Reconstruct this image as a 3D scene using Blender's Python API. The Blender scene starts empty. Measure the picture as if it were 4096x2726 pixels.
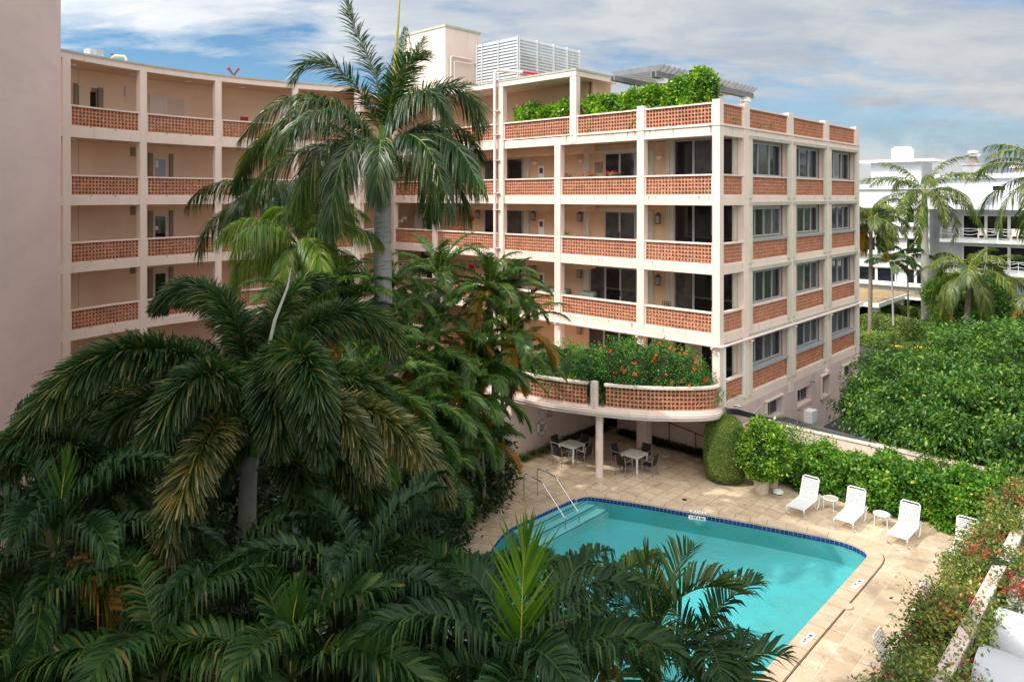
import bpy, math, random
import numpy as np
from mathutils import Vector, Matrix
from mathutils.geometry import tessellate_polygon
R = math.radians
rng = np.random.default_rng(7)
random.seed(7)
scene = bpy.context.scene
COL = scene.collection

# ------------------------------------------------------------------ camera
CAM_H = 11.9
FPX = 2868.0
cam_d = bpy.data.cameras.new("camera")
cam = bpy.data.objects.new("camera", cam_d)
COL.objects.link(cam)
cam.location = (0, 0, CAM_H)
cam.rotation_euler = (R(90), 0, 0)
cam_d.sensor_width = 36.0
cam_d.sensor_fit = 'HORIZONTAL'
cam_d.lens = 36.0 * FPX / 4096.0
cam_d.shift_y = -(1363 - 789) / 4096.0
cam_d.clip_start = 0.1
cam_d.clip_end = 3000
scene.camera = cam
scene.view_settings.view_transform = 'Standard'
scene.view_settings.look = 'None'
scene.view_settings.exposure = 0.26
scene.view_settings.gamma = 1.0
scene.cycles.max_bounces = 7
scene.cycles.transparent_max_bounces = 8

# ------------------------------------------------------------------ sun + sky
SUN_EL = 47.0
SUN_TO = Vector((-0.945, -0.327, 0)).normalized()     # horizontal direction towards the sun
sun_vec = Vector((SUN_TO.x * math.cos(R(SUN_EL)), SUN_TO.y * math.cos(R(SUN_EL)), math.sin(R(SUN_EL))))
sd = bpy.data.lights.new("sun", 'SUN')
sd.energy = 3.0
sd.angle = R(0.6)
sd.color = (1.0, 0.95, 0.87)
sun = bpy.data.objects.new("sun", sd)
COL.objects.link(sun)
sun.rotation_euler = sun_vec.to_track_quat('Z', 'Y').to_euler()
sun.location = (0, 0, 60)

world = bpy.data.worlds.new("World")
scene.world = world
world.use_nodes = True
wn = world.node_tree.nodes
wl = world.node_tree.links
wn.clear()
def wnode(t, **kw):
    n = wn.new(t)
    for k, v in kw.items():
        setattr(n, k, v)
    return n
w_out = wnode('ShaderNodeOutputWorld')
w_bg = wnode('ShaderNodeBackground')
w_bg.inputs['Strength'].default_value = 0.110
sky = wnode('ShaderNodeTexSky', sky_type='NISHITA')
sky.sun_disc = False
sky.sun_elevation = R(SUN_EL)
sky.sun_rotation = math.atan2(SUN_TO.x, SUN_TO.y)
sky.air_density = 1.0
sky.dust_density = 0.6
sky.ozone_density = 1.4
tc = wnode('ShaderNodeTexCoord')
sep = wnode('ShaderNodeSeparateXYZ')
wl.new(tc.outputs['Generated'], sep.inputs[0])
def wmath(op, a, b=None, clamp=False):
    m = wnode('ShaderNodeMath', operation=op)
    m.use_clamp = clamp
    for i, v in enumerate((a, b)):
        if v is None: continue
        if isinstance(v, (int, float)): m.inputs[i].default_value = v
        else: wl.new(v, m.inputs[i])
    return m.outputs[0]
zc = wmath('MAXIMUM', sep.outputs['Z'], 0.0)
zd = wmath('ADD', zc, 0.16)
px_ = wmath('DIVIDE', sep.outputs['X'], zd)
py_ = wmath('DIVIDE', sep.outputs['Y'], zd)
comb = wnode('ShaderNodeCombineXYZ')
wl.new(px_, comb.inputs[0]); wl.new(py_, comb.inputs[1])
def wnoise(vec, scale, detail, rough, dist, loc=(0, 0, 0), sc=(1, 1, 1), rot=0.0):
    mp = wnode('ShaderNodeMapping')
    mp.inputs['Location'].default_value = loc
    mp.inputs['Scale'].default_value = sc
    mp.inputs['Rotation'].default_value = (0, 0, rot)
    wl.new(vec, mp.inputs['Vector'])
    n = wnode('ShaderNodeTexNoise')
    n.inputs['Scale'].default_value = scale
    n.inputs['Detail'].default_value = detail
    n.inputs['Roughness'].default_value = rough
    n.inputs['Distortion'].default_value = dist
    wl.new(mp.outputs[0], n.inputs['Vector'])
    return n.outputs['Fac']
def wramp(fac, stops):
    r = wnode('ShaderNodeValToRGB')
    els = r.color_ramp.elements
    els[0].position, els[0].color = stops[0][0], (*stops[0][1], 1)
    els[1].position, els[1].color = stops[-1][0], (*stops[-1][1], 1)
    for p, c in stops[1:-1]:
        e = els.new(p); e.color = (*c, 1)
    wl.new(fac, r.inputs['Fac'])
    return r.outputs['Color']
n_big = wnoise(comb.outputs[0], 0.55, 9.0, 0.52, 0.25, loc=(5.7, 9.1, 0), sc=(0.8, 1.7, 1), rot=0.35)
n_fine = wnoise(comb.outputs[0], 3.4, 9.0, 0.62, 0.3, loc=(1.3, 6.2, 0), sc=(0.8, 1.4, 1), rot=0.35)
n_mix = wmath('ADD', wmath('MULTIPLY', n_big, 0.74), wmath('MULTIPLY', n_fine, 0.26))
cover = wramp(n_mix, [(0.425, (0, 0, 0)), (0.52, (1, 1, 1))])
n_sh = wnoise(comb.outputs[0], 2.1, 10.0, 0.60, 0.35, loc=(7.7, 2.0, 0), sc=(0.9, 1.3, 1), rot=0.2)
tone = wramp(n_sh, [(0.34, (5.6, 6.3, 7.3)), (0.46, (6.4, 7.0, 7.7)), (0.60, (7.9, 8.2, 8.5))])
# cumulus banks low over the horizon, puffy, on the direction itself
n_low = wnoise(tc.outputs['Generated'], 8.0, 9.0, 0.55, 0.15, loc=(0.3, 0.0, 0.85), sc=(1.0, 1.0, 2.2))
low_tone = wramp(n_low, [(0.38, (3.6, 4.3, 5.4)), (0.46, (4.9, 5.6, 6.6)), (0.52, (7.2, 7.6, 8.0)), (0.60, (8.6, 8.7, 8.8))])
low_z = wramp(sep.outputs['Z'], [(0.03, (1, 1, 1)), (0.17, (0, 0, 0))])
low_x = wramp(wmath('MULTIPLY_ADD', sep.outputs['X'], 0.5), [(0.42, (0.25, 0.25, 0.25)), (0.58, (1, 1, 1))])
low_x.node.inputs[0].links[0].from_node.inputs[2].default_value = 0.5
low_mask = wmath('MULTIPLY', low_z, low_x)
mixt = wnode('ShaderNodeMix', data_type='RGBA')
wl.new(low_mask, mixt.inputs['Factor']); wl.new(tone, mixt.inputs[6]); wl.new(low_tone, mixt.inputs[7])
# cloud brightness raised on the sun's side, added to lift the shade
dotn = wnode('ShaderNodeVectorMath', operation='DOT_PRODUCT')
wl.new(tc.outputs['Generated'], dotn.inputs[0]); dotn.inputs[1].default_value = tuple(sun_vec)
glow = wmath('POWER', wmath('MULTIPLY_ADD', dotn.outputs['Value'], 0.5), 1.0)
gl_n = glow.node.inputs[0].links[0].from_node; gl_n.inputs[2].default_value = 0.5
glow = wmath('POWER', glow, 5.0)
glow = wmath('MULTIPLY_ADD', glow, 3.2)
glow.node.inputs[2].default_value = 0.62
# and overhead, out of view, the cloud is brightened and warmed as fill light
over = wramp(sep.outputs['Z'], [(0.30, (1, 1, 1)), (0.62, (1.15, 1.1, 1.05))])
scl0 = wnode('ShaderNodeVectorMath', operation='MULTIPLY')
back = wramp(wmath('MULTIPLY_ADD', wmath('SUBTRACT', wmath('MULTIPLY', sep.outputs['X'], 0.55), sep.outputs['Y']), 0.42), [(0.35, (1, 1, 1)), (0.80, (1.9, 1.8, 1.68))])  # sky behind the camera brightened and warmed, added to fill the balconies
back.node.inputs[0].links[0].from_node.inputs[2].default_value = 0.45
ob = wnode('ShaderNodeVectorMath', operation='MULTIPLY'); wl.new(over, ob.inputs[0]); wl.new(back, ob.inputs[1])
wl.new(mixt.outputs[2], scl0.inputs[0]); wl.new(ob.outputs[0], scl0.inputs[1])
scl = wnode('ShaderNodeVectorMath', operation='SCALE')
wl.new(scl0.outputs[0], scl.inputs[0]); wl.new(glow, scl.inputs['Scale'])
cov2 = wmath('MAXIMUM', cover, wmath('MULTIPLY', low_mask, 0.9), True)
mixs = wnode('ShaderNodeMix', data_type='RGBA')
wl.new(cov2, mixs.inputs['Factor']); blue = wnode('ShaderNodeVectorMath', operation='MULTIPLY'); blue.inputs[1].default_value = (0.62, 0.86, 1.0)
wl.new(sky.outputs[0], blue.inputs[0]); wl.new(blue.outputs[0], mixs.inputs[6]); wl.new(scl.outputs[0], mixs.inputs[7])
wl.new(mixs.outputs[2], w_bg.inputs['Color'])
wl.new(w_bg.outputs[0], w_out.inputs[0])

# ------------------------------------------------------------------ frames
C0 = np.array([8.78, 30.3])
U = np.array([0.6885, 0.7252])      # along the right facade, away from the corner
V = np.array([-0.7251, 0.6886])     # along the left facade, away from the corner
def W(s, t, z=0.0):
    return (C0[0] + U[0] * s + V[0] * t, C0[1] + U[1] * s + V[1] * t, z)
def ID(x, y, z=0.0):
    return (x, y, z)
ACEN = np.array([-3.2, 24.9]); ARAD = 17.3
def ARC(r, a, z=0.0):               # curved wing, a = angle in radians
    return (ACEN[0] + r * math.cos(a), ACEN[1] + r * math.sin(a), z)
def at(px, py, D):                  # measured from the photograph: a point at distance D
    return np.array([(px - 2048) * D / FPX, D, CAM_H - (py - 789) * D / FPX])
def ground(px, py, z=0.0):
    D = FPX * (CAM_H - z) / (py - 789)
    return np.array([(px - 2048) * D / FPX, D, z])
ROT_U = math.atan2(U[1], U[0])

# ------------------------------------------------------------------ materials
MATS = {}
def mat(name, base, rough=0.7, metal=0.0, spec=0.3, noise=None, bump=None, mottle=None, emit=None, coat=0.0):
    """noise=(scale, amount, detail)   mottle=(scale, colour, amount)  bump=(scale, strength)"""
    m = bpy.data.materials.new(name)
    m.use_nodes = True
    nt = m.node_tree; N = nt.nodes; L = nt.links
    p = N['Principled BSDF']
    p.inputs['Base Color'].default_value = (*base, 1)
    p.inputs['Roughness'].default_value = rough
    p.inputs['Metallic'].default_value = metal
    p.inputs['Specular IOR Level'].default_value = spec
    if coat: p.inputs['Coat Weight'].default_value = coat
    tc = N.new('ShaderNodeNewGeometry')
    pos = tc.outputs['Position']
    col = None
    if noise:
        n = N.new('ShaderNodeTexNoise'); n.inputs['Scale'].default_value = noise[0]
        n.inputs['Detail'].default_value = noise[2] if len(noise) > 2 else 5
        L.new(pos, n.inputs['Vector'])
        mr = N.new('ShaderNodeMapRange')
        mr.inputs['From Min'].default_value = 0.3; mr.inputs['From Max'].default_value = 0.7
        mr.inputs['To Min'].default_value = 1 - noise[1]; mr.inputs['To Max'].default_value = 1 + noise[1]
        L.new(n.outputs['Fac'], mr.inputs['Value'])
        mx = N.new('ShaderNodeVectorMath'); mx.operation = 'SCALE'
        mx.inputs[0].default_value = base
        L.new(mr.outputs[0], mx.inputs['Scale'])
        col = mx.outputs[0]
    if mottle:
        n = N.new('ShaderNodeTexNoise'); n.inputs['Scale'].default_value = mottle[0]
        n.inputs['Detail'].default_value = 8; n.inputs['Roughness'].default_value = 0.62
        mp = N.new('ShaderNodeMapping'); mp.inputs['Location'].default_value = (13, 5, 2)
        if len(mottle) > 4: mp.inputs['Scale'].default_value = mottle[4]
        L.new(pos, mp.inputs[0]); L.new(mp.outputs[0], n.inputs['Vector'])
        mr = N.new('ShaderNodeMapRange')
        lo = mottle[3] if len(mottle) > 3 else 0.52
        mr.inputs['From Min'].default_value = lo; mr.inputs['From Max'].default_value = lo + 0.16
        mr.inputs['To Max'].default_value = mottle[2]
        L.new(n.outputs['Fac'], mr.inputs['Value'])
        mx = N.new('ShaderNodeMix'); mx.data_type = 'RGBA'
        L.new(mr.outputs[0], mx.inputs['Factor'])
        if col is not None: L.new(col, mx.inputs[6])
        else: mx.inputs[6].default_value = (*base, 1)
        mx.inputs[7].default_value = (*mottle[1], 1)
        col = mx.outputs[2]
    if col is not None: L.new(col, p.inputs['Base Color'])
    if bump:
        n = N.new('ShaderNodeTexNoise'); n.inputs['Scale'].default_value = bump[0]
        n.inputs['Detail'].default_value = 6
        L.new(pos, n.inputs['Vector'])
        b = N.new('ShaderNodeBump'); b.inputs['Strength'].default_value = bump[1]
        b.inputs['Distance'].default_value = bump[2] if len(bump) > 2 else 0.02
        L.new(n.outputs['Fac'], b.inputs['Height']); L.new(b.outputs[0], p.inputs['Normal'])
    if emit:
        p.inputs['Emission Color'].default_value = (*emit[0], 1); p.inputs['Emission Strength'].default_value = emit[1]
    MATS[name] = m
    return m

def leafmat(name, cols, rough=0.42, trans=0.35, spec=0.45):
    """leaf material: colour varies from leaf to leaf (random per island), light passes through"""
    m = bpy.data.materials.new(name); m.use_nodes = True
    nt = m.node_tree; N = nt.nodes; L = nt.links
    p = N['Principled BSDF']; out = N['Material Output']
    g = N.new('ShaderNodeNewGeometry')
    r = N.new('ShaderNodeValToRGB')
    els = r.color_ramp.elements
    k = len(cols)
    els[0].position = 0; els[0].color = (*cols[0][1], 1)
    els[1].position = 1; els[1].color = (*cols[-1][1], 1)
    els[0].position = cols[0][0]; els[1].position = cols[-1][0]
    for q in cols[1:-1]:
        e = els.new(q[0]); e.color = (*q[1], 1)
    L.new(g.outputs['Random Per Island'], r.inputs['Fac'])
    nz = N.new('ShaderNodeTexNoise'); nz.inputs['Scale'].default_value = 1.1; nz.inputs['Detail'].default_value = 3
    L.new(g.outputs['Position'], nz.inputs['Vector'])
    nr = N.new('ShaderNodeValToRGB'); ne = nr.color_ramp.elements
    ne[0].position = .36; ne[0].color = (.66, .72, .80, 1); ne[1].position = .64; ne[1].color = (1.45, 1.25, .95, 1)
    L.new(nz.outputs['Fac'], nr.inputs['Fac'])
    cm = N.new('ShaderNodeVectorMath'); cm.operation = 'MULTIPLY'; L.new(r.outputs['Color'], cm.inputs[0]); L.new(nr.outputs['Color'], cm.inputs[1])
    L.new(cm.outputs[0], p.inputs['Base Color'])
    p.inputs['Roughness'].default_value = rough
    p.inputs['Specular IOR Level'].default_value = spec
    tr = N.new('ShaderNodeBsdfTranslucent')
    br = N.new('ShaderNodeVectorMath'); br.operation = 'MULTIPLY'
    br.inputs[1].default_value = (1.5, 1.7, 0.6)
    L.new(cm.outputs[0], br.inputs[0]); L.new(br.outputs[0], tr.inputs['Color'])
    mx = N.new('ShaderNodeMixShader'); mx.inputs[0].default_value = trans
    L.new(p.outputs[0], mx.inputs[1]); L.new(tr.outputs[0], mx.inputs[2]); L.new(mx.outputs[0], out.inputs[0])
    MATS[name] = m
    return m

mat('pink_stucco', (0.70, 0.54, 0.46), 0.85, spec=0.2, noise=(0.5, 0.05), mottle=(1.6, (0.46, 0.36, 0.30), 0.40, 0.55, (1, 1, 0.3)), bump=(30, 0.15))
mat('pink_frame', (0.73, 0.59, 0.51), 0.8, spec=0.25, noise=(0.8, 0.04), mottle=(3.2, (0.46, 0.36, 0.29), 0.55, 0.57, (1, 1, 0.10)), bump=(40, 0.1))
mat('peach_wall_dimmed', (0.64, 0.44, 0.29), 0.85, spec=0.2, noise=(0.6, 0.05), mottle=(1.2, (0.46, 0.31, 0.21), 0.4, 0.55, (1, 1, .4)), bump=(30, 0.1))  # same peach paint, with the right wing's dimmer light put into its colour
mat('peach_wall', (0.80, 0.58, 0.41), 0.85, spec=0.2, noise=(0.6, 0.05), bump=(30, 0.1))
mat('stain', (0.40, 0.31, 0.24), 0.9, noise=(6, 0.3))
mat('mauve_wall', (0.83, 0.645, 0.59), 0.88, spec=0.2, noise=(0.35, 0.045, 6), mottle=(0.5, (0.74, 0.585, 0.545), 0.6, 0.46, (0.6, 0.6, 2.6)), bump=(5, 0.22, 0.03))
mat('ground_wall', (0.60, 0.46, 0.42), 0.88, spec=0.2, noise=(0.5, 0.06, 7), mottle=(0.9, (0.42, 0.36, 0.34), 0.6, 0.5, (1.6, 1.6, 0.4)), bump=(20, 0.2))
mat('ceiling_paint', (0.68, 0.50, 0.38), 0.9, spec=0.2)
mat('coping_grey', (0.42, 0.41, 0.33), 0.7, noise=(2, 0.1))
mat('mortar', (0.62, 0.49, 0.42), 0.9, noise=(3, 0.06))
mat('terracotta', (0.46, 0.175, 0.085), 0.7, spec=0.25, noise=(7, 0.35, 3), mottle=(1.3, (0.26, 0.085, 0.05), 0.6, 0.52))
mat('alu_frame', (0.42, 0.43, 0.43), 0.45, metal=0.3)
mat('white_frame', (0.75, 0.75, 0.72), 0.5)
mat('track_beige', (0.58, 0.54, 0.44), 0.6, noise=(1.5, 0.06))
mat('track_brown', (0.26, 0.20, 0.14), 0.6)
mat('glass_dark', (0.010, 0.011, 0.014), 0.06, spec=0.5, noise=(0.9, 0.5))
mat('glass_blue', (0.012, 0.018, 0.026), 0.07, spec=0.35, noise=(0.9, 0.5))
mat('glass_curtain', (0.055, 0.055, 0.055), 0.12, spec=0.5, noise=(3, 0.35))
mat('curtain', (0.40, 0.37, 0.34), 0.9)
mat('frosted', (0.30, 0.34, 0.36), 0.3)
mat('pipe_pink', (0.76, 0.60, 0.55), 0.45)
mat('pipe_cream', (0.74, 0.60, 0.38), 0.5)
mat('red_paint', (0.50, 0.02, 0.03), 0.45)
mat('bronze', (0.10, 0.085, 0.07), 0.5, metal=0.4)
mat('dark_metal', (0.03, 0.035, 0.035), 0.45, metal=0.3)
mat('lamp_glass', (0.35, 0.35, 0.32), 0.2)
mat('plaster_cream', (0.72, 0.62, 0.50), 0.7)
mat('silver', (0.62, 0.62, 0.62), 0.28, metal=0.9)
mat('steel', (0.60, 0.60, 0.58), 0.18, metal=1.0)
mat('grey_wood', (0.20, 0.195, 0.20), 0.8, noise=(3, 0.15), bump=(25, 0.2))
mat('white_paint', (0.80, 0.79, 0.76), 0.5, noise=(1, 0.03))
mat('rachis_dark', (0.06, 0.09, 0.02), 0.5)
mat('louver_white', (0.46, 0.47, 0.47), 0.45, noise=(2, 0.04))
mat('white_stucco', (0.56, 0.57, 0.58), 0.8, noise=(0.4, 0.03), bump=(20, 0.1))
mat('grey_stucco', (0.35, 0.34, 0.34), 0.85, noise=(1.5, 0.2, 8), bump=(25, 0.5, 0.05))
mat('white_roof', (0.66, 0.68, 0.71), 0.5, noise=(0.6, 0.04), mottle=(2, (0.66, 0.68, 0.70), 0.4, 0.58))
mat('cream_paint', (0.78, 0.66, 0.40), 0.8)
mat('gravel_roof', (0.34, 0.24, 0.13), 0.95, noise=(3, 0.3, 8))
mat('asphalt', (0.05, 0.05, 0.055), 0.9, noise=(4, 0.2, 8))
mat('yellow_paint', (0.75, 0.45, 0.04), 0.7)
mat('soil', (0.05, 0.035, 0.022), 0.95, noise=(3, 0.4, 8), bump=(20, 0.6, 0.05))
mat('lawn', (0.05, 0.09, 0.02), 0.95, noise=(1.5, 0.3, 8))
mat('concrete', (0.40, 0.37, 0.33), 0.9, noise=(2, 0.12, 8))
mat('pebble_white', (0.78, 0.78, 0.76), 0.8)
mat('terra_pot', (0.42, 0.17, 0.09), 0.8)
mat('pot_stone', (0.60, 0.50, 0.40), 0.85, noise=(5, 0.1), mottle=(6, (0.40, 0.32, 0.24), 0.5), bump=(30, 0.2))
mat('pot_green', (0.10, 0.30, 0.22), 0.5)
mat('pool_plaster', (0.11, 0.43, 0.42), 0.8, noise=(0.5, 0.10, 5), mottle=(0.35, (0.08, 0.47, 0.52), 0.6, 0.47))
mat('pool_step', (0.26, 0.62, 0.60), 0.8, noise=(1, 0.08))
mat('wicker', (0.030, 0.022, 0.020), 0.75, bump=(90, 0.4, 0.01))
mat('wicker_frame', (0.28, 0.28, 0.29), 0.35, metal=0.5)
mat('table_white', (0.62, 0.60, 0.57), 0.5, noise=(4, 0.05))
mat('lounger_white', (0.70, 0.70, 0.71), 0.4)
mat('strap_cream', (0.76, 0.68, 0.54), 0.5)
mat('table_mesh', (0.40, 0.36, 0.30), 0.35)
mat('sign_white', (0.72, 0.70, 0.68), 0.5)
mat('black_paint', (0.02, 0.02, 0.025), 0.6)
mat('sign_text', (0.12, 0.11, 0.12), 0.6)
mat('ring_white', (0.74, 0.70, 0.60), 0.6)
mat('ring_blue', (0.02, 0.10, 0.35), 0.6)
mat('rope', (0.35, 0.28, 0.36), 0.9)
mat('cushion', (0.22, 0.25, 0.22), 0.9, mottle=(9, (0.06, 0.07, 0.06), 0.9, 0.5))
mat('cushion_pale', (0.42, 0.46, 0.40), 0.9, mottle=(12, (0.62, 0.64, 0.58), 0.8, 0.48))
mat('black_cable', (0.02, 0.022, 0.028), 0.4)
mat('trunk_grey', (0.36, 0.34, 0.32), 0.9, noise=(1.2, 0.15), mottle=(3.0, (0.16, 0.15, 0.14), 0.8, 0.5, (1, 1, 4)), bump=(9, 0.6, 0.06))
mat('trunk_pale', (0.34, 0.33, 0.28), 0.85, noise=(1.2, 0.12), mottle=(2.0, (0.30, 0.30, 0.25), 0.7, 0.5, (1, 1, 5)), bump=(12, 0.4, 0.04))
mat('trunk_brown', (0.20, 0.15, 0.11), 0.9, noise=(3, 0.2), mottle=(3, (0.34, 0.28, 0.22), 0.7, 0.5, (1, 1, 5)), bump=(12, 0.6, 0.06))
mat('bark', (0.10, 0.07, 0.05), 0.9, bump=(12, 0.7, 0.06))
mat('shaft_green', (0.12, 0.24, 0.04), 0.45, noise=(2, 0.2))
mat('dead_sheath', (0.34, 0.14, 0.06), 0.7, noise=(3, 0.3), bump=(9, 0.5))
mat('rachis_green', (0.16, 0.24, 0.05), 0.5)
mat('rachis_yellow', (0.38, 0.34, 0.06), 0.5)
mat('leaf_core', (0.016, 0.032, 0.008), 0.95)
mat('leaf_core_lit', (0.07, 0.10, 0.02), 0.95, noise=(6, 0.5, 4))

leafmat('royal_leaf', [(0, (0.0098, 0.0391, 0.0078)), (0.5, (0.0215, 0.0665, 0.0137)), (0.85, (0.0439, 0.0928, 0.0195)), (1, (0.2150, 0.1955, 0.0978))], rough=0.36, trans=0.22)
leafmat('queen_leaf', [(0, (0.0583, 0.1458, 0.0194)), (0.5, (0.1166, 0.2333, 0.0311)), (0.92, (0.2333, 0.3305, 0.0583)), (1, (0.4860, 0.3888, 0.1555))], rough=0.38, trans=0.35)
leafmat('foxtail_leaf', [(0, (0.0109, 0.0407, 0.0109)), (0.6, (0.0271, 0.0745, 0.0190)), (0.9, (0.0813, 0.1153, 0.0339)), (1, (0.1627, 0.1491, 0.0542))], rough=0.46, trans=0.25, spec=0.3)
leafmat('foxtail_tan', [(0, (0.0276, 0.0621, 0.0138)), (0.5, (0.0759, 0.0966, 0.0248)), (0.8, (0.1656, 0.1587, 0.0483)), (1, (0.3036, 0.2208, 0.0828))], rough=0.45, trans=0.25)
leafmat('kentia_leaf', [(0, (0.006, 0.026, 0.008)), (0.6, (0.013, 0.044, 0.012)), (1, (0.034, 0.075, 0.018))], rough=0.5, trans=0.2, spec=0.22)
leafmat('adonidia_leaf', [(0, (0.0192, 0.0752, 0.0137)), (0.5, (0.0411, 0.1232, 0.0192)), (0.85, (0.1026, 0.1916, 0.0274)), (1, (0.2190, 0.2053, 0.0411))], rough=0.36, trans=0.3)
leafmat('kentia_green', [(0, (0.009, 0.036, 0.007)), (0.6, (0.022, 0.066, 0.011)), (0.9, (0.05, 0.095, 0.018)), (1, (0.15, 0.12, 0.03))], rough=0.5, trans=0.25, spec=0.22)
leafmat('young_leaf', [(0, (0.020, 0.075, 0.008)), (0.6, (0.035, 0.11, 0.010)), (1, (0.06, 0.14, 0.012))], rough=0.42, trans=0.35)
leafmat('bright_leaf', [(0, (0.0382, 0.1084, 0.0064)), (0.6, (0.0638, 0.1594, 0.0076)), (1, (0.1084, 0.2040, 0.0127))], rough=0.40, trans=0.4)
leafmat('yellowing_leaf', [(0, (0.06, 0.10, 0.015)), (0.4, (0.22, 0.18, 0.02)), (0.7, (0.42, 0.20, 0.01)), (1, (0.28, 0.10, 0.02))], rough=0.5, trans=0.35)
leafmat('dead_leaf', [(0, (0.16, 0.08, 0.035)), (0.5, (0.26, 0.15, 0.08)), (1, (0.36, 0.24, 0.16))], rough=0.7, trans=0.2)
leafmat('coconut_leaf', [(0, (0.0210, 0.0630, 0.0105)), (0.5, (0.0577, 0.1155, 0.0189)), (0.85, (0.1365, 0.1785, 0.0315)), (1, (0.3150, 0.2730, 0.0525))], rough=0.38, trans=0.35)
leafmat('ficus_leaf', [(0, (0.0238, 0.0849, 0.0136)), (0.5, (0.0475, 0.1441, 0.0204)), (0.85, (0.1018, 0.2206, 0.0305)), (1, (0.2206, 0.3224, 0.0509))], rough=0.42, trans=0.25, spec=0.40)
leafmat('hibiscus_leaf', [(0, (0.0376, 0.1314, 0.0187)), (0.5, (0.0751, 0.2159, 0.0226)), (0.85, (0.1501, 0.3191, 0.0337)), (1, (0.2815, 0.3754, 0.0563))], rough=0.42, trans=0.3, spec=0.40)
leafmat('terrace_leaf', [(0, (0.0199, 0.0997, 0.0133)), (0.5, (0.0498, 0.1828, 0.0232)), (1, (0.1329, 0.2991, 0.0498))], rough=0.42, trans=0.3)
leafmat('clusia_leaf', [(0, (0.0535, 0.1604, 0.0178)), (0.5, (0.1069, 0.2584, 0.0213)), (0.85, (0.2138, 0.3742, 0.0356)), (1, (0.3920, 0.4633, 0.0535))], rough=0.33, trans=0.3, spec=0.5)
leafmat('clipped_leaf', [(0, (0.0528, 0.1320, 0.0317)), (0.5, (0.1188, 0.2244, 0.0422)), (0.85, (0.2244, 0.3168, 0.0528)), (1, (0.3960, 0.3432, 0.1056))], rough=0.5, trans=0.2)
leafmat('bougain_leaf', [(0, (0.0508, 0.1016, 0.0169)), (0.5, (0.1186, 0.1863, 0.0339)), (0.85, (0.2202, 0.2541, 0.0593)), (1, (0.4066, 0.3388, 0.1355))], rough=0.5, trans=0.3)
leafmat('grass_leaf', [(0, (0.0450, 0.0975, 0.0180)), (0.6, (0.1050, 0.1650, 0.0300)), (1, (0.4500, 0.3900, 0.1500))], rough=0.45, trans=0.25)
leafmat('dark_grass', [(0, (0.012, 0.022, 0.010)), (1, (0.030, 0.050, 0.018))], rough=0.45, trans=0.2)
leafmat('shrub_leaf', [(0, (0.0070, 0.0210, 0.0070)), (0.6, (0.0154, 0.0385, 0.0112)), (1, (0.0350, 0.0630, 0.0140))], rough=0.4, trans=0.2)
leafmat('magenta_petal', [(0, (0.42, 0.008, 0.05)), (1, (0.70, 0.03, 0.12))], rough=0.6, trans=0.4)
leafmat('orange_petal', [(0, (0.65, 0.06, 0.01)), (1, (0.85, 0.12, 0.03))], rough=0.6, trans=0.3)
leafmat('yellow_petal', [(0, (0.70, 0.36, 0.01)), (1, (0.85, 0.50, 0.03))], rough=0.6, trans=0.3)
leafmat('straw_twig', [(0, (0.16, 0.10, 0.06)), (1, (0.34, 0.26, 0.16))], rough=0.8, trans=0.0)

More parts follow.
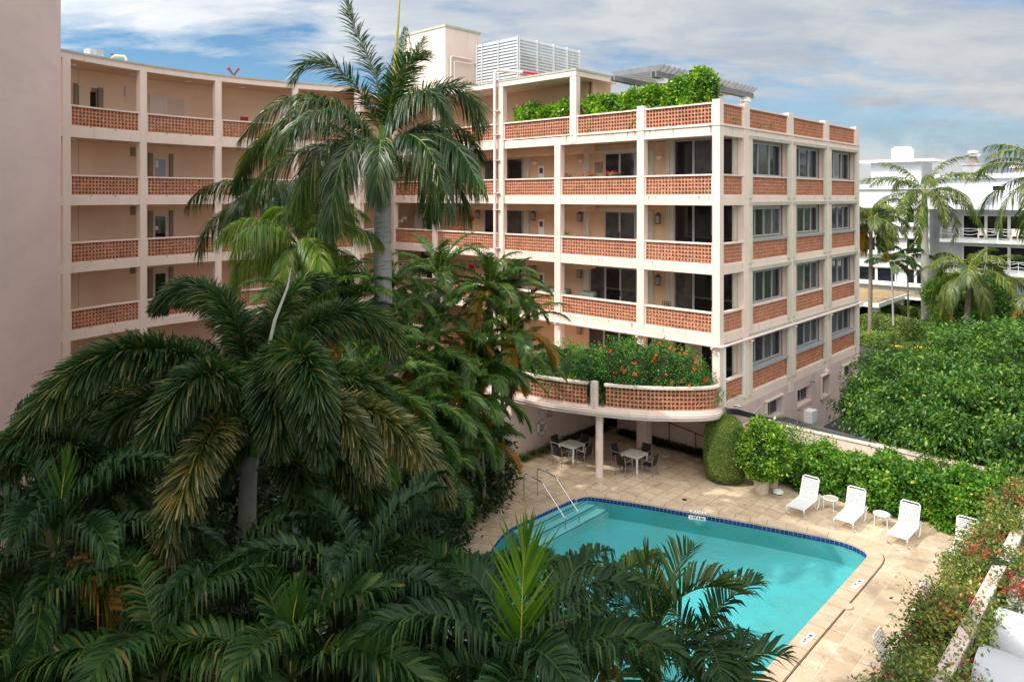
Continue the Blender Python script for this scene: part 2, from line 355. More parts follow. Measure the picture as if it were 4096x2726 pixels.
# deck paving: square sandstone slabs, joints along the building's axes
def deck_material():
    m = bpy.data.materials.new('deck_paving'); m.use_nodes = True
    nt = m.node_tree; N = nt.nodes; L = nt.links; p = N['Principled BSDF']
    g = N.new('ShaderNodeNewGeometry')
    mp = N.new('ShaderNodeMapping'); mp.vector_type = 'POINT'
    mp.inputs['Rotation'].default_value = (0, 0, -ROT_U)
    L.new(g.outputs['Position'], mp.inputs[0])
    br = N.new('ShaderNodeTexBrick')
    br.offset = 0.0
    br.inputs['Scale'].default_value = 1.0
    br.inputs['Brick Width'].default_value = 0.62; br.inputs['Row Height'].default_value = 0.62
    br.inputs['Mortar Size'].default_value = 0.013; br.inputs['Mortar Smooth'].default_value = 0.25
    br.inputs['Color1'].default_value = (0.46, 0.34, 0.22, 1); br.inputs['Color2'].default_value = (0.58, 0.45, 0.315, 1)
    L.new(mp.outputs[0], br.inputs['Vector'])
    # joint colour: pale lime joints to the right of the pool, darker under the building
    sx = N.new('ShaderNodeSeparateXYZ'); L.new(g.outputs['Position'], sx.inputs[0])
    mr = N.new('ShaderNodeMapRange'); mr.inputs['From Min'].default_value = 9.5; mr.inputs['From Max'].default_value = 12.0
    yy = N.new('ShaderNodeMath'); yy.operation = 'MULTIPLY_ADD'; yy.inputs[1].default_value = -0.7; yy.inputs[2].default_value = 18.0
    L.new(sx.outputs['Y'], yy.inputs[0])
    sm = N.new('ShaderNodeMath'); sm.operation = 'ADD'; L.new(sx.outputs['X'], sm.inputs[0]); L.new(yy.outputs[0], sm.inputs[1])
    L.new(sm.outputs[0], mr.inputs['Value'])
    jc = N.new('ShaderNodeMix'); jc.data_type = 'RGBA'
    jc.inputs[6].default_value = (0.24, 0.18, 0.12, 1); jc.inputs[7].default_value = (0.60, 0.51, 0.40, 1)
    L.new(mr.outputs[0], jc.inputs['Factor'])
    mx = N.new('ShaderNodeMix'); mx.data_type = 'RGBA'
    L.new(br.outputs['Fac'], mx.inputs['Factor']); L.new(br.outputs['Color'], mx.inputs[6]); L.new(jc.outputs[2], mx.inputs[7])
    col = mx.outputs[2]
    def stain(scale, lo, hi, c, amt, loc):
        nonlocal col
        n = N.new('ShaderNodeTexNoise'); n.inputs['Scale'].default_value = scale; n.inputs['Detail'].default_value = 10
        n.inputs['Roughness'].default_value = 0.68
        mq = N.new('ShaderNodeMapping'); mq.inputs['Location'].default_value = loc
        L.new(g.outputs['Position'], mq.inputs[0]); L.new(mq.outputs[0], n.inputs['Vector'])
        r = N.new('ShaderNodeMapRange'); r.inputs['From Min'].default_value = lo; r.inputs['From Max'].default_value = hi
        r.inputs['To Max'].default_value = amt
        L.new(n.outputs['Fac'], r.inputs['Value'])
        q = N.new('ShaderNodeMix'); q.data_type = 'RGBA'
        L.new(r.outputs[0], q.inputs['Factor']); L.new(col, q.inputs[6]); q.inputs[7].default_value = (*c, 1)
        col = q.outputs[2]
    stain(0.55, 0.50, 0.66, (0.26, 0.20, 0.14), 0.75, (3, 1, 0))
    stain(2.6, 0.54, 0.68, (0.20, 0.16, 0.11), 0.65, (9, 4, 0))
    stain(1.3, 0.56, 0.70, (0.74, 0.66, 0.55), 0.7, (1, 8, 0))
    stain(14.0, 0.45, 0.75, (0.40, 0.31, 0.21), 0.35, (2, 2, 0))
    L.new(col, p.inputs['Base Color'])
    p.inputs['Roughness'].default_value = 0.85; p.inputs['Specular IOR Level'].default_value = 0.25
    b = N.new('ShaderNodeBump'); b.inputs['Strength'].default_value = 0.4; b.inputs['Distance'].default_value = 0.01; b.invert = True
    L.new(br.outputs['Fac'], b.inputs['Height']); L.new(b.outputs[0], p.inputs['Normal'])
    MATS['deck_paving'] = m
deck_material()
mat('coping_stone', (0.50, 0.385, 0.27), 0.8, spec=0.25, noise=(1.6, 0.10, 8), mottle=(1.4, (0.40, 0.29, 0.18), 0.6, 0.52), bump=(18, 0.25))
mat('tile_blue', (0.015, 0.045, 0.22), 0.2, spec=0.6, noise=(6, 0.5, 3))
mat('tile_grout', (0.35, 0.42, 0.50), 0.7)
def water_material():
    m = bpy.data.materials.new('water'); m.use_nodes = True
    nt = m.node_tree; N = nt.nodes; L = nt.links; N.remove(N['Principled BSDF']); out = N['Material Output']
    g = N.new('ShaderNodeNewGeometry')
    n = N.new('ShaderNodeTexNoise'); n.inputs['Scale'].default_value = 3.2; n.inputs['Detail'].default_value = 4; n.inputs['Distortion'].default_value = 0.8
    L.new(g.outputs['Position'], n.inputs['Vector'])
    b = N.new('ShaderNodeBump'); b.inputs['Strength'].default_value = 0.45; b.inputs['Distance'].default_value = 0.06
    L.new(n.outputs['Fac'], b.inputs['Height'])
    tr = N.new('ShaderNodeBsdfTransparent'); tr.inputs[0].default_value = (0.86, 0.97, 0.98, 1)
    gl = N.new('ShaderNodeBsdfGlossy'); gl.inputs['Roughness'].default_value = 0.03
    L.new(b.outputs[0], gl.inputs['Normal'])
    fr = N.new('ShaderNodeFresnel'); fr.inputs['IOR'].default_value = 1.33; L.new(b.outputs[0], fr.inputs['Normal'])
    mx = N.new('ShaderNodeMixShader'); L.new(fr.outputs[0], mx.inputs[0]); L.new(tr.outputs[0], mx.inputs[1]); L.new(gl.outputs[0], mx.inputs[2])
    L.new(mx.outputs[0], out.inputs[0])
    MATS['water'] = m
water_material()

# ------------------------------------------------------------------ object helpers
def setp(o, label=None, cat=None, group=None, kind=None):
    if label: o['label'] = label
    if cat: o['category'] = cat
    if group: o['group'] = group
    if kind: o['kind'] = kind
    return o
def empty(name, loc, label=None, cat=None, group=None, rz=0.0):
    o = bpy.data.objects.new(name, None)
    COL.objects.link(o); o.location = loc; o.rotation_euler = (0, 0, rz)
    o.empty_display_size = 0.2
    return setp(o, label, cat, group)
def link_mesh(name, me, mats, parent=None, smooth=False):
    for m in (mats if isinstance(mats, (list, tuple)) else [mats]):
        me.materials.append(MATS[m])
    if smooth:
        me.polygons.foreach_set('use_smooth', np.ones(len(me.polygons), dtype=bool))
    o = bpy.data.objects.new(name, me)
    COL.objects.link(o)
    if parent is not None: o.parent = parent
    return o
def wloc(p):
    """world location of an unrotated parent chain"""
    v = Vector((0, 0, 0))
    while p is not None:
        v += p.location; p = p.parent
    return v
def np_mesh(name, verts, faces, mats, parent=None, midx=None, smooth=False):
    """faces: (M,3) or (M,4) array, or a list of such arrays (mixed)"""
    verts = np.asarray(verts, dtype=np.float32)
    off = wloc(parent) if parent is not None else None
    if off is not None: verts = verts - np.array(off, dtype=np.float32)
    else:
        mn = verts.min(0); mxx = verts.max(0)
        org = np.array([(mn[0] + mxx[0]) / 2, (mn[1] + mxx[1]) / 2, mn[2]], dtype=np.float32)
        verts = verts - org
    fl = faces if isinstance(faces, list) else [faces]
    fl = [np.asarray(f, dtype=np.int32) for f in fl if len(f)]
    me = bpy.data.meshes.new(name)
    nl = sum(f.size for f in fl); nf = sum(len(f) for f in fl)
    me.vertices.add(len(verts)); me.vertices.foreach_set('co', verts.ravel())
    me.loops.add(nl); me.loops.foreach_set('vertex_index', np.concatenate([f.ravel() for f in fl]))
    me.polygons.add(nf)
    tot = np.concatenate([np.full(len(f), f.shape[1], dtype=np.int32) for f in fl])
    st = np.concatenate([[0], np.cumsum(tot)[:-1]]).astype(np.int32)
    me.polygons.foreach_set('loop_start', st)
    me.polygons.foreach_set('loop_total', tot)
    if midx is not None: me.polygons.foreach_set('material_index', np.asarray(midx, dtype=np.int32))
    me.update(calc_edges=True)
    o = link_mesh(name, me, mats, parent, smooth)
    if parent is None: o.location = Vector([float(q) for q in org])
    return o

class MB:
    """collects boxes, tubes and lathes given in some frame and links them as ONE mesh"""
    def __init__(self, frame=ID):
        self.v = []; self.f = []; self.m = []; self.fr = frame; self.mi = 0
    def addf(self, vs, fs):
        b = len(self.v)
        self.v += [self.fr(*p) for p in vs]
        self.f += [tuple(i + b for i in f) for f in fs]
        self.m += [self.mi] * len(fs)
    def raw(self, vs, fs):
        b = len(self.v); self.v += [tuple(p) for p in vs]
        self.f += [tuple(i + b for i in f) for f in fs]; self.m += [self.mi] * len(fs)
    def box(self, a0, a1, b0, b1, z0, z1):
        if a0 > a1: a0, a1 = a1, a0
        if b0 > b1: b0, b1 = b1, b0
        if z0 > z1: z0, z1 = z1, z0
        vs = [(a, b, z) for z in (z0, z1) for a, b in ((a0, b0), (a1, b0), (a1, b1), (a0, b1))]
        self.addf(vs, [(3, 2, 1, 0), (4, 5, 6, 7), (0, 1, 5, 4), (1, 2, 6, 5), (2, 3, 7, 6), (3, 0, 4, 7)])
        return self
    def arcbox(self, r0, r1, a0, a1, z0, z1, seg=None):
        seg = seg or max(1, int(abs(a1 - a0) * 17 / 0.6))
        vs = []; fs = []
        for i in range(seg + 1):
            a = a0 + (a1 - a0) * i / seg
            vs += [ARC(r0, a, z0), ARC(r1, a, z0), ARC(r1, a, z1), ARC(r0, a, z1)]
        for i in range(seg):
            b = 4 * i
            for k in range(4):
                fs.append((b + k, b + (k + 1) % 4, b + 4 + (k + 1) % 4, b + 4 + k))
        fs += [(3, 2, 1, 0), (4 * seg, 4 * seg + 1, 4 * seg + 2, 4 * seg + 3)]
        self.raw(vs, fs); return self
    def prism(self, pts, z0, z1):
        n = len(pts)
        vs = [(p[0], p[1], z0) for p in pts] + [(p[0], p[1], z1) for p in pts]
        tri = tessellate_polygon([[Vector((p[0], p[1], 0)) for p in pts]])
        fs = [tuple(t) for t in tri] + [tuple(i + n for i in reversed(t)) for t in tri]
        fs += [(i, (i + 1) % n, (i + 1) % n + n, i + n) for i in range(n)]
        self.addf(vs, fs); return self
    def tube(self, pts, r, seg=8, cap=True):
        pts = [Vector(self.fr(*p)) for p in pts]
        rs = r if isinstance(r, (list, tuple)) else [r] * len(pts)
        vs = []; fs = []
        up = Vector((0, 0, 1)); prev = None
        for i, p in enumerate(pts):
            d = (pts[min(i + 1, len(pts) - 1)] - pts[max(i - 1, 0)])
            if d.length < 1e-9: d = Vector((0, 0, 1))
            d.normalize()
            if prev is None:
                x = d.cross(up if abs(d.z) < 0.95 else Vector((1, 0, 0))).normalized()
            else:
                x = (prev - d * prev.dot(d))
                x = x.normalized() if x.length > 1e-6 else d.cross(up).normalized()
            prev = x; y = d.cross(x)
            for k in range(seg):
                a = 2 * math.pi * k / seg
                vs.append(tuple(p + (x * math.cos(a) + y * math.sin(a)) * rs[i]))
        for i in range(len(pts) - 1):
            for k in range(seg):
                a = i * seg + k; b = i * seg + (k + 1) % seg
                fs.append((a, b, b + seg, a + seg))
        if cap:
            fs.append(tuple(range(seg - 1, -1, -1))); fs.append(tuple((len(pts) - 1) * seg + k for k in range(seg)))
        self.raw(vs, fs); return self
    def lathe(self, c, prof, seg=16):
        """prof: list of (radius, z)"""
        x, y, z = self.fr(*c)
        vs = []; fs = []
        for r, h in prof:
            for k in range(seg):
                a = 2 * math.pi * k / seg
                vs.append((x + r * math.cos(a), y + r * math.sin(a), z + h))
        for i in range(len(prof) - 1):
            for k in range(seg):
                a = i * seg + k; b = i * seg + (k + 1) % seg
                fs.append((a, b, b + seg, a + seg))
        fs.append(tuple(range(seg - 1, -1, -1))); fs.append(tuple((len(prof) - 1) * seg + k for k in range(seg)))
        self.raw(vs, fs); return self
    def build(self, name, mats, parent=None, smooth=False, bevel=0.0):
        off = wloc(parent) if parent is not None else None
        vs = self.v
        if off is None:
            a = np.array(vs); mn = a.min(0); mx = a.max(0)
            org = Vector(((mn[0] + mx[0]) / 2, (mn[1] + mx[1]) / 2, mn[2]))
        else: org = off
        me = bpy.data.meshes.new(name)
        me.from_pydata([(v[0] - org.x, v[1] - org.y, v[2] - org.z) for v in vs], [], self.f)
        me.polygons.foreach_set('material_index', self.m)
        me.update()
        o = link_mesh(name, me, mats, parent, smooth)
        if parent is None: o.location = org
        if smooth:
            try: me.set_sharp_from_angle(angle=R(40))
            except Exception: pass
        if bevel:
            b = o.modifiers.new('bevel', 'BEVEL'); b.width = bevel; b.segments = 2; b.limit_method = 'ANGLE'
        return o
def copy_tree(o, parent=None):
    c = o.copy(); COL.objects.link(c); c.parent = parent
    for ch in list(o.children): copy_tree(ch, c)
    return c
def text_part(name, s, size, origin, xdir, ydir, m, parent=None, align='CENTER', lift=0.004):
    cu = bpy.data.curves.new(name, 'FONT'); cu.body = s; cu.size = size
    cu.align_x = align; cu.align_y = 'CENTER'; cu.extrude = 0.0015; cu.space_character = 1.05
    cu.offset = 0.05 * size
    tmp = bpy.data.objects.new('tmp', cu); COL.objects.link(tmp)
    dg = bpy.context.evaluated_depsgraph_get()
    me = bpy.data.meshes.new_from_object(tmp.evaluated_get(dg))
    bpy.data.objects.remove(tmp); bpy.data.curves.remove(cu)
    X = Vector(xdir).normalized(); Y = Vector(ydir).normalized(); Z = X.cross(Y)
    org = Vector(origin) + Z * lift - (wloc(parent) if parent is not None else Vector((0, 0, 0)))
    M = Matrix(((X.x, Y.x, Z.x, org.x), (X.y, Y.y, Z.y, org.y), (X.z, Y.z, Z.z, org.z), (0, 0, 0, 1)))
    me.transform(M); me.name = name
    me.materials.clear()
    return link_mesh(name, me, m, parent)
# ------------------------------------------------------------------ pierced terracotta screens
def screen(name, pos, L, z0, z1, parent, rows=5, depth=0.10, frame_mat='mortar'):
    """pos(x, d) -> (X, Y) arrays: x along the panel 0..L, d depth behind its face"""
    ch = (z1 - z0) / rows
    n = max(1, round(L / ch)); cw = L / n
    a8 = np.arange(8) * math.pi / 4
    sq = np.array([[.5, 0], [.5, .5], [0, .5], [-.5, .5], [-.5, 0], [-.5, -.5], [0, -.5], [.5, -.5]])
    o = np.c_[np.cos(a8), np.sin(a8)]
    star = np.where(np.arange(8) % 2 == 0, 0.19, 0.31)[:, None]
    rings = [(sq, 0.0), (sq * .945, 0.0), (o * .46, 0.012), (o * .42, -0.006), (o * .36, 0.004), (o * star, 0.05), (o * star * 1.02, depth)]
    tv = np.concatenate([np.c_[r, np.full(8, d)] for r, d in rings])
    tf = []; tm = []
    for i in range(6):
        for k in range(8):
            k2 = (k + 1) % 8
            tf.append((8 * i + k, 8 * i + k2, 8 * i + 8 + k2, 8 * i + 8 + k)); tm.append(0 if i == 0 else 1)
    tf = np.array(tf); tm = np.array(tm)
    cx = (np.arange(n) + .5) * cw; cz = z0 + (np.arange(rows) + .5) * ch
    gx, gz = np.meshgrid(cx, cz); gx = gx.ravel(); gz = gz.ravel()
    nc = len(gx)
    x = (gx[:, None] + tv[None, :, 0] * cw).ravel()
    z = (gz[:, None] + tv[None, :, 1] * ch).ravel()
    d = np.tile(tv[:, 2], nc)
    X, Y = pos(x, d)
    F = (tf[None] + (np.arange(nc) * len(tv))[:, None, None]).reshape(-1, 4)
    return np_mesh(name, np.c_[X, Y, z], F, [frame_mat, 'terracotta'], parent, np.tile(tm, nc))
def pos_left(t0, s):      # panel in the left facade (faces -s), x runs along +t
    return lambda x, d: (C0[0] + U[0] * (s + d) + V[0] * (t0 + x), C0[1] + U[1] * (s + d) + V[1] * (t0 + x))
def pos_right(s0, t):
    return lambda x, d: (C0[0] + U[0] * (s0 + x) + V[0] * (t + d), C0[1] + U[1] * (s0 + x) + V[1] * (t + d))
def pos_arc(a0, r):
    return lambda x, d: (ACEN[0] + (r + d) * np.cos(a0 + x / r), ACEN[1] + (r + d) * np.sin(a0 + x / r))
def pos_poly(pts):        # along a polyline in plan; depth to the left of travel... towards the building
    P = np.array(pts); seg = np.linalg.norm(np.diff(P, axis=0), axis=1); cum = np.r_[0, np.cumsum(seg)]
    T = np.gradient(P, axis=0); T /= np.linalg.norm(T, axis=1)[:, None]
    def f(x, d):
        X = np.interp(x, cum, P[:, 0]); Y = np.interp(x, cum, P[:, 1])
        tx = np.interp(x, cum, T[:, 0]); ty = np.interp(x, cum, T[:, 1])
        return X - ty * d, Y + tx * d
    return f, cum[-1]

ZR = [4.02, 6.98, 9.94, 12.90, 15.96]      # tops of the balustrades, floors 1..5
ZS = [z - 0.93 for z in ZR]                # top of the slab edge under each screen
ZB = [z - 1.35 for z in ZR]                # underside of the edge beams
ZB[4] = 14.54; ZS[4] = 14.95
ROOF_T, ROOF_B = 18.30, 17.94

apt = empty('apartment_building', (C0[0], C0[1], -0.5), 'five storey pink apartment building with pierced terracotta balcony screens wrapping round the pool court', 'building')
def WB(): return MB(W)

# --- facade grid: columns and beams
cols_left = [(0.0, 0.346), (3.77, 4.15), (8.74, 9.13), (12.8, 13.2), (18.4, 18.75), (22.5, 22.85)]
def columns():
    g = WB()
    g.box(0, .36, 0, .346, 2.62, 16.07)                       # corner column
    g.box(0.0, .34, 3.77, 4.15, 2.95, 16.10)
    g.box(0.0, .34, 8.74, 9.13, 2.95, 14.7)
    for a, b in cols_left[3:]:
        g.box(0.0, .34, a, b, -.4, 18.0)
    g.box(0.0, .34, 7.72, 8.12, 14.6, 18.0)                   # top storey pier at the roof corner
    for a, b in ((2.3, 2.84), (7.17, 7.75), (12.0, 12.62), (16.9, 17.55)):
        g.box(a, b, 0.0, .34, 2.9 if a < 3 else 2.2, 16.08)
    return g.build('column', 'pink_frame', apt, bevel=0.012)
columns()
def beams():
    g = WB()
    for k in range(1, 5):
        g.box(.025, .30, .02, 22.9, ZB[k], ZS[k])
        g.box(.02, 17.5, .025, .30, ZB[k], ZS[k] - .002)
    # sill ledge under the roof terrace parapet
    g.box(-.03, .30, -.03, 7.7, 14.95, 15.02); g.box(.30, 17.5, -.03, .2, 14.95, 15.021)
    # top beam, ground storey right facade
    g.box(.02, 17.5, .025, .30, 2.62, 3.09)
    g.box(.025, .30, 8.1, 22.9, 2.6, 3.09)
    return g.build('beam', 'pink_frame', apt, bevel=0.01)
beams()
for k in range(5):
    if k == 4:
        WB().box(.31, 17.4, .31, 7.9, 14.60, 14.96).build('floor_slab', ['concrete'], apt)
        WB().box(.31, 17.4, 7.9, 23.4, 14.60, 14.96).build('floor_slab', ['ceiling_paint'], apt)
    else:
        WB().box(.31, 17.4, .31, 23.4, ZB[k] + .03, ZS[k] - .03).build('floor_slab', 'ceiling_paint', apt)
# --- roof over the long wing
g = WB()
g.box(-.02, 3.75, 7.70, 23.2, ROOF_B, ROOF_T - .09); g.box(3.75, 17.4, 12.5, 23.2, ROOF_B, ROOF_T - .09)
g.mi = 1
g.box(-.05, 3.78, 7.66, 23.2, ROOF_T - .09, ROOF_T); g.box(3.78, 17.4, 12.46, 23.2, ROOF_T - .09, ROOF_T)
g.build('roof', ['pink_frame', 'coping_grey'], apt)
# --- inner walls
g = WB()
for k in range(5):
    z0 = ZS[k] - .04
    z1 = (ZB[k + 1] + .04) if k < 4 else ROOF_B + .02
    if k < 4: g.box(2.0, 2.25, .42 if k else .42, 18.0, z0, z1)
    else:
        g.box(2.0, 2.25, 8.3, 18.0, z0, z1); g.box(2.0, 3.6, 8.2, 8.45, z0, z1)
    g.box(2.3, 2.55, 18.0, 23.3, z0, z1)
g.build('wall', 'peach_wall_dimmed', apt)
# dropped bulkhead over the third balcony bay
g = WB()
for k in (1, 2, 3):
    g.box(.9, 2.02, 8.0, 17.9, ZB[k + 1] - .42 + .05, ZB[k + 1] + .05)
g.build('bulkhead', 'peach_wall_dimmed', apt)
# penthouse set back behind the roof terrace
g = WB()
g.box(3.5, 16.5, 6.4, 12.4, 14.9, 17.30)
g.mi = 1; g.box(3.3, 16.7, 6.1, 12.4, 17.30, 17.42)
g.build('penthouse_wall', ['peach_wall_dimmed', 'white_paint'], apt)
g = WB(); g.box(3.79, 6.4, 6.0, 7.65, 17.43, 17.55); g.build('canopy_slab', 'white_paint', apt)
# right facade masonry
g = WB()
g.box(2.35, 17.5, .42, .62, 3.0, 14.9)
g.box(17.1, 17.5, .30, 23.0, -.5, 14.9); g.box(2.25, 17.2, 22.9, 23.2, -.5, 17.9)
g.build('side_wall', 'pink_stucco', apt)
g = WB()
# ground storey of the right facade (with real openings)
wins = [(4.55, 6.25, 1.45, 2.25), (8.3, 10.0, 1.35, 2.10), (11.45, 12.45, 1.15, 2.20), (14.7, 16.4, 1.45, 2.20)]
s = 0.35
for a, b, z0, z1 in wins:
    g.box(s, a, .03, .40, -.6, 2.64); g.box(a, b, .03, .40, -.6, z0); g.box(a, b, .03, .40, z1, 2.64); s = b
g.box(s, 17.48, .03, .40, -.6, 2.64)
g.build('ground_storey_wall', 'ground_wall', apt)

# --- balustrades with their caps
def balus_left(t0, t1, k, s=.06):
    z0, z1 = ZS[k], ZR[k]
    if k == 4: z0 = 15.02
    sc = screen('balustrade', pos_left(t0 + .07, s + .04), t1 - t0 - .14, z0 + .045, z1 - .075, apt)
    g = WB()
    g.box(s - .03, s + .20, t0 - .0, t1 + .0, z1 - .07, z1)
    g.box(s, s + .16, t0, t0 + .07, z0 - .01, z1 - .07); g.box(s, s + .16, t1 - .07, t1, z0 - .01, z1 - .07)
    g.box(s + .001, s + .159, t0 + .07, t1 - .07, z0 - .012, z0 + .04)
    g.mi = 1
    n = max(2, int((t1 - t0) / 1.5))
    for i in range(n):
        tt = t0 + .25 + (t1 - t0 - .4) * i / (n - 1)
        g.box(s - .002, s + .03, tt, tt + .06, z0 - .03, z0 + .008)
    g.build('rail_cap', ['pink_frame', 'black_paint'], sc)
def balus_right(s0, s1, k, t=.06):
    z0, z1 = ZS[k], ZR[k]
    if k == 4: z0 = 15.022
    sc = screen('balustrade', pos_right(s0 + .07, t + .04), s1 - s0 - .14, z0 + .045, z1 - .075, apt)
    g = WB()
    g.box(s0, s1, t - .03, t + .20, z1 - .07, z1 + .001)
    g.box(s0, s0 + .07, t, t + .16, z0 - .01, z1 - .07); g.box(s1 - .07, s1, t, t + .16, z0 - .01, z1 - .07)
    g.box(s0 + .07, s1 - .07, t + .001, t + .159, z0 - .012, z0 + .04)
    g.build('rail_cap', ['pink_frame'], sc)
def stains():
    r = random.Random(5); g = WB()
    for k in range(1, 5):
        for i in range(34):
            t = r.uniform(.4, 22); w = r.choice([.02, .03, .05, .09]); h = r.uniform(.05, .30); z = ZS[k] - .01
            g.addf([(.0225, t, z), (.0225, t + w, z), (.0225, t + w * .7, z - h), (.0225, t + w * .4, z - h * 1.15)], [(0, 1, 2, 3)])
        for i in range(12):
            s = r.uniform(.4, 16.5); w = r.choice([.02, .03, .06]); h = r.uniform(.05, .28); z = ZS[k] - .012
            g.addf([(s, .0225, z), (s + w, .0225, z), (s + w * .7, .0225, z - h), (s + w * .4, .0225, z - h * 1.15)], [(0, 1, 2, 3)])
    for t, h in ((7.9, .34), (4.2, .22), (12.7, .3), (.36, .36), (3.7, .2), (8.3, .26)): 
        g.addf([(-.0325, t, 15.0), (-.0325, t + .14, 15.0), (-.0325, t + .10, 14.96), (-.0325, t + .03, 14.955)], [(0, 1, 2, 3)])
        g.addf([(.0215, t, 14.95), (.0215, t + .13, 14.95), (.0215, t + .08, 14.95 - h), (.0215, t + .04, 14.95 - h * 1.1)], [(0, 1, 2, 3)])
    o = g.build('stain', 'stain', apt); o['kind'] = 'stuff'
stains()
bays_l = [(.35, 3.77), (4.15, 8.74), (9.13, 12.8), (13.2, 18.4), (18.75, 22.5)]
for k in (1, 2, 3):
    for a, b in bays_l: balus_left(a, b, k)
for a, b in ((.35, 3.77), (4.15, 7.72), (8.12, 12.8), (13.2, 18.4), (18.75, 22.5)): balus_left(a, b, 4)
for a, b in bays_l[3:]: balus_left(a, b, 0)
bays_r = [(.36, 2.3), (2.84, 7.17), (7.75, 12.0), (12.62, 16.9)]
for k in range(5):
    for a, b in bays_r: balus_right(a, b, k)

# --- curved first-floor terrace
terr_ctrl = [(-1.6, 34.2), (-0.75, 33.3), (0.05, 32.5), (0.75, 31.9), (1.56, 31.3), (2.5, 30.78), (3.43, 30.36), (4.58, 29.93), (5.5, 29.7), (6.4, 29.6), (7.3, 29.58), (8.0, 29.66), (8.5, 29.86), (8.76, 30.2)]
def dense(pts, n=6):
    P = np.array(pts); out = []
    for i in range(len(P) - 1):
        p0 = P[max(i - 1, 0)]; p1 = P[i]; p2 = P[i + 1]; p3 = P[min(i + 2, len(P) - 1)]
        for j in range(n):
            u = j / n
            out.append(0.5 * ((2 * p1) + (-p0 + p2) * u + (2 * p0 - 5 * p1 + 4 * p2 - p3) * u * u + (-p0 + 3 * p1 - 3 * p2 + p3) * u ** 3))
    out.append(P[-1]); return np.array(out)
terr = dense(terr_ctrl, 5)
def offset(P, d):
    T = np.gradient(P, axis=0); T /= np.linalg.norm(T, axis=1)[:, None]
    return P + np.c_[-T[:, 1], T[:, 0]] * d
def ribbon(g, P, d0, d1, z0, z1):
    """solid strip along the plan curve P, between offsets d0 and d1"""
    A = offset(P, d0); B = offset(P, d1); n = len(P)
    vs = []
    for i in range(n):
        vs += [(A[i][0], A[i][1], z0), (B[i][0], B[i][1], z0), (B[i][0], B[i][1], z1), (A[i][0], A[i][1], z1)]
    fs = []
    for i in range(n - 1):
        b = 4 * i
        for k in range(4): fs.append((b + k, b + 4 + k, b + 4 + (k + 1) % 4, b + (k + 1) % 4))
    fs += [(0, 1, 2, 3), (4 * n - 1, 4 * n - 2, 4 * n - 3, 4 * n - 4)]
    g.raw(vs, fs)
def curve_between(P, xa, xb):
    m = [p for p in P if xa <= p[0] <= xb]
    return np.array(m)
g = MB()
ribbon(g, terr, -.06, .34, 2.94, 3.02)
ribbon(g, terr, -.12, .30, 2.80, 2.94)
ribbon(g, terr, -.05, .34, 2.67, 2.80)
g.build('terrace_edge', 'pink_frame', apt)
back = [W(.29, .3)[:2], W(.29, 12)[:2]]
floor_poly = [tuple(p) for p in offset(terr, .30)] + [W(.3, .3)[:2]] + [W(.3, 11.5)[:2]]
g = MB(); g.prism(floor_poly, 2.70, 2.99); g.build('terrace_floor', 'ceiling_paint', apt)
PX_POST = 3.43
segs = [curve_between(terr, -1.6, 3.25), curve_between(terr, 3.68, 8.7)]
for P in segs:
    f, Lc = pos_poly(P)
    sc = screen('balustrade', (lambda f: (lambda x, d: f(x + .06, d + .04)))(f), Lc - .12, 3.10, 3.96, apt)
    g = MB(); ribbon(g, P, -.05, .20, 3.96, 4.05); ribbon(g, P, 0.0, .17, 3.02, 3.095)
    g.build('rail_cap', 'pink_frame', sc)
g = MB()
q = np.array([3.46, 30.35]); g.tube([(q[0] + .03, q[1] + .02, 3.0), (q[0] + .03, q[1] + .02, 4.12)], .17, 4)
g.lathe((3.73, 30.62, 0), [(.17, 0), (.17, .04), (.165, .05), (.165, 2.69)], 24)
g.build('terrace_post', 'pink_frame', apt)
WB().box(.60, 1.12, 4.05, 4.57, 0, 2.72).build('square_pillar', 'pink_frame', apt, bevel=.015)

# --- ground floor under the terrace
g = WB()
g.box(-4.47, 2.4, 7.9, 8.15, 0, 2.72)                       # side wall with the life ring
g.box(2.4, 2.6, .34, 6.9, 0, 2.72)                          # back wall of the covered patio
g.box(2.4, 5.0, 8.05, 8.25, 0, 2.72); g.box(5.0, 5.2, 6.0, 8.2, 0, 2.72); g.box(2.6, 5.0, 6.9, 7.1, 0, 2.72)
g.box(.34, 2.4, .42, .62, 0, 2.66)
g.build('patio_wall', 'pink_stucco', apt)
g = WB()
g.box(-4.47, -4.25, 8.15, 12.5, 0, 2.72); g.box(-4.30, .2, 12.3, 12.5, 0, 2.72)
g.build('store_wall', 'pink_stucco', apt)
# louvred doors of the pool store
for t0 in (8.35, 9.2, 10.05):
    d = WB().box(-4.50, -4.46, t0, t0 + .82, .08, 2.15).build('louvred_door', 'pink_frame', apt)
    g = WB()
    for i in range(2):
        a = t0 + .06 + i * .38
        for j in range(34):
            z = .22 + j * .054
            g.box(-4.525, -4.495, a, a + .32, z, z + .032)
    g.build('louver', 'pink_frame', d)
WB().box(2.62, 2.66, 7.12, 7.9, 0, 2.1).build('door', 'glass_dark', apt)
WB().box(2.36, 2.39, 4.9, 5.5, .0, 2.0).build('door', 'peach_wall', apt)
# wall-mounted handrail of the ramp
g = WB(); g.tube([(2.25, .6, .62), (2.25, 5.2, 1.25)], .025, 6)
for t in (1.0, 2.4, 3.8): g.tube([(2.25, t, .62 + .137 * (t - .6)), (2.25, t, 0)], .02, 6)
g.build('handrail', 'bronze', apt)

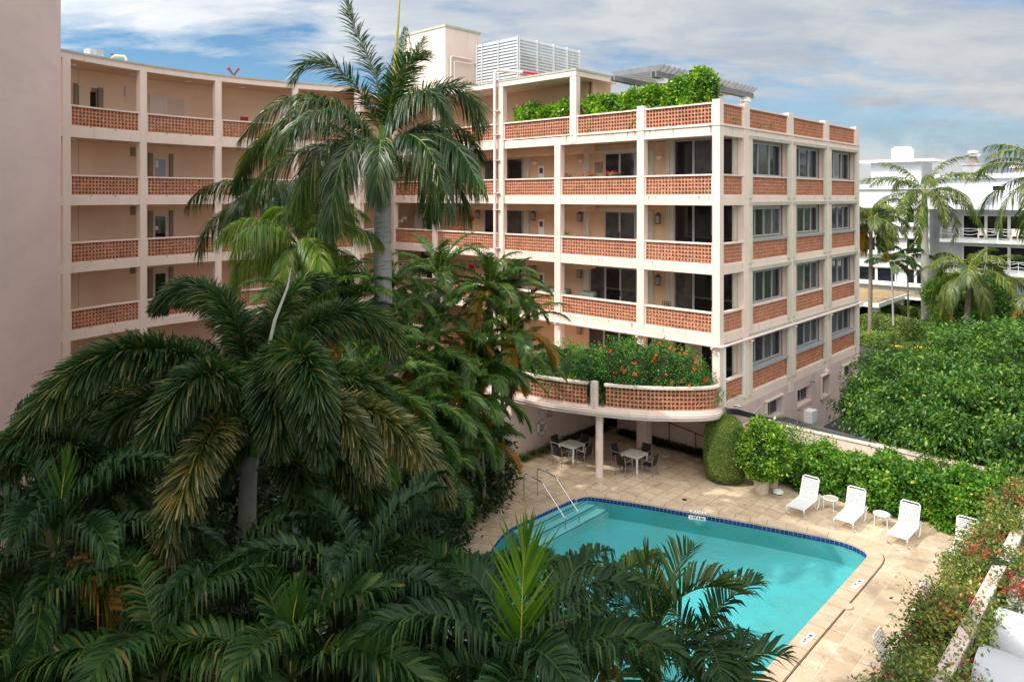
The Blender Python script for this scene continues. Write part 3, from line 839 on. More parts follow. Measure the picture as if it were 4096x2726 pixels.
# --- windows
def win_left(t0, t1, z0, z1, panes, s=2.0, glass='glass_dark', fm='alu_frame', tracks=None, handle=True, panel=None):
    """window or sliding door on the back wall of a balcony (plane s)"""
    g = WB()
    f = .05
    g.box(s - .05, s - .004, t0 - .06, t0, z0, z1 + .06); g.box(s - .05, s - .004, t1, t1 + .06, z0, z1 + .06)
    g.box(s - .05, s - .004, t0, t1, z1, z1 + .06)
    w = (t1 - t0) / panes
    for i in range(1, panes):
        g.box(s - .055, s - .004, t0 + i * w - f, t0 + i * w + f, z0, z1)
    g.box(s - .053, s - .004, t0, t1, z0, z0 + .06)
    fr = g.build('window', fm, apt)
    gp = WB(); pr = random.Random(int(t0 * 100 + z0 * 7))
    for i in range(panes): gp.mi = 1 if pr.random() < .28 else 0; gp.box(s - .022, s - .003, t0 + i * w, t0 + i * w + w, z0, z1)
    gp.build('pane', [glass, 'glass_curtain'], fr)
    if handle:
        c = t0 + (t1 - t0) / panes
        h = WB(); h.box(s - .075, s - .055, c - .035, c - .015, z0 + .85, z0 + 1.15); h.box(s - .075, s - .055, c + .015, c + .035, z0 + .85, z0 + 1.15)
        h.build('handle', 'black_paint', fr)
    if tracks:
        for a, b in tracks:
            h = WB(); n = max(2, int((b - a) / .06))
            for i in range(n):
                x = a + (b - a) * i / n
                h.box(s - (.16 if i % 2 else .12), s - .003, x, x + (b - a) / n, z0, z1 + .10)
            h.build('shutter_track', 'track_beige', fr)
    return fr
def lantern(t, z, s=2.0):
    g = WB()
    g.box(s - .06, s - .01, t - .05, t + .05, z - .12, z + .12)
    g.box(s - .22, s - .08, t - .11, t + .11, z - .24, z - .20)
    g.box(s - .24, s - .06, t - .13, t + .13, z + .16, z + .19)
    g.box(s - .20, s - .10, t - .07, t + .07, z + .19, z + .26)
    g.box(s - .17, s - .03, t - .02, t + .02, z + .26, z + .30)
    for a in (-.11, .095):
        for b in (-.22, -.095): g.box(s + b, s + b + .015, t + a, t + a + .015, z - .20, z + .16)
    l = g.build('wall_lantern', 'bronze', apt)
    WB().box(s - .205, s - .095, t - .095, t + .095, z - .19, z + .15).build('lamp_glass', 'lamp_glass', l)
def sconce(t, z, s=2.0):
    x, y, _ = W(s, t)
    g = MB(); g.lathe((x, y, z), [(.05, -.12), (.10, -.10), (.17, 0), (.20, .02), (.20, .06)], 16)
    g.build('wall_sconce', 'plaster_cream', apt)
for k in (0, 1, 2, 3):
    zf = ZS[k]; z1 = ZB[k + 1] - .02
    hz = zf + 2.12
    win_left(.42, 3.30, zf, z1 if k != 1 else z1 - .1, 3, tracks=[(3.36, 3.75)], s=2.0)
    (sconce if k == 3 else lantern)(4.18, zf + 1.85)
    if k == 0: pass
    elif k == 1:
        win_left(5.50, 8.30, zf, hz + .12, 3, tracks=[(4.50, 4.78), (8.40, 8.68)])
    else:
        win_left(5.60, 7.35, zf, hz, 2, tracks=[(4.50, 4.78), (8.40, 8.68)])
        g = WB(); g.box(1.955, 1.997, 4.78, 8.40, hz + .06, hz + .22); g.build('shutter_header', 'track_beige', apt)
        if k == 3: WB().box(1.96, 1.99, 7.55, 8.05, zf + 1.2, zf + 1.75).build('wall_plaque', 'track_brown', apt)
    (sconce if k == 3 else lantern)(8.96, zf + 1.85)
    if k: (sconce if k == 3 else lantern)(12.25, zf + 1.85)
    if k:
        d = WB().box(1.965, 1.997, 11.54, 11.95, zf + .1, zf + 1.66).build('meter_door', 'white_frame', apt)
        WB().box(1.955, 1.964, 11.62, 11.87, zf + 1.25, zf + 1.55).build('vent', 'bronze', d)
    win_left(13.2, 16.2, zf, hz, 2, tracks=[(12.62, 12.95)])
    if k:
        d = WB().box(1.965, 1.997, 17.0, 17.75, zf + .05, zf + 1.9).build('hose_cabinet', 'peach_wall_dimmed', apt)
        WB().box(1.955, 1.964, 17.15, 17.6, zf + 1.45, zf + 1.75).build('cabinet_window', 'red_paint', d)
        if k < 3: lantern(16.75, zf + 1.85)
# shuttered doors behind the planted terrace
win_left(4.6, 8.4, ZS[0], ZS[0] + 2.1, 4, glass='glass_dark')
d = WB().box(1.93, 1.96, 1.9, 2.75, ZS[0], ZS[0] + 2.2).build('louvred_shutter', 'track_beige', apt)
g = WB()
for j in range(30): g.box(1.90, 1.925, 2.0, 2.65, ZS[0] + .15 + j * .066, ZS[0] + .19 + j * .066)
g.build('louver', 'track_beige', d)
# iron gates on the gallery
for k in (1, 2, 3):
    zf = ZS[k]
    WB().box(2.26, 2.298, 21.2, 22.5, zf, zf + 2.35).build('doorway', 'glass_dark', apt)
    g = WB()
    for i in range(10): g.box(1.60, 1.63, 21.25 + i * .125, 21.28 + i * .125, zf, zf + 1.85)
    g.box(1.59, 1.64, 21.2, 22.45, zf + 1.58, zf + 1.63); g.box(1.59, 1.64, 21.2, 22.45, zf + .1, zf + .14)
    g.build('iron_gate', 'white_paint', apt)
# right facade windows with shutter tracks
for k in range(4):
    zf = ZS[k]; zw0 = ZR[k] + (.14 if k in (2, 0) else .02); zw1 = ZB[k + 1] - .02
    for bi, (a, b) in enumerate(bays_r[1:]):
        g = WB()
        a1, b1 = a + .21, b - .38
        if k == 3: zz1 = zw1 - .08
        else: zz1 = zw1 - .14
        g.box(a1, b1, .30, .40, zw0, zw0 + .06); g.box(a1, b1, .30, .40, zz1 - .05, zz1)
        n = 4 if k < 3 else 3
        for i in range(n + 1):
            x = a1 + (b1 - a1) * i / n
            g.box(x - .024, x + .024, .285 if i % 2 else .27, .405, zw0, zz1)
        w = g.build('window', 'alu_frame', apt)
        gp = WB(); pr = random.Random(k * 10 + bi)
        for i in range(n):
            gp.mi = pr.choice([0, 1, 0, 1, 0, 1, 2]); x0 = a1 + (b1 - a1) * i / n; gp.box(x0, x0 + (b1 - a1) / n, .34, .36, zw0 + .05, zz1 - .04)
        gp.build('pane', ['glass_blue', 'glass_dark', 'glass_curtain'], w)
        if zw0 > ZR[k] + .05:
            WB().box(a + .02, b - .02, -.04, .36, ZR[k] + .004, ZR[k] + .07).build('window_sill', 'alu_frame', w)
        h = WB()
        z0 = zf - .10
        h.box(a - .06, a + .10, -.09, .04, z0, zw1 - .01); h.box(a + .10, a + .20, -.05, .05, z0, zw1 - .01)
        h.build('shutter_track', 'track_beige', w); h = WB()
        h.box(b - .09, b + .06, -.09, .04, z0, zw1 - .01); h.box(b - .15, b - .09, -.05, .05, z0, zw1 - .01)
        h.build('shutter_track', 'track_beige', w)
        WB().box(a - .08, b + .08, -.11, .05, zw1, zw1 + .16).build('shutter_header', 'coping_grey', w)
    # narrow balcony bay next to the corner: tracks at the far end
    WB().box(2.20, 2.34, .36, .60, zf, zw1).build('shutter_track', 'track_beige', apt)
    if k == 0:
        WB().box(.36, .46, -.05, .05, zf - .1, ZB[1] - .05).build('shutter_track', 'white_frame', apt)
        WB().box(2.2, 2.32, -.05, .05, zf - .1, ZB[1] - .05).build('shutter_track', 'white_frame', apt)
# ground windows of the right facade
for i, (a, b, z0, z1) in enumerate(wins):
    g = WB(); m_ = (a + b) / 2
    g.box(a, b, .22, .28, z0, z0 + .05); g.box(a, b, .22, .28, z1 - .05, z1); g.box(a, a + .05, .22, .28, z0, z1); g.box(b - .05, b, .22, .28, z0, z1); g.box(m_ - .02, m_ + .02, .22, .28, z0, z1)
    w = g.build('window', 'alu_frame', apt)
    WB().box(a, b, .25, .27, z0, z1).build('pane', 'glass_blue', w)
    WB().box(a - .05, b + .05, -.05, .03, z0 - .14, z0 - .01).build('window_sill', 'ground_wall', w)
    if i != 1:
        g = WB(); g.box(a - .12, a - .01, -.08, .02, z0 - .1, z1 + .05); g.box(b + .01, b + .12, -.08, .02, z0 - .1, z1 + .05); g.box(a - .15, b + .15, -.10, .02, z1 + .05, z1 + .12)
        g.build('shutter_track', 'track_beige', w)
# AC unit, floodlight, conduit on the side wall
ac = WB().box(9.05, 9.75, -.42, .02, .35, .95).build('air_conditioner', 'white_paint', apt, bevel=.01)
g = WB()
for j in range(9): g.box(9.755, 9.765, -.38, -.05, .42 + j * .055, .45 + j * .055)
g.build('grille', 'dark_metal', ac)
g = WB(); g.box(9.9, 10.02, -.05, .03, 2.3, 2.42); g.tube([(9.96, -.05, 2.36), (9.9, -.22, 2.30)], .05, 8); g.tube([(9.96, -.05, 2.36), (10.05, -.22, 2.28)], .05, 8)
g.build('floodlight', 'silver', apt)
g = WB(); g.box(12.0, 12.25, -.16, .03, 2.32, 2.5); g.build('wall_lamp', 'pipe_pink', apt)
g = WB(); g.tube([(1.35, .02, 2.85), (1.45, -.25, 2.83)], .045, 8); g.build('floodlight', 'silver', apt)
# --- pipes
g = WB()
PZ = 5.60
g.tube([(-.12, 12.0, PZ), (-.12, 6.0, PZ), (-.12, -.10, PZ), (-.10, -.13, PZ), (6, -.13, PZ), (17.9, -.13, PZ)], .062, 10)
for t in (.25, 8.9, 4.0): g.box(-.30, .02, t - .03, t + .03, PZ - .10, PZ - .06); g.tube([(-.28, t, PZ - .10), (.02, t, PZ - .38)], .02, 5); g.box(-.02, .01, t - .06, t + .06, PZ - .45, PZ - .1)
for s_ in (2.6, 7.45, 12.3, 17.3): g.box(s_ - .03, s_ + .03, -.30, .02, PZ - .10, PZ - .06); g.tube([(s_, -.28, PZ - .10), (s_, .02, PZ - .38)], .02, 5); g.box(s_ - .06, s_ + .06, -.02, .01, PZ - .45, PZ - .1)
for c in (2.2, 6.5, 10): g.tube([(-.12, c, PZ), (-.12, c + .12, PZ)], .075, 10)
for c in (4.8, 9.6, 14.4): g.tube([(c, -.13, PZ), (c + .12, -.13, PZ)], .075, 10)
g.build('drain_pipe', 'pipe_pink', apt, smooth=True)
g = WB()
PT = 13.25
g.tube([(-.16, PT, 0), (-.16, PT, 18.72), (-.12, PT - .03, 18.82), (0.0, PT - .1, 18.86), (1.1, PT - .9, 18.80)], .085, 12)
for z in (1.5, 4.4, 6.1, 8.3, 9.1, 11.2, 12.1, 13.9, 15.3, 16.6): g.tube([(-.16, PT, z), (-.16, PT, z + .06)], .115, 12); g.box(-.16, .02, PT - .25, PT + .12, z, z + .04)
g.build('downpipe', 'pipe_pink', apt, smooth=True)
g = WB(); g.tube([(1.1, PT - .9, 18.80), (2.6, PT - 2.0, 18.62)], .075, 10); g.build('red_pipe', 'red_paint', apt, smooth=True)
g = WB(); g.tube([(-.03, 12.72, 2.7), (-.03, 12.72, 15.0)], .03, 6); g.build('rust_stained_conduit', 'track_beige', apt)

# --- curved gallery wing
def arc_a(px, r=ARAD):
    d = np.array([(px - 2048) / FPX, 1.0]); c = -ACEN
    A = d @ d; Bq = 2 * d @ c; Cq = c @ c - r * r
    D = (-Bq + math.sqrt(Bq * Bq - 4 * A * Cq)) / (2 * A)
    p = d * D - ACEN
    return math.atan2(p[1], p[0])
acol = [(arc_a(250), arc_a(281.5)), (arc_a(560), arc_a(587)), (arc_a(861), arc_a(886)), (arc_a(1171), arc_a(1193)), (arc_a(1418), arc_a(1441))]
A_END = acol[-1][1]; A_ST = arc_a(60)
G0, G1 = ARAD, ARAD + 2.2
g = MB()
for a, b in acol: g.arcbox(G0 - .02, G0 + .32, a, b, -.4, 18.0, 2)
g.build('column', 'pink_frame', apt)
g = MB()
for k in range(5): g.arcbox(G0, G0 + .30, A_ST, A_END + .002, ZB[k], ZS[k] + (.07 if k == 4 else 0))
g.arcbox(G0 - .005, G0 + .30, A_ST, A_END + .003, ROOF_B, ROOF_T - .09)
g.build('beam', 'pink_frame', apt)
g = MB()
for k in range(5): g.arcbox(G0 + .3, G1 + .1, A_ST, A_END, ZB[k] + .03, ZS[k] - .03)
g.arcbox(G0 + .3, G1 + 8, A_ST, A_END, ROOF_B + .02, ROOF_T - .1)
g.build('floor_slab', 'ceiling_paint', apt)
MB().arcbox(G0 - .04, G1 + 8, A_ST, A_END + .004, ROOF_T - .09, ROOF_T).build('roof', 'coping_grey', apt)
g = MB(); g.arcbox(G1, G1 + .25, A_ST, A_END, -.4, ROOF_B + .02); g.arcbox(G1 - .06, G1, arc_a(430) - .03, arc_a(430), -.4, ROOF_B); g.build('wall', 'peach_wall', apt)
g = MB(); g.arcbox(G0 + .3, G1 + 7.9, A_END + .006, A_END - .014, -.4, ROOF_B - .01, 1); g.build('end_wall', 'pink_stucco', apt)
for k in range(5):
    z0, z1 = ZS[k], ZR[k]
    if k == 4: z0 = 15.02
    for i in range(4):
        a0, a1 = acol[i][1], acol[i + 1][0]          # angles decrease to the right
        Lr = (a0 - a1) * G0
        sc = screen('balustrade', (lambda aa: (lambda x, d: (ACEN[0] + (G0 + .04 + d) * np.cos(aa - (x + .07) / G0), ACEN[1] + (G0 + .04 + d) * np.sin(aa - (x + .07) / G0))))(a0), Lr - .14, z0 + .045, z1 - .075, apt)
        g = MB(); g.arcbox(G0 - .02, G0 + .2, a1, a0, z1 - .07, z1); g.arcbox(G0 + .01, G0 + .16, a0 - .07 / G0, a0, z0 - .01, z1 - .07, 1); g.arcbox(G0 + .01, G0 + .16, a1, a1 + .07 / G0, z0 - .01, z1 - .07, 1); g.arcbox(G0 + .012, G0 + .158, a1 + .07 / G0, a0 - .07 / G0, z0 - .012, z0 + .04)
        g.mi = 1
        for f_ in (.3, .65): aa = a0 + (a1 - a0) * f_; g.arcbox(G0 - .003, G0 + .02, aa, aa + .004, z0 - .03, z0 + .008, 1)
        g.build('rail_cap', ['pink_frame', 'black_paint'], sc)
# gallery doors, louvres, ceiling lamps
def arc_part(name, a0, a1, z0, z1, m, parent=None, r0=G1 - .04, r1=G1 - .003):
    return MB().arcbox(r0, r1, a0, a1, z0, z1, 2).build(name, m, parent or apt)
AW = lambda px: arc_a(px, G1)
zf = 15.0
w = arc_part('window', AW(305), AW(388), zf + .1, zf + 2.15, 'track_brown'); arc_part('pane', AW(314), AW(380), zf + .1, zf + 1.95, 'glass_dark', w, G1 - .06, G1 - .042)
arc_part('shutter_track', AW(293), AW(305), zf + .1, zf + 2.25, 'track_brown', w, G1 - .14); arc_part('shutter_track', AW(388), AW(407), zf + .1, zf + 2.2, 'track_brown', w, G1 - .14)
arc_part('shutter_header', AW(296), AW(405), zf + 2.15, zf + 2.28, 'pink_frame', w, G1 - .1)
arc_part('alarm_box', AW(497), AW(512), zf + 1.95, zf + 2.4, 'pink_frame', None, G1 - .12)
dd = arc_part('door', AW(665), AW(735), zf, zf + 2.1, 'pink_stucco'); arc_part('door_panel', AW(672), AW(716), zf + .2, zf + 1.95, 'ceiling_paint', dd, G1 - .055, G1 - .041); arc_part('handle', AW(690), AW(694), zf + 1.05, zf + 1.1, 'yellow_paint', dd, G1 - .09, G1 - .055)
arc_part('louvred_shutter', AW(596), AW(664), zf, zf + 2.15, 'pink_frame', None, G1 - .07)
def small(px0, px1, z0, z1): return AW(px0), AW(px1), z0, z1
for k in (3, 2, 1):
    zf = ZS[k]
    dd = arc_part('door', AW(610), AW(672), zf, zf + 2.1, 'pink_stucco'); arc_part('pane', AW(620), AW(660), zf + .1, zf + 1.9, 'frosted' if k == 3 else 'glass_dark', dd, G1 - .055, G1 - .041)
    arc_part('shutter_track', AW(592), AW(608), zf, zf + 2.2, 'track_brown', dd, G1 - .12); arc_part('shutter_track', AW(676), AW(690), zf, zf + 2.2, 'track_brown', dd, G1 - .12)
    if k == 3: arc_part('paper_notice', AW(620), AW(632), zf + 1.45, zf + 1.85, 'sign_white', dd, G1 - .062, G1 - .056)
    if k == 2: arc_part('paper_notice', AW(618), AW(631), zf + 1.2, zf + 1.4, 'sign_white', dd, G1 - .062, G1 - .056)
    arc_part('wall_vent', AW(520), AW(541), zf + 2.0, zf + 2.45, 'track_brown', None, G1 - .03)
for k in (4, 3, 2, 1):
    zf = ZS[k] + (.05 if k == 4 else 0)
    dd = arc_part('hose_cabinet', AW(950), AW(996), zf, zf + 1.55, 'peach_wall'); arc_part('cabinet_window', AW(960), AW(992), zf + 1.2, zf + 1.42, 'red_paint', dd, G1 - .052, G1 - .041)
for k in (5, 4, 3):
    zc_ = (ROOF_B if k == 5 else ZB[k]) + .02
    for px in (290, 530, 755, 968):
        a = arc_a(px, G0 + 1.2); x, y, _ = ARC(G0 + 1.2, a)
        MB().lathe((x, y, zc_), [(.17, -.06), (.18, -.03), (.15, .02)], 16).build('ceiling_lamp', 'white_frame', apt, smooth=True)
# stair bay between the curved and the straight wing
e0 = ARC(G0 + .3, A_END); e1 = W(.2, 22.85)
def quadbox(g, p, q, w, z0, z1):
    p = np.array(p[:2]); q = np.array(q[:2]); d = q - p; d /= np.linalg.norm(d); n = np.array([-d[1], d[0]]) * w
    vs = [(*p, z0), (*q, z0), (*(q + n), z0), (*(p + n), z0), (*p, z1), (*q, z1), (*(q + n), z1), (*(p + n), z1)]
    g.raw(vs, [(3, 2, 1, 0), (4, 5, 6, 7), (0, 1, 5, 4), (1, 2, 6, 5), (2, 3, 7, 6), (3, 0, 4, 7)])
g = MB()
b0 = np.array(e0[:2]) + np.array([-1.0, 5.5]); b1 = np.array(e1[:2]) + np.array([1.5, 2.5])
quadbox(g, b0, b1, .2, -.4, 17.9); g.build('stair_wall', 'peach_wall', apt)
g = MB()
pA = np.array(ARC(G0, A_END)[:2]); pB = np.array(e1[:2])
for k in range(1, 5): quadbox(g, pA, pB, .28, ZB[k], ZS[k] - .004)
quadbox(g, pA, pB, .28, ROOF_B, ROOF_T - .095)
g.build('beam', 'pink_frame', apt)
g = MB(); poly = [tuple(pA + [0, .3]), tuple(pB + [0, .3]), tuple(b1), tuple(b0)]
g.prism(poly, ROOF_B + .03, ROOF_T - .1); g.build('roof', 'coping_grey', apt)
for k in range(1, 4):
    MB().prism([tuple(pA + [0, .3]), tuple(pB + [0, .3]), tuple(b1), tuple(b0)], ZB[k] + .03, ZS[k] - .03).build('floor_slab', 'ceiling_paint', apt)
    g = MB(); d = (pB - pA); n = 22
    for i in range(n + 1):
        p = pA + d * i / n; g.box(p[0], p[0] + .02, p[1] + .1, p[1] + .12, ZS[k], ZS[k] + 1.0)
    g.tube([(pA[0], pA[1] + .11, ZS[k] + 1), (pB[0], pB[1] + .11, ZS[k] + 1)], .025, 6)
    g.build('stair_railing', 'white_frame', apt)
    g = MB(); L_ = np.linalg.norm(b1 - b0)
    for i in range(9):
        f0 = .1 + .07 * i; p = b0 + (b1 - b0) * f0 + np.array([.2, -1.3])
        g.box(p[0], p[0] + .36, p[1], p[1] + 1.1, ZS[k] + .18 * i, ZS[k] + .18 * (i + 1))
    g.build('stair_flight', 'pink_stucco', apt)

# --- things on the roofs
def roof_pt(px, z, s): # point on plane s at pixel column px
    d = px - 2048; X0 = C0[0] + U[0] * s; Y0 = C0[1] + U[1] * s
    t = (X0 * FPX - Y0 * d) / (-V[0] * FPX + V[1] * d); return t
# lift tower
lt = WB().box(2.4, 5.5, 20.3, 24.5, 18.2, 22.85).build('lift_tower', ['pink_frame'], None)
setp(lt, 'tall plain pink lift tower rising from the flat roof beside the louvred screen', 'roof tower')
WB().box(2.34, 5.56, 20.24, 24.56, 22.85, 23.0).build('coping', 'coping_grey', None)
for o in [COL.objects[-1]]:
    o.parent = lt; o.location = o.location - lt.location
def child_of(o, par):
    o.parent = par; o.location = o.location - wloc(par)
g = WB()
yy = 20.24
g.tube([(4.6, 20.17, 21.0), (2.9, 20.17, 21.0), (2.75, 20.17, 20.9), (2.75, 20.17, 18.3)], .07, 8); g.tube([(4.6, 20.12, 20.7), (3.1, 20.12, 20.7), (3.02, 20.12, 20.6), (3.02, 20.12, 18.3)], .05, 8)
g.tube([(4.9, 20.15, 20.85), (5.5, 20.15, 20.85)], .09, 8)
pp = g.build('pipe_run', 'pipe_pink', lt, smooth=True)
for i, s0 in enumerate((3.55, 4.15, 4.75)):
    b = WB().box(s0, s0 + .42, 20.02, 20.23, 18.95, 19.75).build('electric_box', 'pink_frame', lt)
    WB().box(s0 + .16, s0 + .26, 20.0, 20.018, 19.3, 19.5).build('switch', 'black_paint', b)
g = WB(); g.tube([(3.4, 20.1, 18.75), (5.3, 20.1, 18.75)], .03, 6); g.tube([(3.75, 20.1, 18.75), (3.75, 20.1, 19)], .03, 6); g.build('conduit', 'pink_frame', lt)
# louvred plant screen
ls = empty('plant_screen', W(3.3, 14.7, 18.2), 'white horizontal louvre enclosure hiding machinery on the flat roof right of the lift tower', 'louvre screen')
def louver_side(p0, p1, z0, z1, posts, out):
    """out: outward unit offset in plan"""
    P0 = np.array(W(*p0)[:2]); P1 = np.array(W(*p1)[:2]); d = P1 - P0; Ln = np.linalg.norm(d); d /= Ln
    o = np.array([d[1], -d[0]]) * out
    vs = []; fs = []
    n = 17; h = (z1 - z0) / n
    for i in range(n):
        za = z0 + i * h
        A = [P0 + o * .09, P1 + o * .09, P1 - o * .02, P0 - o * .02]
        zz = [za + .0, za + .0, za + h * .92, za + h * .92]
        b = len(vs)
        for q, z in zip(A, zz): vs.append((q[0], q[1], z))
        for q, z in zip(A, zz): vs.append((q[0], q[1], z + .018))
        fs += [(b, b + 1, b + 2, b + 3), (b + 4, b + 7, b + 6, b + 5), (b, b + 4, b + 5, b + 1), (b + 1, b + 5, b + 6, b + 2), (b + 2, b + 6, b + 7, b + 3), (b + 3, b + 7, b + 4, b)]
    g = MB(); g.raw(vs, fs); g.build('louver_panel', 'louver_white', ls)
    g = MB()
    for f_ in posts:
        q = P0 + d * Ln * f_
        a = q + d * .03 + o * .115; b_ = q - d * .03 + o * .115; c = q - d * .03 - o * .04; e = q + d * .03 - o * .04
        g.raw([(*a, z0 - .1), (*b_, z0 - .1), (*c, z0 - .1), (*e, z0 - .1), (*a, z1 + .03), (*b_, z1 + .03), (*c, z1 + .03), (*e, z1 + .03)], [(0, 1, 2, 3), (4, 7, 6, 5), (0, 4, 5, 1), (1, 5, 6, 2), (2, 6, 7, 3), (3, 7, 4, 0)])
    g.build('post', 'louver_white', ls)
louver_side((3.3, 14.7), (3.3, 18.2), 18.35, 21.5, (0, .46, .87, 1), -1)
louver_side((3.3, 14.7), (9.1, 14.7), 18.35, 21.5, (0, .28, .55, .78, 1), 1)
WB().box(4.2, 8.2, 15.6, 17.4, 18.2, 20.6).build('chiller', 'coping_grey', ls)
louver_side((9.1, 14.7), (9.1, 18.2), 18.35, 21.5, (0, .5, 1), 1)
louver_side((3.3, 18.2), (9.1, 18.2), 18.35, 21.5, (0, .3, .6, 1), -1)
# small roof equipment on the curved wing
def roof_on_arc(px, r=G0 + 2.5): a = arc_a(px, r); return ARC(r, a)
x, y, _ = roof_on_arc(375)
setp(MB().lathe((x, y, ROOF_T), [(.42, 0), (.42, .62), (.44, .64), (.44, .70), (.38, .75), (.05, .78)], 24).build('roof_fan', 'silver', None, smooth=True), 'round silver exhaust fan on the roof edge at the far left', 'roof vent')
x, y, _ = roof_on_arc(455)
g = MB(); g.tube([(x - .35, y, ROOF_T), (x - .35, y, ROOF_T + .5)], .06, 8); g.tube([(x - .1, y, ROOF_T), (x - .1, y, ROOF_T + .5), (x + .05, y + .0, ROOF_T + .62), (x + .55, y, ROOF_T + .6), (x + .62, y, ROOF_T + .5), (x + .62, y, ROOF_T)], .07, 8)
g.mi = 1; g.box(x - .4, x - .28, y - .03, y + .03, ROOF_T + .5, ROOF_T + .56); g.box(x - .16, x, y - .02, y + .02, ROOF_T + .68, ROOF_T + .72)
setp(g.build('vent_pipe', ['pipe_cream', 'black_paint'], None, smooth=True), 'cream bent pipes with small black caps on the roof next to the silver fan', 'roof pipe')
x, y, _ = roof_on_arc(934, G0 + .9)
st = empty('fire_standpipe', (x, y, ROOF_T), 'red and green Y shaped fire hose standpipe on the curved roof edge', 'standpipe')
MB().tube([(x, y, ROOF_T), (x, y, ROOF_T + .2)], .08, 10).build('riser', 'red_paint', st)
g = MB()
for sg in (-1, 1): g.tube([(x, y, ROOF_T + .18), (x + sg * .22, y, ROOF_T + .48)], .055, 8)
g.build('valve_body', 'bronze', st)
for sg in (-1, 1): MB().tube([(x + sg * .24, y, ROOF_T + .50), (x + sg * .29, y, ROOF_T + .56)], .10, 12).build('valve_wheel', 'red_paint', st)
x, y, _ = W(1.0, 19.2)
setp(MB().lathe((x, y, ROOF_T), [(.36, 0), (.36, .5), (.38, .55), (.3, .62), (.05, .64)], 20).build('roof_fan', 'silver', None, smooth=True), 'round silver exhaust fan on the roof in front of the lift tower', 'roof vent')

# --- pergola on the roof terrace
pg = empty('pergola', W(5, 3.5, 15.0), 'weathered grey timber pergola on white columns over the roof terrace', 'pergola')
zc0 = 17.42
for s_ in (1.13, 5.4, 9.66):
    for t_ in (3.48,):
        x, y, _ = W(s_, t_)
        g = MB(); g.lathe((x, y, 14.98), [(.22, 0), (.22, .12), (.17, .16), (.15, 2.05), (.20, 2.1), (.20, 2.16), (.17, 2.2)], 18); g.box(x - .24, x + .24, y - .24, y + .24, 17.18, 17.30); g.lathe((x, y, 17.30), [(.27, 0), (.29, .06), (.29, .12)], 4)
        g.build('column', 'white_paint', pg)
for t_ in (3.36, 3.60):
    g = WB(); g.box(.35, 10.4, t_ - .04, t_ + .04, zc0, zc0 + .28); g.build('beam', 'grey_wood', pg)
for t_ in (5.35, 5.55):
    g = WB(); g.box(-.1, 10.2, t_ - .04, t_ + .04, zc0, zc0 + .24); g.build('beam', 'grey_wood', pg)
for i in range(22):
    s_ = .55 + i * .455
    g = WB()
    vs = [(s_ - .03, 3.02, zc0 + .48), (s_ + .03, 3.02, zc0 + .48), (s_ + .03, 3.02, zc0 + .56), (s_ - .03, 3.02, zc0 + .56)]
    prof = [(3.0, zc0 + .50), (3.0, zc0 + .56), (5.95, zc0 + .56), (5.95, zc0 + .50), (5.7, zc0 + .30), (3.25, zc0 + .30)]
    n = len(prof); vv = [(s_ - .03, a, b) for a, b in prof] + [(s_ + .03, a, b) for a, b in prof]
    g.addf(vv, [tuple(range(n)), tuple(range(2 * n - 1, n - 1, -1))] + [(i_, (i_ + 1) % n, (i_ + 1) % n + n, i_ + n) for i_ in range(n)])
    g.build('rafter', 'grey_wood', pg)

# --- tall tower wing at the left edge of the view (throws the court into shade)
P1 = np.array([-17.62, 28.0]); P0 = np.array([-11.6, 4.6])
tower = MB()
dirx = (P1 - P0) / np.linalg.norm(P1 - P0); nrm = np.array([-dirx[1], dirx[0]])
back0 = P0 + nrm * 12; back1 = P1 + nrm * 12
tower.prism([tuple(P0), tuple(P1), tuple(back1), tuple(back0)], -.5, 20.2)
tw = tower.build('tower_block', 'mauve_wall', None)
setp(tw, 'tall windowless mauve pink wall of the tower wing filling the left edge', 'building')
Pm = P0 + dirx * 5.6; Pn = P0 - dirx * 14  # unseen taller block, added to keep the foreground palms in shade
hb = MB(); hb.prism([tuple(Pn - nrm * .01), tuple(Pm - nrm * .01), tuple(Pm + nrm * 12), tuple(Pn + nrm * 12)], -.5, 29)
setp(hb.build('tower_block', 'mauve_wall', None), 'unseen taller mauve block added left of view to shade the foreground', 'building')
# ------------------------------------------------------------------ ground, driveway, deck, pool
def sheet(name, pts, z, m, kind='structure', holes=()):
    loops = [[Vector((p[0], p[1], 0)) for p in pts]] + [[Vector((p[0], p[1], 0)) for p in h] for h in holes]
    tri = tessellate_polygon(loops); allp = [p for l in loops for p in l]
    me = bpy.data.meshes.new(name); me.from_pydata([(p.x, p.y, z) for p in allp], [], [tuple(t) for t in tri]); me.update()
    o = link_mesh(name, me, m); o['kind'] = kind
    return o
sheet('ground', [(-900, -60), (900, -60), (1400, 1600), (-1400, 1600)], -.52, 'lawn', holes=[[(-3, 12), (14, 12), (14, 30), (-3, 30)]])
sheet('driveway', [W(-30, -11.4)[:2], W(-30, -60)[:2], W(49, -60)[:2], W(49, -3)[:2], W(37, 3)[:2], W(26, 22)[:2], W(17.6, 22)[:2], W(17.6, 0)[:2], W(2.9, 0)[:2], W(2.9, -11.4)[:2]], -.50, 'asphalt')
pool_ctrl = [W(-8.9, 3.38)[:2], W(-7.4, 3.36)[:2], W(-6.0, 3.30)[:2], (2.55, 28.38), (2.95, 28.60), (3.5, 28.48), (5.0, 27.92), (6.6, 27.2), (8.69, 26.27), (10.25, 25.52), (11.05, 25.1), (11.5, 24.78), (11.78, 24.4), (11.87, 24.0), (11.72, 23.66), (11.2, 23.08), (9.94, 21.75), (7.28, 18.95), (5.2, 16.75), (3.9, 15.4), (3.0, 14.5), (2.0, 14.1), (.8, 14.2), (-.4, 14.9), (-.95, 16.2), (-1.05, 18.2), (-1.0, 21), (-.85, 23.6), (-.55, 24.9), (-.2, 25.7)]
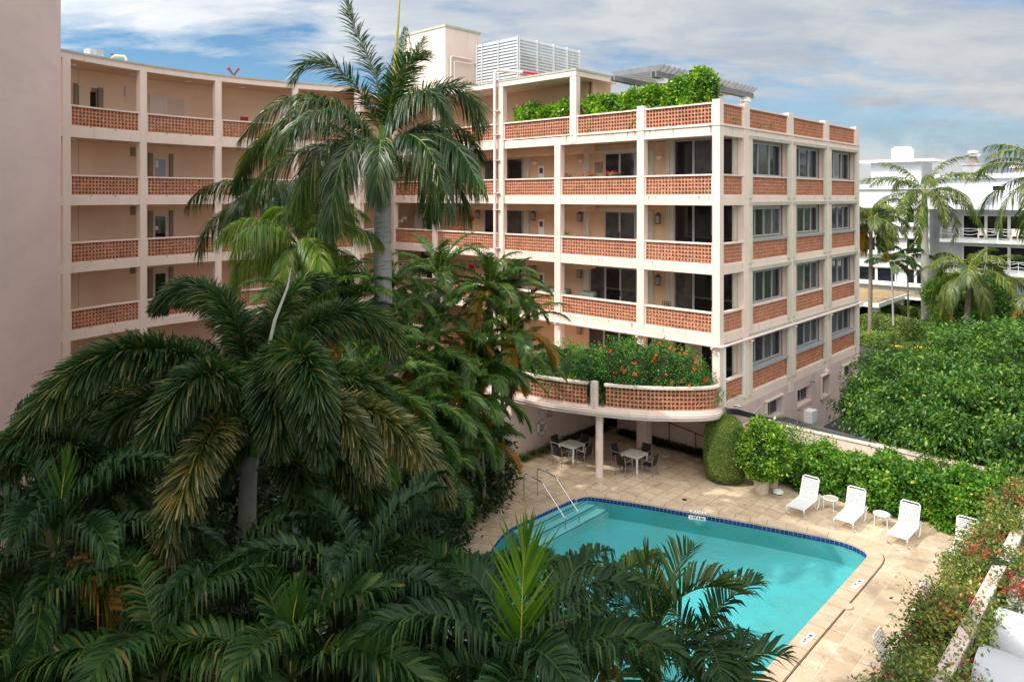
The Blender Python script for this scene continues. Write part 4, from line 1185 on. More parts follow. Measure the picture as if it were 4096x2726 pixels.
def closed_dense(pts, n=5):
    P = np.array(pts, dtype=float); N_ = len(P); out = []
    for i in range(N_):
        p0, p1, p2, p3 = P[i - 1], P[i], P[(i + 1) % N_], P[(i + 2) % N_]
        for j in range(n):
            u = j / n; out.append(0.5 * ((2 * p1) + (-p0 + p2) * u + (2 * p0 - 5 * p1 + 4 * p2 - p3) * u * u + (-p0 + 3 * p1 - 3 * p2 + p3) * u ** 3))
    return np.array(out)
pool = closed_dense(pool_ctrl)
def off_closed(P, d):      # outward (curve runs clockwise here)
    T = np.roll(P, -1, 0) - np.roll(P, 1, 0); T /= np.linalg.norm(T, axis=1)[:, None]
    return P + np.c_[-T[:, 1], T[:, 0]] * d
area = 0.5 * np.sum(pool[:, 0] * np.roll(pool[:, 1], -1) - np.roll(pool[:, 0], -1) * pool[:, 1])
SG = 1 if area < 0 else -1
cop_out = off_closed(pool, .46 * SG); cop_in = off_closed(pool, -.03 * SG)
deck_out = [W(2.9, -10.7)[:2], W(2.9, 0)[:2], W(3.0, 7.9)[:2], W(5.1, 8.1)[:2], W(-4.3, 8.2)[:2], W(-4.4, 12.4)[:2], (-6.5, 36.0), (-6.5, 13), (-2, 9), W(-20, -10.7)[:2]]
sheet('pool_deck', deck_out, 0.0, 'deck_paving', holes=[cop_out])
sheet('planting_bed', [(-6.5, 36), (-6.5, 13), (-2, 9), W(-20, -10.7)[:2], (2, 2), (-11.6, 2), (-12.5, 8), (-17.6, 28), (-19, 32), (-15, 38), (-9, 43), (-6, 43)], -.03, 'soil')
# coping stones: one ring with joints
def ring_strip(name, A, B, zt, zb, m, parent, gap=.62, joint='soil'):
    cum = np.r_[0, np.cumsum(np.linalg.norm(np.diff(np.r_[A, A[:1]], axis=0), axis=1))]
    n = len(A); vs = []; fs = []
    for i in range(n):
        vs += [(*A[i], zb), (*A[i], zt), (*B[i], zt), (*B[i], zb)]
    for i in range(n):
        b = 4 * i; c = 4 * ((i + 1) % n)
        for k in range(3): fs.append((b + k, b + k + 1, c + k + 1, c + k))
    g = MB(); g.raw(vs, fs)
    g.mi = 1
    tot = cum[-1]; k = int(tot / gap)
    for j in range(k):
        d = tot * j / k + (.08 * math.sin(j * 7.3))
        i = int(np.searchsorted(cum, d) - 1) % n; f = (d - cum[i]) / max(1e-6, cum[i + 1] - cum[i])
        pa = A[i] * (1 - f) + A[(i + 1) % n] * f; pb = B[i] * (1 - f) + B[(i + 1) % n] * f
        t = (A[(i + 1) % n] - A[i]); t = t / np.linalg.norm(t) * .006
        g.raw([(*(pa - t), zt + .0015), (*(pa + t), zt + .0015), (*(pb + t), zt + .0015), (*(pb - t), zt + .0015)], [(0, 1, 2, 3)])
    return g.build(name, [m, joint], parent)
pl = empty('swimming_pool', (5, 22, 0), 'turquoise swimming pool with rounded stone coping and blue tiled waterline', 'swimming pool')
ring_strip('coping', cop_in, cop_out, .035, -.03, 'coping_stone', pl)
# dark expansion joint along the right side
g = MB(); Q = off_closed(pool, .475 * SG); n = len(Q); vs = []; fs = []
Q2 = off_closed(pool, .50 * SG)
idx = [i for i in range(n) if Q[i][0] > 4.0 and Q[i][1] < 24.3]
for i in idx: vs += [(*Q[i], .006), (*Q2[i], .006)]
fs = [(2 * i, 2 * i + 1, 2 * i + 3, 2 * i + 2) for i in range(len(idx) - 1)]
g.raw(vs, fs); g.build('expansion_joint', 'soil', pl)
g = MB(); vs = [(*p, -.03) for p in pool] + [(*p, -.80) for p in pool]; n = len(pool)
g.raw(vs, [(i, (i + 1) % n, (i + 1) % n + n, i + n) for i in range(n)])
me_tri = tessellate_polygon([[Vector((p[0], p[1], 0)) for p in pool]])
g.raw([(*p, -.78) for p in pool], [tuple(t) for t in me_tri])
g.build('basin', 'pool_plaster', pl)
g = MB(); inn = off_closed(pool, -.006 * SG); inn2 = off_closed(pool, -.012 * SG)
g.raw([(*p, -.03) for p in inn] + [(*p, -.20) for p in inn], [(i, (i + 1) % n, (i + 1) % n + n, i + n) for i in range(n)])
g.mi = 1
cum = np.r_[0, np.cumsum(np.linalg.norm(np.diff(np.r_[inn2, inn2[:1]], axis=0), axis=1))]
def pt_on(P, d):
    d = d % cum[-1]; i = min(int(np.searchsorted(cum, d, side='right') - 1), n - 1); f = (d - cum[i]) / (cum[i + 1] - cum[i])
    return P[i] * (1 - f) + P[(i + 1) % n] * f
k = int(cum[-1] / .15)
for j in range(k):
    a = pt_on(inn2, cum[-1] * j / k + .006); b = pt_on(inn2, cum[-1] * (j + 1) / k - .006)
    g.raw([(*a, -.035), (*b, -.035), (*b, -.185), (*a, -.185)], [(0, 1, 2, 3)])
g.build('tile_band', ['tile_grout', 'tile_blue'], pl)
wv = [(*p, -.115) for p in off_closed(pool, -.004 * SG)]
me = bpy.data.meshes.new('water'); me.from_pydata([(p[0] - 5, p[1] - 22, p[2]) for p in wv], [], [tuple(t) for t in me_tri]); me.update()
me.flip_normals(); wo = link_mesh('water', me, 'water', pl)
if me.polygons[0].normal.z < 0: me.flip_normals()
for i, (ta, tb, z) in enumerate(((3.36, 3.02, -.17), (3.36, 2.66, -.32), (3.36, 2.26, -.46))):
    s_ = WB().box(-9.2, -4.9 + i * .12, ta, tb, -1.0, z).build('step', 'pool_step', pl)
    WB().box(-9.2, -4.9 + i * .12, tb, tb + .05, z, z + .006).build('nosing', 'tile_blue', s_)
# handrails over the steps
for (bx, by) in ((.47, 28.2), (1.02, 28.72)):
    B = np.array([bx, by]); d = -V
    def hp(l, z): q = B + d * l; return (q[0], q[1], z)
    g = MB()
    pts = [hp(0, 0), hp(0, .90), hp(.03, 1.0), hp(.10, 1.06), hp(.2, 1.07), hp(.88, .98), hp(1.0, .90), hp(1.08, .82), hp(2.0, -.0), hp(2.10, -.14), hp(2.12, -.8)]
    g.tube(pts, .024, 10); g.lathe((bx, by, 0), [(.07, 0), (.07, .02), (.03, .035)], 14)
    o = g.build('handrail', 'steel', None, smooth=True)
    setp(o, 'left stainless steel handrail leading down the pool steps' if bx < .8 else 'right stainless steel handrail leading down the pool steps, nearer the tables', 'handrail', 'handrails at the pool steps')
# drains, skimmer lid
x, y, _ = ground(2738, 1997); setp(MB().lathe((x, y, 0), [(.10, 0), (.10, .008), (.0, .009)], 16).build('drain_cover', 'dark_metal'), 'small round dark drain cover in the paving behind the far pool edge', 'drain')
x, y, _ = ground(3383, 2424); setp(MB().lathe((x, y, 0), [(.20, 0), (.20, .045), (.17, .05), (.0, .052)], 24).build('skimmer_lid', 'coping_stone'), 'round sandy skimmer lid set in the right pool coping', 'pool lid')
x, y, _ = ground(2873, 2115, -.45); MB().lathe((x, y, -.98), [(.12, 0), (.12, .01), (0, .012)], 16).build('drain', 'pot_green', pl)
# depth markers
def marker(px0, py0, px1, py1, words, label, flip=False, vert=False):
    a = ground(px0, py0, .036); b = ground(px1, py1, .036); c = (a + b) / 2; X = (b - a); X[2] = 0; L_ = np.linalg.norm(X); X /= L_
    Y = np.array([-X[1], X[0], 0])
    if vert:
        a = ground(px0, py0, -.06); b = ground(px1, py1, -.06); c = (a + b) / 2; X = b - a; X[2] = 0; L_ = np.linalg.norm(X); X /= L_; Y = np.array([0, 0, 1.0])
    Z = np.cross(X, Y)
    h = .075 if not vert else .075
    e = empty('depth_marker', tuple(c), label, 'pool marker', 'pool depth markers')
    hw = L_ / 2
    g = MB(); q = [c + X * sx * hw + Y * sy * h for sx, sy in ((-1, -1), (1, -1), (1, 1), (-1, 1))]
    g.raw([tuple(p) for p in q] + [tuple(p + Z * .004) for p in q], [(3, 2, 1, 0), (4, 5, 6, 7), (0, 1, 5, 4), (1, 2, 6, 5), (2, 3, 7, 6), (3, 0, 4, 7)])
    g.build('plate', 'white_paint', e)
    text_part('lettering', words, .118, tuple(c), X, Y, 'black_paint', e, lift=.0065)
marker(2754, 2066, 2822, 2075, '3 FT 6 IN', 'upright 3 FT 6 IN plate on the blue waterline tiles at the far pool edge', vert=True)
marker(2826, 2052, 2758, 2040, '3 FT 6 IN', 'upside-down 3 FT 6 IN plate on the coping at the far pool edge')
marker(3413, 2348, 3446, 2316, '3 FT 6 IN', '3 FT 6 IN plate on the right coping near the rounded corner')
marker(3208, 2572, 3254, 2532, '4 FT 6 IN', '4 FT 6 IN plate lowest on the right coping, nearest the camera')

# ------------------------------------------------------------------ boundary walls
g = WB()
g.box(2.75, 2.98, -10.95, -.15, -.5, 1.95); g.mi = 1; g.box(2.70, 3.03, -10.98, -.15, 1.95, 2.02)
setp(g.build('boundary_wall', ['pink_stucco', 'pink_frame']), 'long pink garden wall behind the hedge, from the building corner to the right edge', 'wall')
g = WB(); g.box(.36, 2.75, -.25, -.05, -.0, 1.9); setp(g.build('boundary_wall', ['pink_stucco']), 'short pink return wall between the clipped topiary and the building corner', 'wall')
g = WB()
g.box(-24, 2.70, -10.95, -10.7, -.5, 2.2); g.mi = 1; g.box(-24, 2.74, -10.97, -10.68, 2.2, 2.27)
setp(g.build('parapet_wall', ['grey_stucco', 'ground_wall']), 'low pink topped stucco wall under the bougainvillea at the lower right', 'wall')
# bundle of black netting and cables along the wall top by the building
g = WB()
for i in range(5):
    o_ = i * .05
    g.tube([(.3, -.10 - o_ * .3, 2.95 - o_), (1.2, -.22, 2.72 - o_), (2.2, -.6, 2.35 - o_ * .8), (2.8 + o_, -1.6, 2.16 + .03 * i), (2.85 + o_, -3.0, 2.08 + .02 * i), (2.86 + o_, -5.3, 2.06)], [.02, .03, .03, .026, .02, .008], 7)
setp(g.build('black_netting', 'black_cable', None, smooth=True), 'bundle of black netting and cables sagging along the pink wall top', 'netting')
g = WB(); g.tube([(1.9, -.45, 2.3), (2.9, -.5, 2.62)], .02, 5); g.tube([(2.86, -2.15, 1.6), (2.86, -2.15, 2.5)], .03, 4)
setp(g.build('metal_bracket', 'silver'), 'galvanised bracket post standing on the pink wall beside the black netting', 'bracket')

# ------------------------------------------------------------------ signs and life ring on the patio side wall
SW = 7.88
def sgn(s0, s1, z0, z1, lab):
    e = empty('sign', W((s0 + s1) / 2, SW, z0), lab, 'sign'); WB().box(s0, s1, SW - .012, SW + .015, z0, z1).build('board', 'sign_white', e); return e
e = sgn(-2.08, -1.62, 1.40, 2.16, 'pool rules sign with fine print and a red NO DIVING strip on the patio wall')
WB().box(-2.08, -1.62, SW - .018, SW - .013, 1.40, 1.56).build('red_strip', 'red_paint', e)
def wall_text(s, size, sc, z, m, par, al='CENTER'): return text_part('lettering', s, size, W(sc, SW - .020, z), (U[0], U[1], 0), (0, 0, 1), m, par, al)
wall_text('NO DIVING', .105, -1.85, 1.48, 'sign_white', e)
g = WB()
for j in range(9):
    w_ = .19 - .05 * ((j * 37) % 5) / 5; g.box(-1.85 - w_, -1.85 + w_, SW - .016, SW - .0125, 2.08 - j * .058, 2.105 - j * .058)
g.build('fine_print', 'sign_text', e)
e = sgn(-2.78, -2.42, 1.62, 1.98, 'small pale notice on the patio wall left of the pool rules sign')
g = WB()
for j in range(5): g.box(-2.72, -2.50 + .03 * (j % 3), SW - .016, SW - .0125, 1.90 - j * .055, 1.92 - j * .055)
g.build('fine_print', 'sign_text', e)
lr = empty('life_ring', W(-2.5, SW - .02, .70), 'white life ring with blue bands hanging on the patio wall', 'life ring')
g = MB(); cs = []
RR, rr_ = .265, .085; zc_ = 1.03
vs = []; fs = []
for i in range(32):
    A_ = 2 * math.pi * i / 32
    for k in range(10):
        B_ = 2 * math.pi * k / 10
        r_ = RR + rr_ * math.cos(B_); vs.append(W(-2.5 + r_ * math.cos(A_), SW - .085 + rr_ * .8 * math.sin(B_), zc_ + r_ * math.sin(A_)))
        fs.append((i * 10 + k, i * 10 + (k + 1) % 10, ((i + 1) % 32) * 10 + (k + 1) % 10, ((i + 1) % 32) * 10 + k))
g.raw(vs, fs); g.m = [1 if (i // 10) in (3, 11, 19, 27) else 0 for i in range(len(g.m))]
g.build('ring', ['ring_white', 'ring_blue'], lr, smooth=True)
g = WB(); 
for dx in (-.05, 0, .05): g.tube([(-2.5 + dx, SW - .05, zc_ + .22), (-2.5 + dx * 1.6, SW - .06, zc_), (-2.5 + dx, SW - .05, zc_ - .2)], .022, 6)
g.build('rope', 'rope', lr)
WB().box(-2.45, -2.38, SW - .05, SW - .01, .62, .70).build('tag', 'red_paint', lr)

# ------------------------------------------------------------------ pool furniture
def make_lounger():
    e = empty('sun_lounger', (0, 0, 0)); Y = .31
    SL = 1.20; BL = .80; ba = R(66)
    bx = lambda l: SL + l * math.cos(ba); bz = lambda l: .36 + l * math.sin(ba)
    g = MB()
    for sy in (-1, 1): g.tube([(0, sy * Y, .36), (SL + .55, sy * Y, .36)], .022, 8)
    g.tube([(0, -Y, .36), (0, Y, .36)], .022, 8)
    g.build('seat_frame', 'lounger_white', e, smooth=True)
    g = MB(); n = 17
    for i in range(n): x = .04 + i * (SL - .06) / n; g.box(x, x + .046, -Y, Y, .372, .380)
    g.build('seat', 'lounger_white', e)
    g = MB(); g.tube([(bx(0), -Y, bz(0)), (bx(BL - .06), -Y, bz(BL - .06)), (bx(BL), -Y + .06, bz(BL)), (bx(BL), Y - .06, bz(BL)), (bx(BL - .06), Y, bz(BL - .06)), (bx(0), Y, bz(0))], .022, 8)
    n = 12
    for i in range(n):
        l0 = .03 + i * (BL - .08) / n; l1 = l0 + .038; q = -.012
        vs = [(bx(l) + dq * math.sin(ba) * -1, y, bz(l) + dq * math.cos(ba)) for dq in (.014, .022) for l, y in ((l0, -Y), (l0, Y), (l1, Y), (l1, -Y))]
        g.raw(vs, [(3, 2, 1, 0), (4, 5, 6, 7), (0, 1, 5, 4), (1, 2, 6, 5), (2, 3, 7, 6), (3, 0, 4, 7)])
    g.build('backrest', 'lounger_white', e)
    for sy in (-1, 1):
        g = MB(); y = sy * (Y + .015)
        g.tube([(0, y, .36), (-.05, y, .30), (-.02, y, .18), (.10, y, .03), (.16, y, .012), (.22, y, .03)], .02, 8); g.build('leg', 'lounger_white', e, smooth=True)
        g = MB(); g.tube([(.92, y, .36), (.98, y, .25), (1.12, y, .05), (1.22, y, .012), (1.36, y, .06), (1.50, y, .30), (1.56, y, .46), (1.50, y, .50), (1.25, y, .47)], .02, 8); g.build('leg', 'lounger_white', e, smooth=True)
    return e
def place(o, x, y, rz, label, cat, group, z=0):
    o.location = (x, y, z); o.rotation_euler = (0, 0, rz); o['label'] = label; o['category'] = cat; o['group'] = group; return o
LG = 'white strap sun loungers round the pool'
proto = make_lounger()
spots = [(10.55, 26.68, ROT_U, 'white strap sun lounger nearest the potted shrub, first in the row along the hedge'),
         (11.85, 25.62, ROT_U + .02, 'white strap sun lounger between the two round side tables'),
         (13.12, 24.42, ROT_U - .02, 'sun lounger with cream seat straps and white back, right of the second round table'),
         (14.40, 23.10, ROT_U + .03, 'white sun lounger half hidden by bougainvillea at the right end of the hedge row'),
         (W(-5.4, -10.5)[0], W(-5.4, -10.5)[1], ROT_U + math.pi / 2, 'white sun lounger mostly under bougainvillea beside the low wall, its back edge showing'),
         (W(-8.8, -10.3)[0], W(-8.8, -10.3)[1], ROT_U + math.pi / 2, 'white sun lounger under the bougainvillea at the bottom right of the deck'),
         (-4.6, 18.6, 2.3, 'white sun lounger glimpsed through the foreground palm fronds left of the pool')]
lo = []
for i, (x, y, a, lab) in enumerate(spots):
    o = proto if i == 0 else copy_tree(proto); place(o, x, y, a, lab, 'sun lounger', LG); lo.append(o)
for ch in lo[2].children:
    if ch.name.startswith('seat') and 'frame' not in ch.name:
        ch.data = ch.data.copy(); ch.data.materials[0] = MATS['strap_cream']; ch['label'] = 'cream strap seat'
def make_side_table(top):
    e = empty('side_table', (0, 0, 0))
    g = MB(); vs = []; fs = []
    for i in range(28):
        A_ = 2 * math.pi * i / 28
        for k in range(6):
            B_ = 2 * math.pi * k / 6; r_ = .26 + .022 * math.cos(B_); vs.append((r_ * math.cos(A_), r_ * math.sin(A_), .44 + .022 * math.sin(B_)))
            fs.append((i * 6 + k, i * 6 + (k + 1) % 6, ((i + 1) % 28) * 6 + (k + 1) % 6, ((i + 1) % 28) * 6 + k))
    g.raw(vs, fs); g.build('rim', 'lounger_white', e, smooth=True)
    MB().lathe((0, 0, .438), [(.25, 0), (.25, .008), (0, .009)], 28).build('table_top', top, e)
    for a in (.5, 2.6, 4.7):
        g = MB(); g.tube([(.23 * math.cos(a), .23 * math.sin(a), .43), (.25 * math.cos(a), .25 * math.sin(a), 0)], .018, 8); g.build('leg', 'lounger_white', e, smooth=True)
    return e
place(make_side_table('table_mesh'), 12.15, 27.35, 0, 'round side table with dark see-through top, between the first two loungers', 'side table', 'round white side tables')
place(make_side_table('lounger_white'), 13.40, 26.0, .4, 'round side table with pale top, between the second and third loungers', 'side table', 'round white side tables')
def make_dining_table(lab):
    e = empty('patio_table', (0, 0, 0), lab, 'table')
    g = MB()
    for i in range(9): g.box(-.43 + i * .0957, -.43 + i * .0957 + .0935, -.43, .43, .705, .735)
    g.box(-.425, .425, -.425, .425, .66, .704); g.build('table_top', 'table_white', e)
    for sx in (-1, 1):
        for sy in (-1, 1): MB().box(sx * .39 - .028, sx * .39 + .028, sy * .39 - .028, sy * .39 + .028, 0, .66).build('leg', 'white_paint', e)
    return e
def make_chair():
    e = empty('patio_chair', (0, 0, 0))    # faces +x
    MB().box(-.22, .24, -.23, .23, .41, .455).build('seat', 'wicker', e, bevel=.01)
    g = MB(); vs = [(-.20, -.23, .44), (-.20, .23, .44), (-.32, .22, .88), (-.32, -.22, .88), (-.235, -.23, .43), (-.235, .23, .43), (-.355, .22, .88), (-.355, -.22, .88)]
    g.raw(vs, [(0, 1, 2, 3), (7, 6, 5, 4), (0, 4, 5, 1), (1, 5, 6, 2), (2, 6, 7, 3), (3, 7, 4, 0)]); g.build('backrest', 'wicker', e)
    for sy in (-1, 1):
        y = sy * .255
        g = MB(); g.tube([(.22, y, 0), (.21, y, .64)], .018, 8); g.build('leg', 'wicker_frame', e)
        g = MB(); g.tube([(-.30, y, 0), (-.24, y, .42), (-.33, y, .86)], .018, 8); g.build('leg', 'wicker_frame', e)
        g = MB(); g.tube([(.24, y, .645), (-.27, y, .645)], .022, 8); g.build('armrest', 'wicker_frame', e)
    return e
ch0 = make_chair(); first = True
sidew = {0: 'near left of', 1: 'far right of', 2: 'near right of', 3: 'far left of'}
for (cx_, cy_, tl) in ((2.72, 32.55, 'the left patio table by the life ring'), (5.36, 31.35, 'the right patio table beside the round column')):
    t = make_dining_table('square whitewashed slatted table, ' + ('the left one near the life ring' if cx_ < 4 else 'the right one by the round column'))
    t['group'] = 'square patio tables'
    t.location = (cx_, cy_, 0); t.rotation_euler = (0, 0, ROT_U)
    for k, (dv, ang) in enumerate(((-U, ROT_U), (U, ROT_U + math.pi), (-V, ROT_U + math.pi / 2), (V, ROT_U - math.pi / 2))):
        o = ch0 if first else copy_tree(ch0); first = False
        p = np.array([cx_, cy_]) + dv * .74 + np.array([random.uniform(-.04, .04), random.uniform(-.04, .04)])
        place(o, p[0], p[1], ang + random.uniform(-.08, .08), 'dark wicker armchair ' + sidew[k] + ' ' + tl, 'chair', 'dark wicker patio chairs')

# pots and stone beside the topiary
def pot(x, y, r, h, lab, m='pot_stone', z=0, grp='stone plant pots'):
    g = MB(); g.lathe((x, y, z), [(r * .78, 0), (r * .95, h * .85), (r * 1.06, h * .86), (r * 1.06, h), (r * .95, h), (r * .9, h * .9), (.01, h * .9)], 24)
    o = g.build('plant_pot', m, None, smooth=True); setp(o, lab, 'plant pot', grp); return o
px_, py_, _ = ground(3046, 1968)
pot(px_, py_, .33, .55, 'large round stone pot holding the glossy clipped shrub, in front')
pot(px_ + .62, py_ + .55, .28, .50, 'second stone pot half hidden behind the large one')
g = MB(); g.lathe((px_ + .62, py_ - .12, 0), [(.10, 0), (.22, .05), (.20, .14), (.08, .20), (.01, .21)], 9)
setp(g.build('rock', 'pebble_white'), 'pale rock lying on the paving beside the stone pots', 'rock')

# ------------------------------------------------------------------ things on the balconies
def garden_chair(s, t, z, lab, ang=0.6):
    e = empty('iron_chair', W(s, t, z), lab, 'chair'); c = W(s, t, z)
    g = MB(lambda a, b, h: (c[0] + a * math.cos(ang) - b * math.sin(ang), c[1] + a * math.sin(ang) + b * math.cos(ang), z + h))
    g.box(-.22, .22, -.22, .22, .42, .45); g.build('seat', 'dark_metal', e)
    for i in range(1):
        h = MB(g.fr)
        for k in range(5): h.box(-.25, -.235, -.22 + k * .105, -.20 + k * .105, .45, .95)
        for k in range(5): h.box(-.252, -.233, -.23, .22, .48 + k * .11, .50 + k * .11)
        h.build('backrest', 'dark_metal', e)
    for a in (-.2, .2):
        for b in (-.2, .2): h = MB(g.fr); h.tube([(a, b, 0), (a, b, .42)], .012, 5); h.build('leg', 'dark_metal', e)
    return e
garden_chair(1.35, 3.55, ZS[1], 'black lattice-back metal chair on the second floor corner balcony', ROT_U + math.pi)
def sofa(t0, t1, lab, pil):
    e = empty('outdoor_sofa', W(1.5, (t0 + t1) / 2, ZS[1]), lab, 'sofa', 'cushioned balcony sofas'); g = WB()
    g.box(1.05, 1.9, t0, t1, ZS[1] + .12, ZS[1] + .42); g.box(1.75, 1.92, t0, t1, ZS[1] + .42, ZS[1] + .98); g.box(1.05, 1.9, t0 - .12, t0, ZS[1], ZS[1] + .7); g.box(1.05, 1.9, t1, t1 + .12, ZS[1], ZS[1] + .7)
    g.build('sofa_body', 'cushion', e, bevel=.04)
    for q in pil:
        g = WB(); g.box(1.52, 1.74, q, q + .45, ZS[1] + .44, ZS[1] + .93); g.build('pillow', 'cushion_pale', e, bevel=.06)
sofa(7.85, 8.65 + .02, 'dark patterned sofa with pale cushions left of the wide slider on the second floor', (7.85, 8.25))
sofa(9.6, 11.4, 'dark patterned sofa with pale cushions behind the left of the second floor balcony screen', (9.7, 10.3))
wt = empty('wrought_iron_table', W(.9, 1.0, 3.0), 'white wrought iron table with a dish top on the planted terrace by the corner column', 'table')
x, y, _ = W(.7, 1.15)
MB().lathe((x, y, 3.0), [(.42, .86), (.44, .93), (.42, .93), (.38, .88), (.0, .88)], 24).build('table_top', 'white_paint', wt)
for a in (0, 2.1, 4.2):
    g = MB(); g.tube([(x + .32 * math.cos(a), y + .32 * math.sin(a), 3.0), (x + .12 * math.cos(a), y + .12 * math.sin(a), 3.4), (x + .28 * math.cos(a), y + .28 * math.sin(a), 3.87)], .015, 6); g.build('leg', 'white_paint', wt)

# ------------------------------------------------------------------ white apartment house in the distance
wb = empty('white_building', W(51.5, 5, -.5), 'white modernist apartment block with balconies beyond the palms at the right', 'building')
g = WB(); g.box(51.5, 66, 4.3, 45, -.5, 13.1); g.box(53.6, 66, -16, 4.3, -.5, 14.05)
g.box(53.2, 53.6, -16.3, 4.6, 13.75, 14.2); g.box(51.3, 51.5, 4.2, 45, 12.7, 13.25)
g.build('wall', 'white_stucco', wb)
g = WB(); g.box(50.6, 53.6, -16, 1.2, 10.75, 12.3); g.box(50.8, 53.6, 1.2, 4.3, 10.75, 10.95)
g.build('roof_fascia', 'white_roof', wb)
def wbwin(t0, t1, z0, z1, panes, s=51.5, glass='glass_blue', sill=True):
    g = WB(); g.box(s - .12, s, t0 - .1, t0, z0 - .1, z1 + .1); g.box(s - .12, s, t1, t1 + .1, z0 - .1, z1 + .1); g.box(s - .12, s, t0, t1, z1, z1 + .1); g.box(s - .12, s, t0, t1, z0 - .1, z0)
    for i in range(1, panes): m_ = t0 + (t1 - t0) * i / panes; g.box(s - .12, s, m_ - .12, m_ + .12, z0, z1)
    w = g.build('window', 'white_frame', wb); WB().box(s - .06, s - .01, t0, t1, z0, z1).build('pane', glass, w)
    return w
for (za, zb_) in ((9.38, 10.72), (6.45, 7.72), (3.35, 4.68)):
    for (a, b, n_) in ((4.75, 6.3, 2), (7.4, 10.9, 2), (11.6, 15.0, 2), (15.6, 20, 3)):
        wbwin(a, b, za, zb_, n_)
    WB().box(51.0, 51.5, 4.4, 11.4 if za > 9 else 25, za - .38, za - .12).build('ledge', 'white_paint', wb)
    WB().box(51.1, 51.5, 4.4, 25, zb_ + .12, zb_ + .28).build('ledge', 'white_paint', wb)
WB().box(51.3, 51.5, 4.4, 25, 2.2, 2.3).build('ledge', 'coping_grey', wb); WB().box(51.3, 51.5, 4.4, 25, 2.7, 2.75).build('ledge', 'coping_grey', wb)
for kz in (7.9, 4.95):
    WB().box(50.9, 53.6, -16, 3.3, kz - .3, kz).build('balcony_slab', 'white_paint', wb)
    g = WB()
    for i in range(12): t_ = 3.2 - i * 1.55; g.box(50.95, 50.99, t_ - .02, t_ + .02, kz, kz + 1.05)
    g.box(50.95, 50.99, -16, 3.2, kz + 1.02, kz + 1.06)
    for i in range(11):
        a = 3.2 - i * 1.55
        for h in (.95, .62):
            g.tube([(50.97, a - 1.55 * f_, kz + h - .16 * math.sin(math.pi * f_)) for f_ in (0, .2, .4, .6, .8, 1)], .022, 4)
    g.build('railing', 'white_paint', wb)
    WB().box(50.95, 53.6, 3.2, 3.3, kz, kz + 1.2).build('balcony_wall', 'grey_stucco', wb)
    w = wbwin(-5.6, 1.8, kz + .1, kz + 2.2, 4, s=53.6, glass='glass_dark'); wbwin(-9.6, -7.9, kz + .9, kz + 2.3, 1, s=53.6, glass='glass_dark'); wbwin(-14.6, -11.6, kz + .1, kz + 2.2, 2, s=53.6, glass='glass_dark')
wbwin(-1.6, -.6, 12.55, 13.0, 1, s=53.6); wbwin(-9.5, -8.0, 12.5, 13.3, 1, s=53.6)
WB().box(53.55, 53.6, -2.0, 1.0, 13.05, 13.55).build('vent_louver', 'louver_white', wb)
wbwin(-5, 2, -.2, 2.2, 4, s=53.6, glass='glass_dark')
wbwin(3.9 + .6, 7.6, .5, 2.0, 2, glass='glass_dark')
wbwin(9.5, 14.5, -.5, 1.9, 3, glass='glass_dark')
# entrance canopy
g = WB(); g.box(41.2, 51.4, 5.9, 18, 2.0, 2.4); g.mi = 1; g.box(41.4, 51.4, 6.1, 18, 2.4, 2.46); g.mi = 0; g.box(48.8, 51.4, -3, 5.9, 2.0, 2.25); g.mi = 1; g.box(49, 51.4, -3, 5.9, 2.25, 2.31)
g.build('entrance_canopy', ['white_paint', 'gravel_roof'], wb)
g = WB(); g.box(42, 43.0, 6.3, 6.9, -.5, 2.0); g.box(49, 49.6, 6.0, 7.0, -.5, 2.0); g.box(42, 43, 15, 15.6, -.5, 2.0); g.build('canopy_column', 'white_paint', wb)
# roof structures
hx = wb
g = WB(); g.box(53.8, 58.0, 5.6, 10.4, 13.1, 15.55); g.build('roof_house', 'white_stucco', wb)
g = WB(); g.box(53.0, 58.8, 4.3, 11.5, 15.55, 15.8); g.build('roof_slab', 'white_paint', wb)
g = WB(); g.box(54.2, 55.8, 6.8, 8.5, 15.8, 17.0); g.box(54.35, 55.65, 6.95, 8.3, 17.0, 17.2); g.build('chimney', 'white_paint', wb)
g = WB(); g.box(53.68, 53.8, 5.9, 6.5, 13.6, 14.6); g.build('air_conditioner', 'white_paint', wb)
g = WB(); g.tube([(53.2, 6.9, 14.2), (53.2, 6.8, 17.6)], .03, 4); g.build('antenna', 'trunk_pale', wb)
g = WB(); g.box(55, 56.4, .6, 2.2, 14.0, 15.1); g.box(54.9, 56.5, .5, 2.3, 15.1, 15.25); g.build('vent_block', 'grey_stucco', wb)
x, y, _ = W(55.7, 1.4)
v_ = MB().lathe((x, y, 15.25), [(.55, 0), (.32, .5), (.32, .6)], 14).build('vent_collar', 'trunk_brown', wb, smooth=True)
MB().lathe((x, y, 15.85), [(.33, 0), (.58, .18), (.66, .42), (.58, .66), (.3, .84), (.05, .88)], 18).build('turbine_vent', 'silver', wb, smooth=True)
cb = empty('cream_building', W(70, -8, 12), 'cream parapet building showing above the white roof at the right', 'building')
g = WB(); g.box(70, 80, -16, 0.2, -.5, 15.2); g.build('wall', 'cream_paint', cb)
g = WB(); g.box(69.6, 80.4, -16.4, .6, 15.2, 15.5); g.box(69.8, 75, -13, -2.2, 15.5, 15.9); g.build('cornice', 'white_paint', cb)
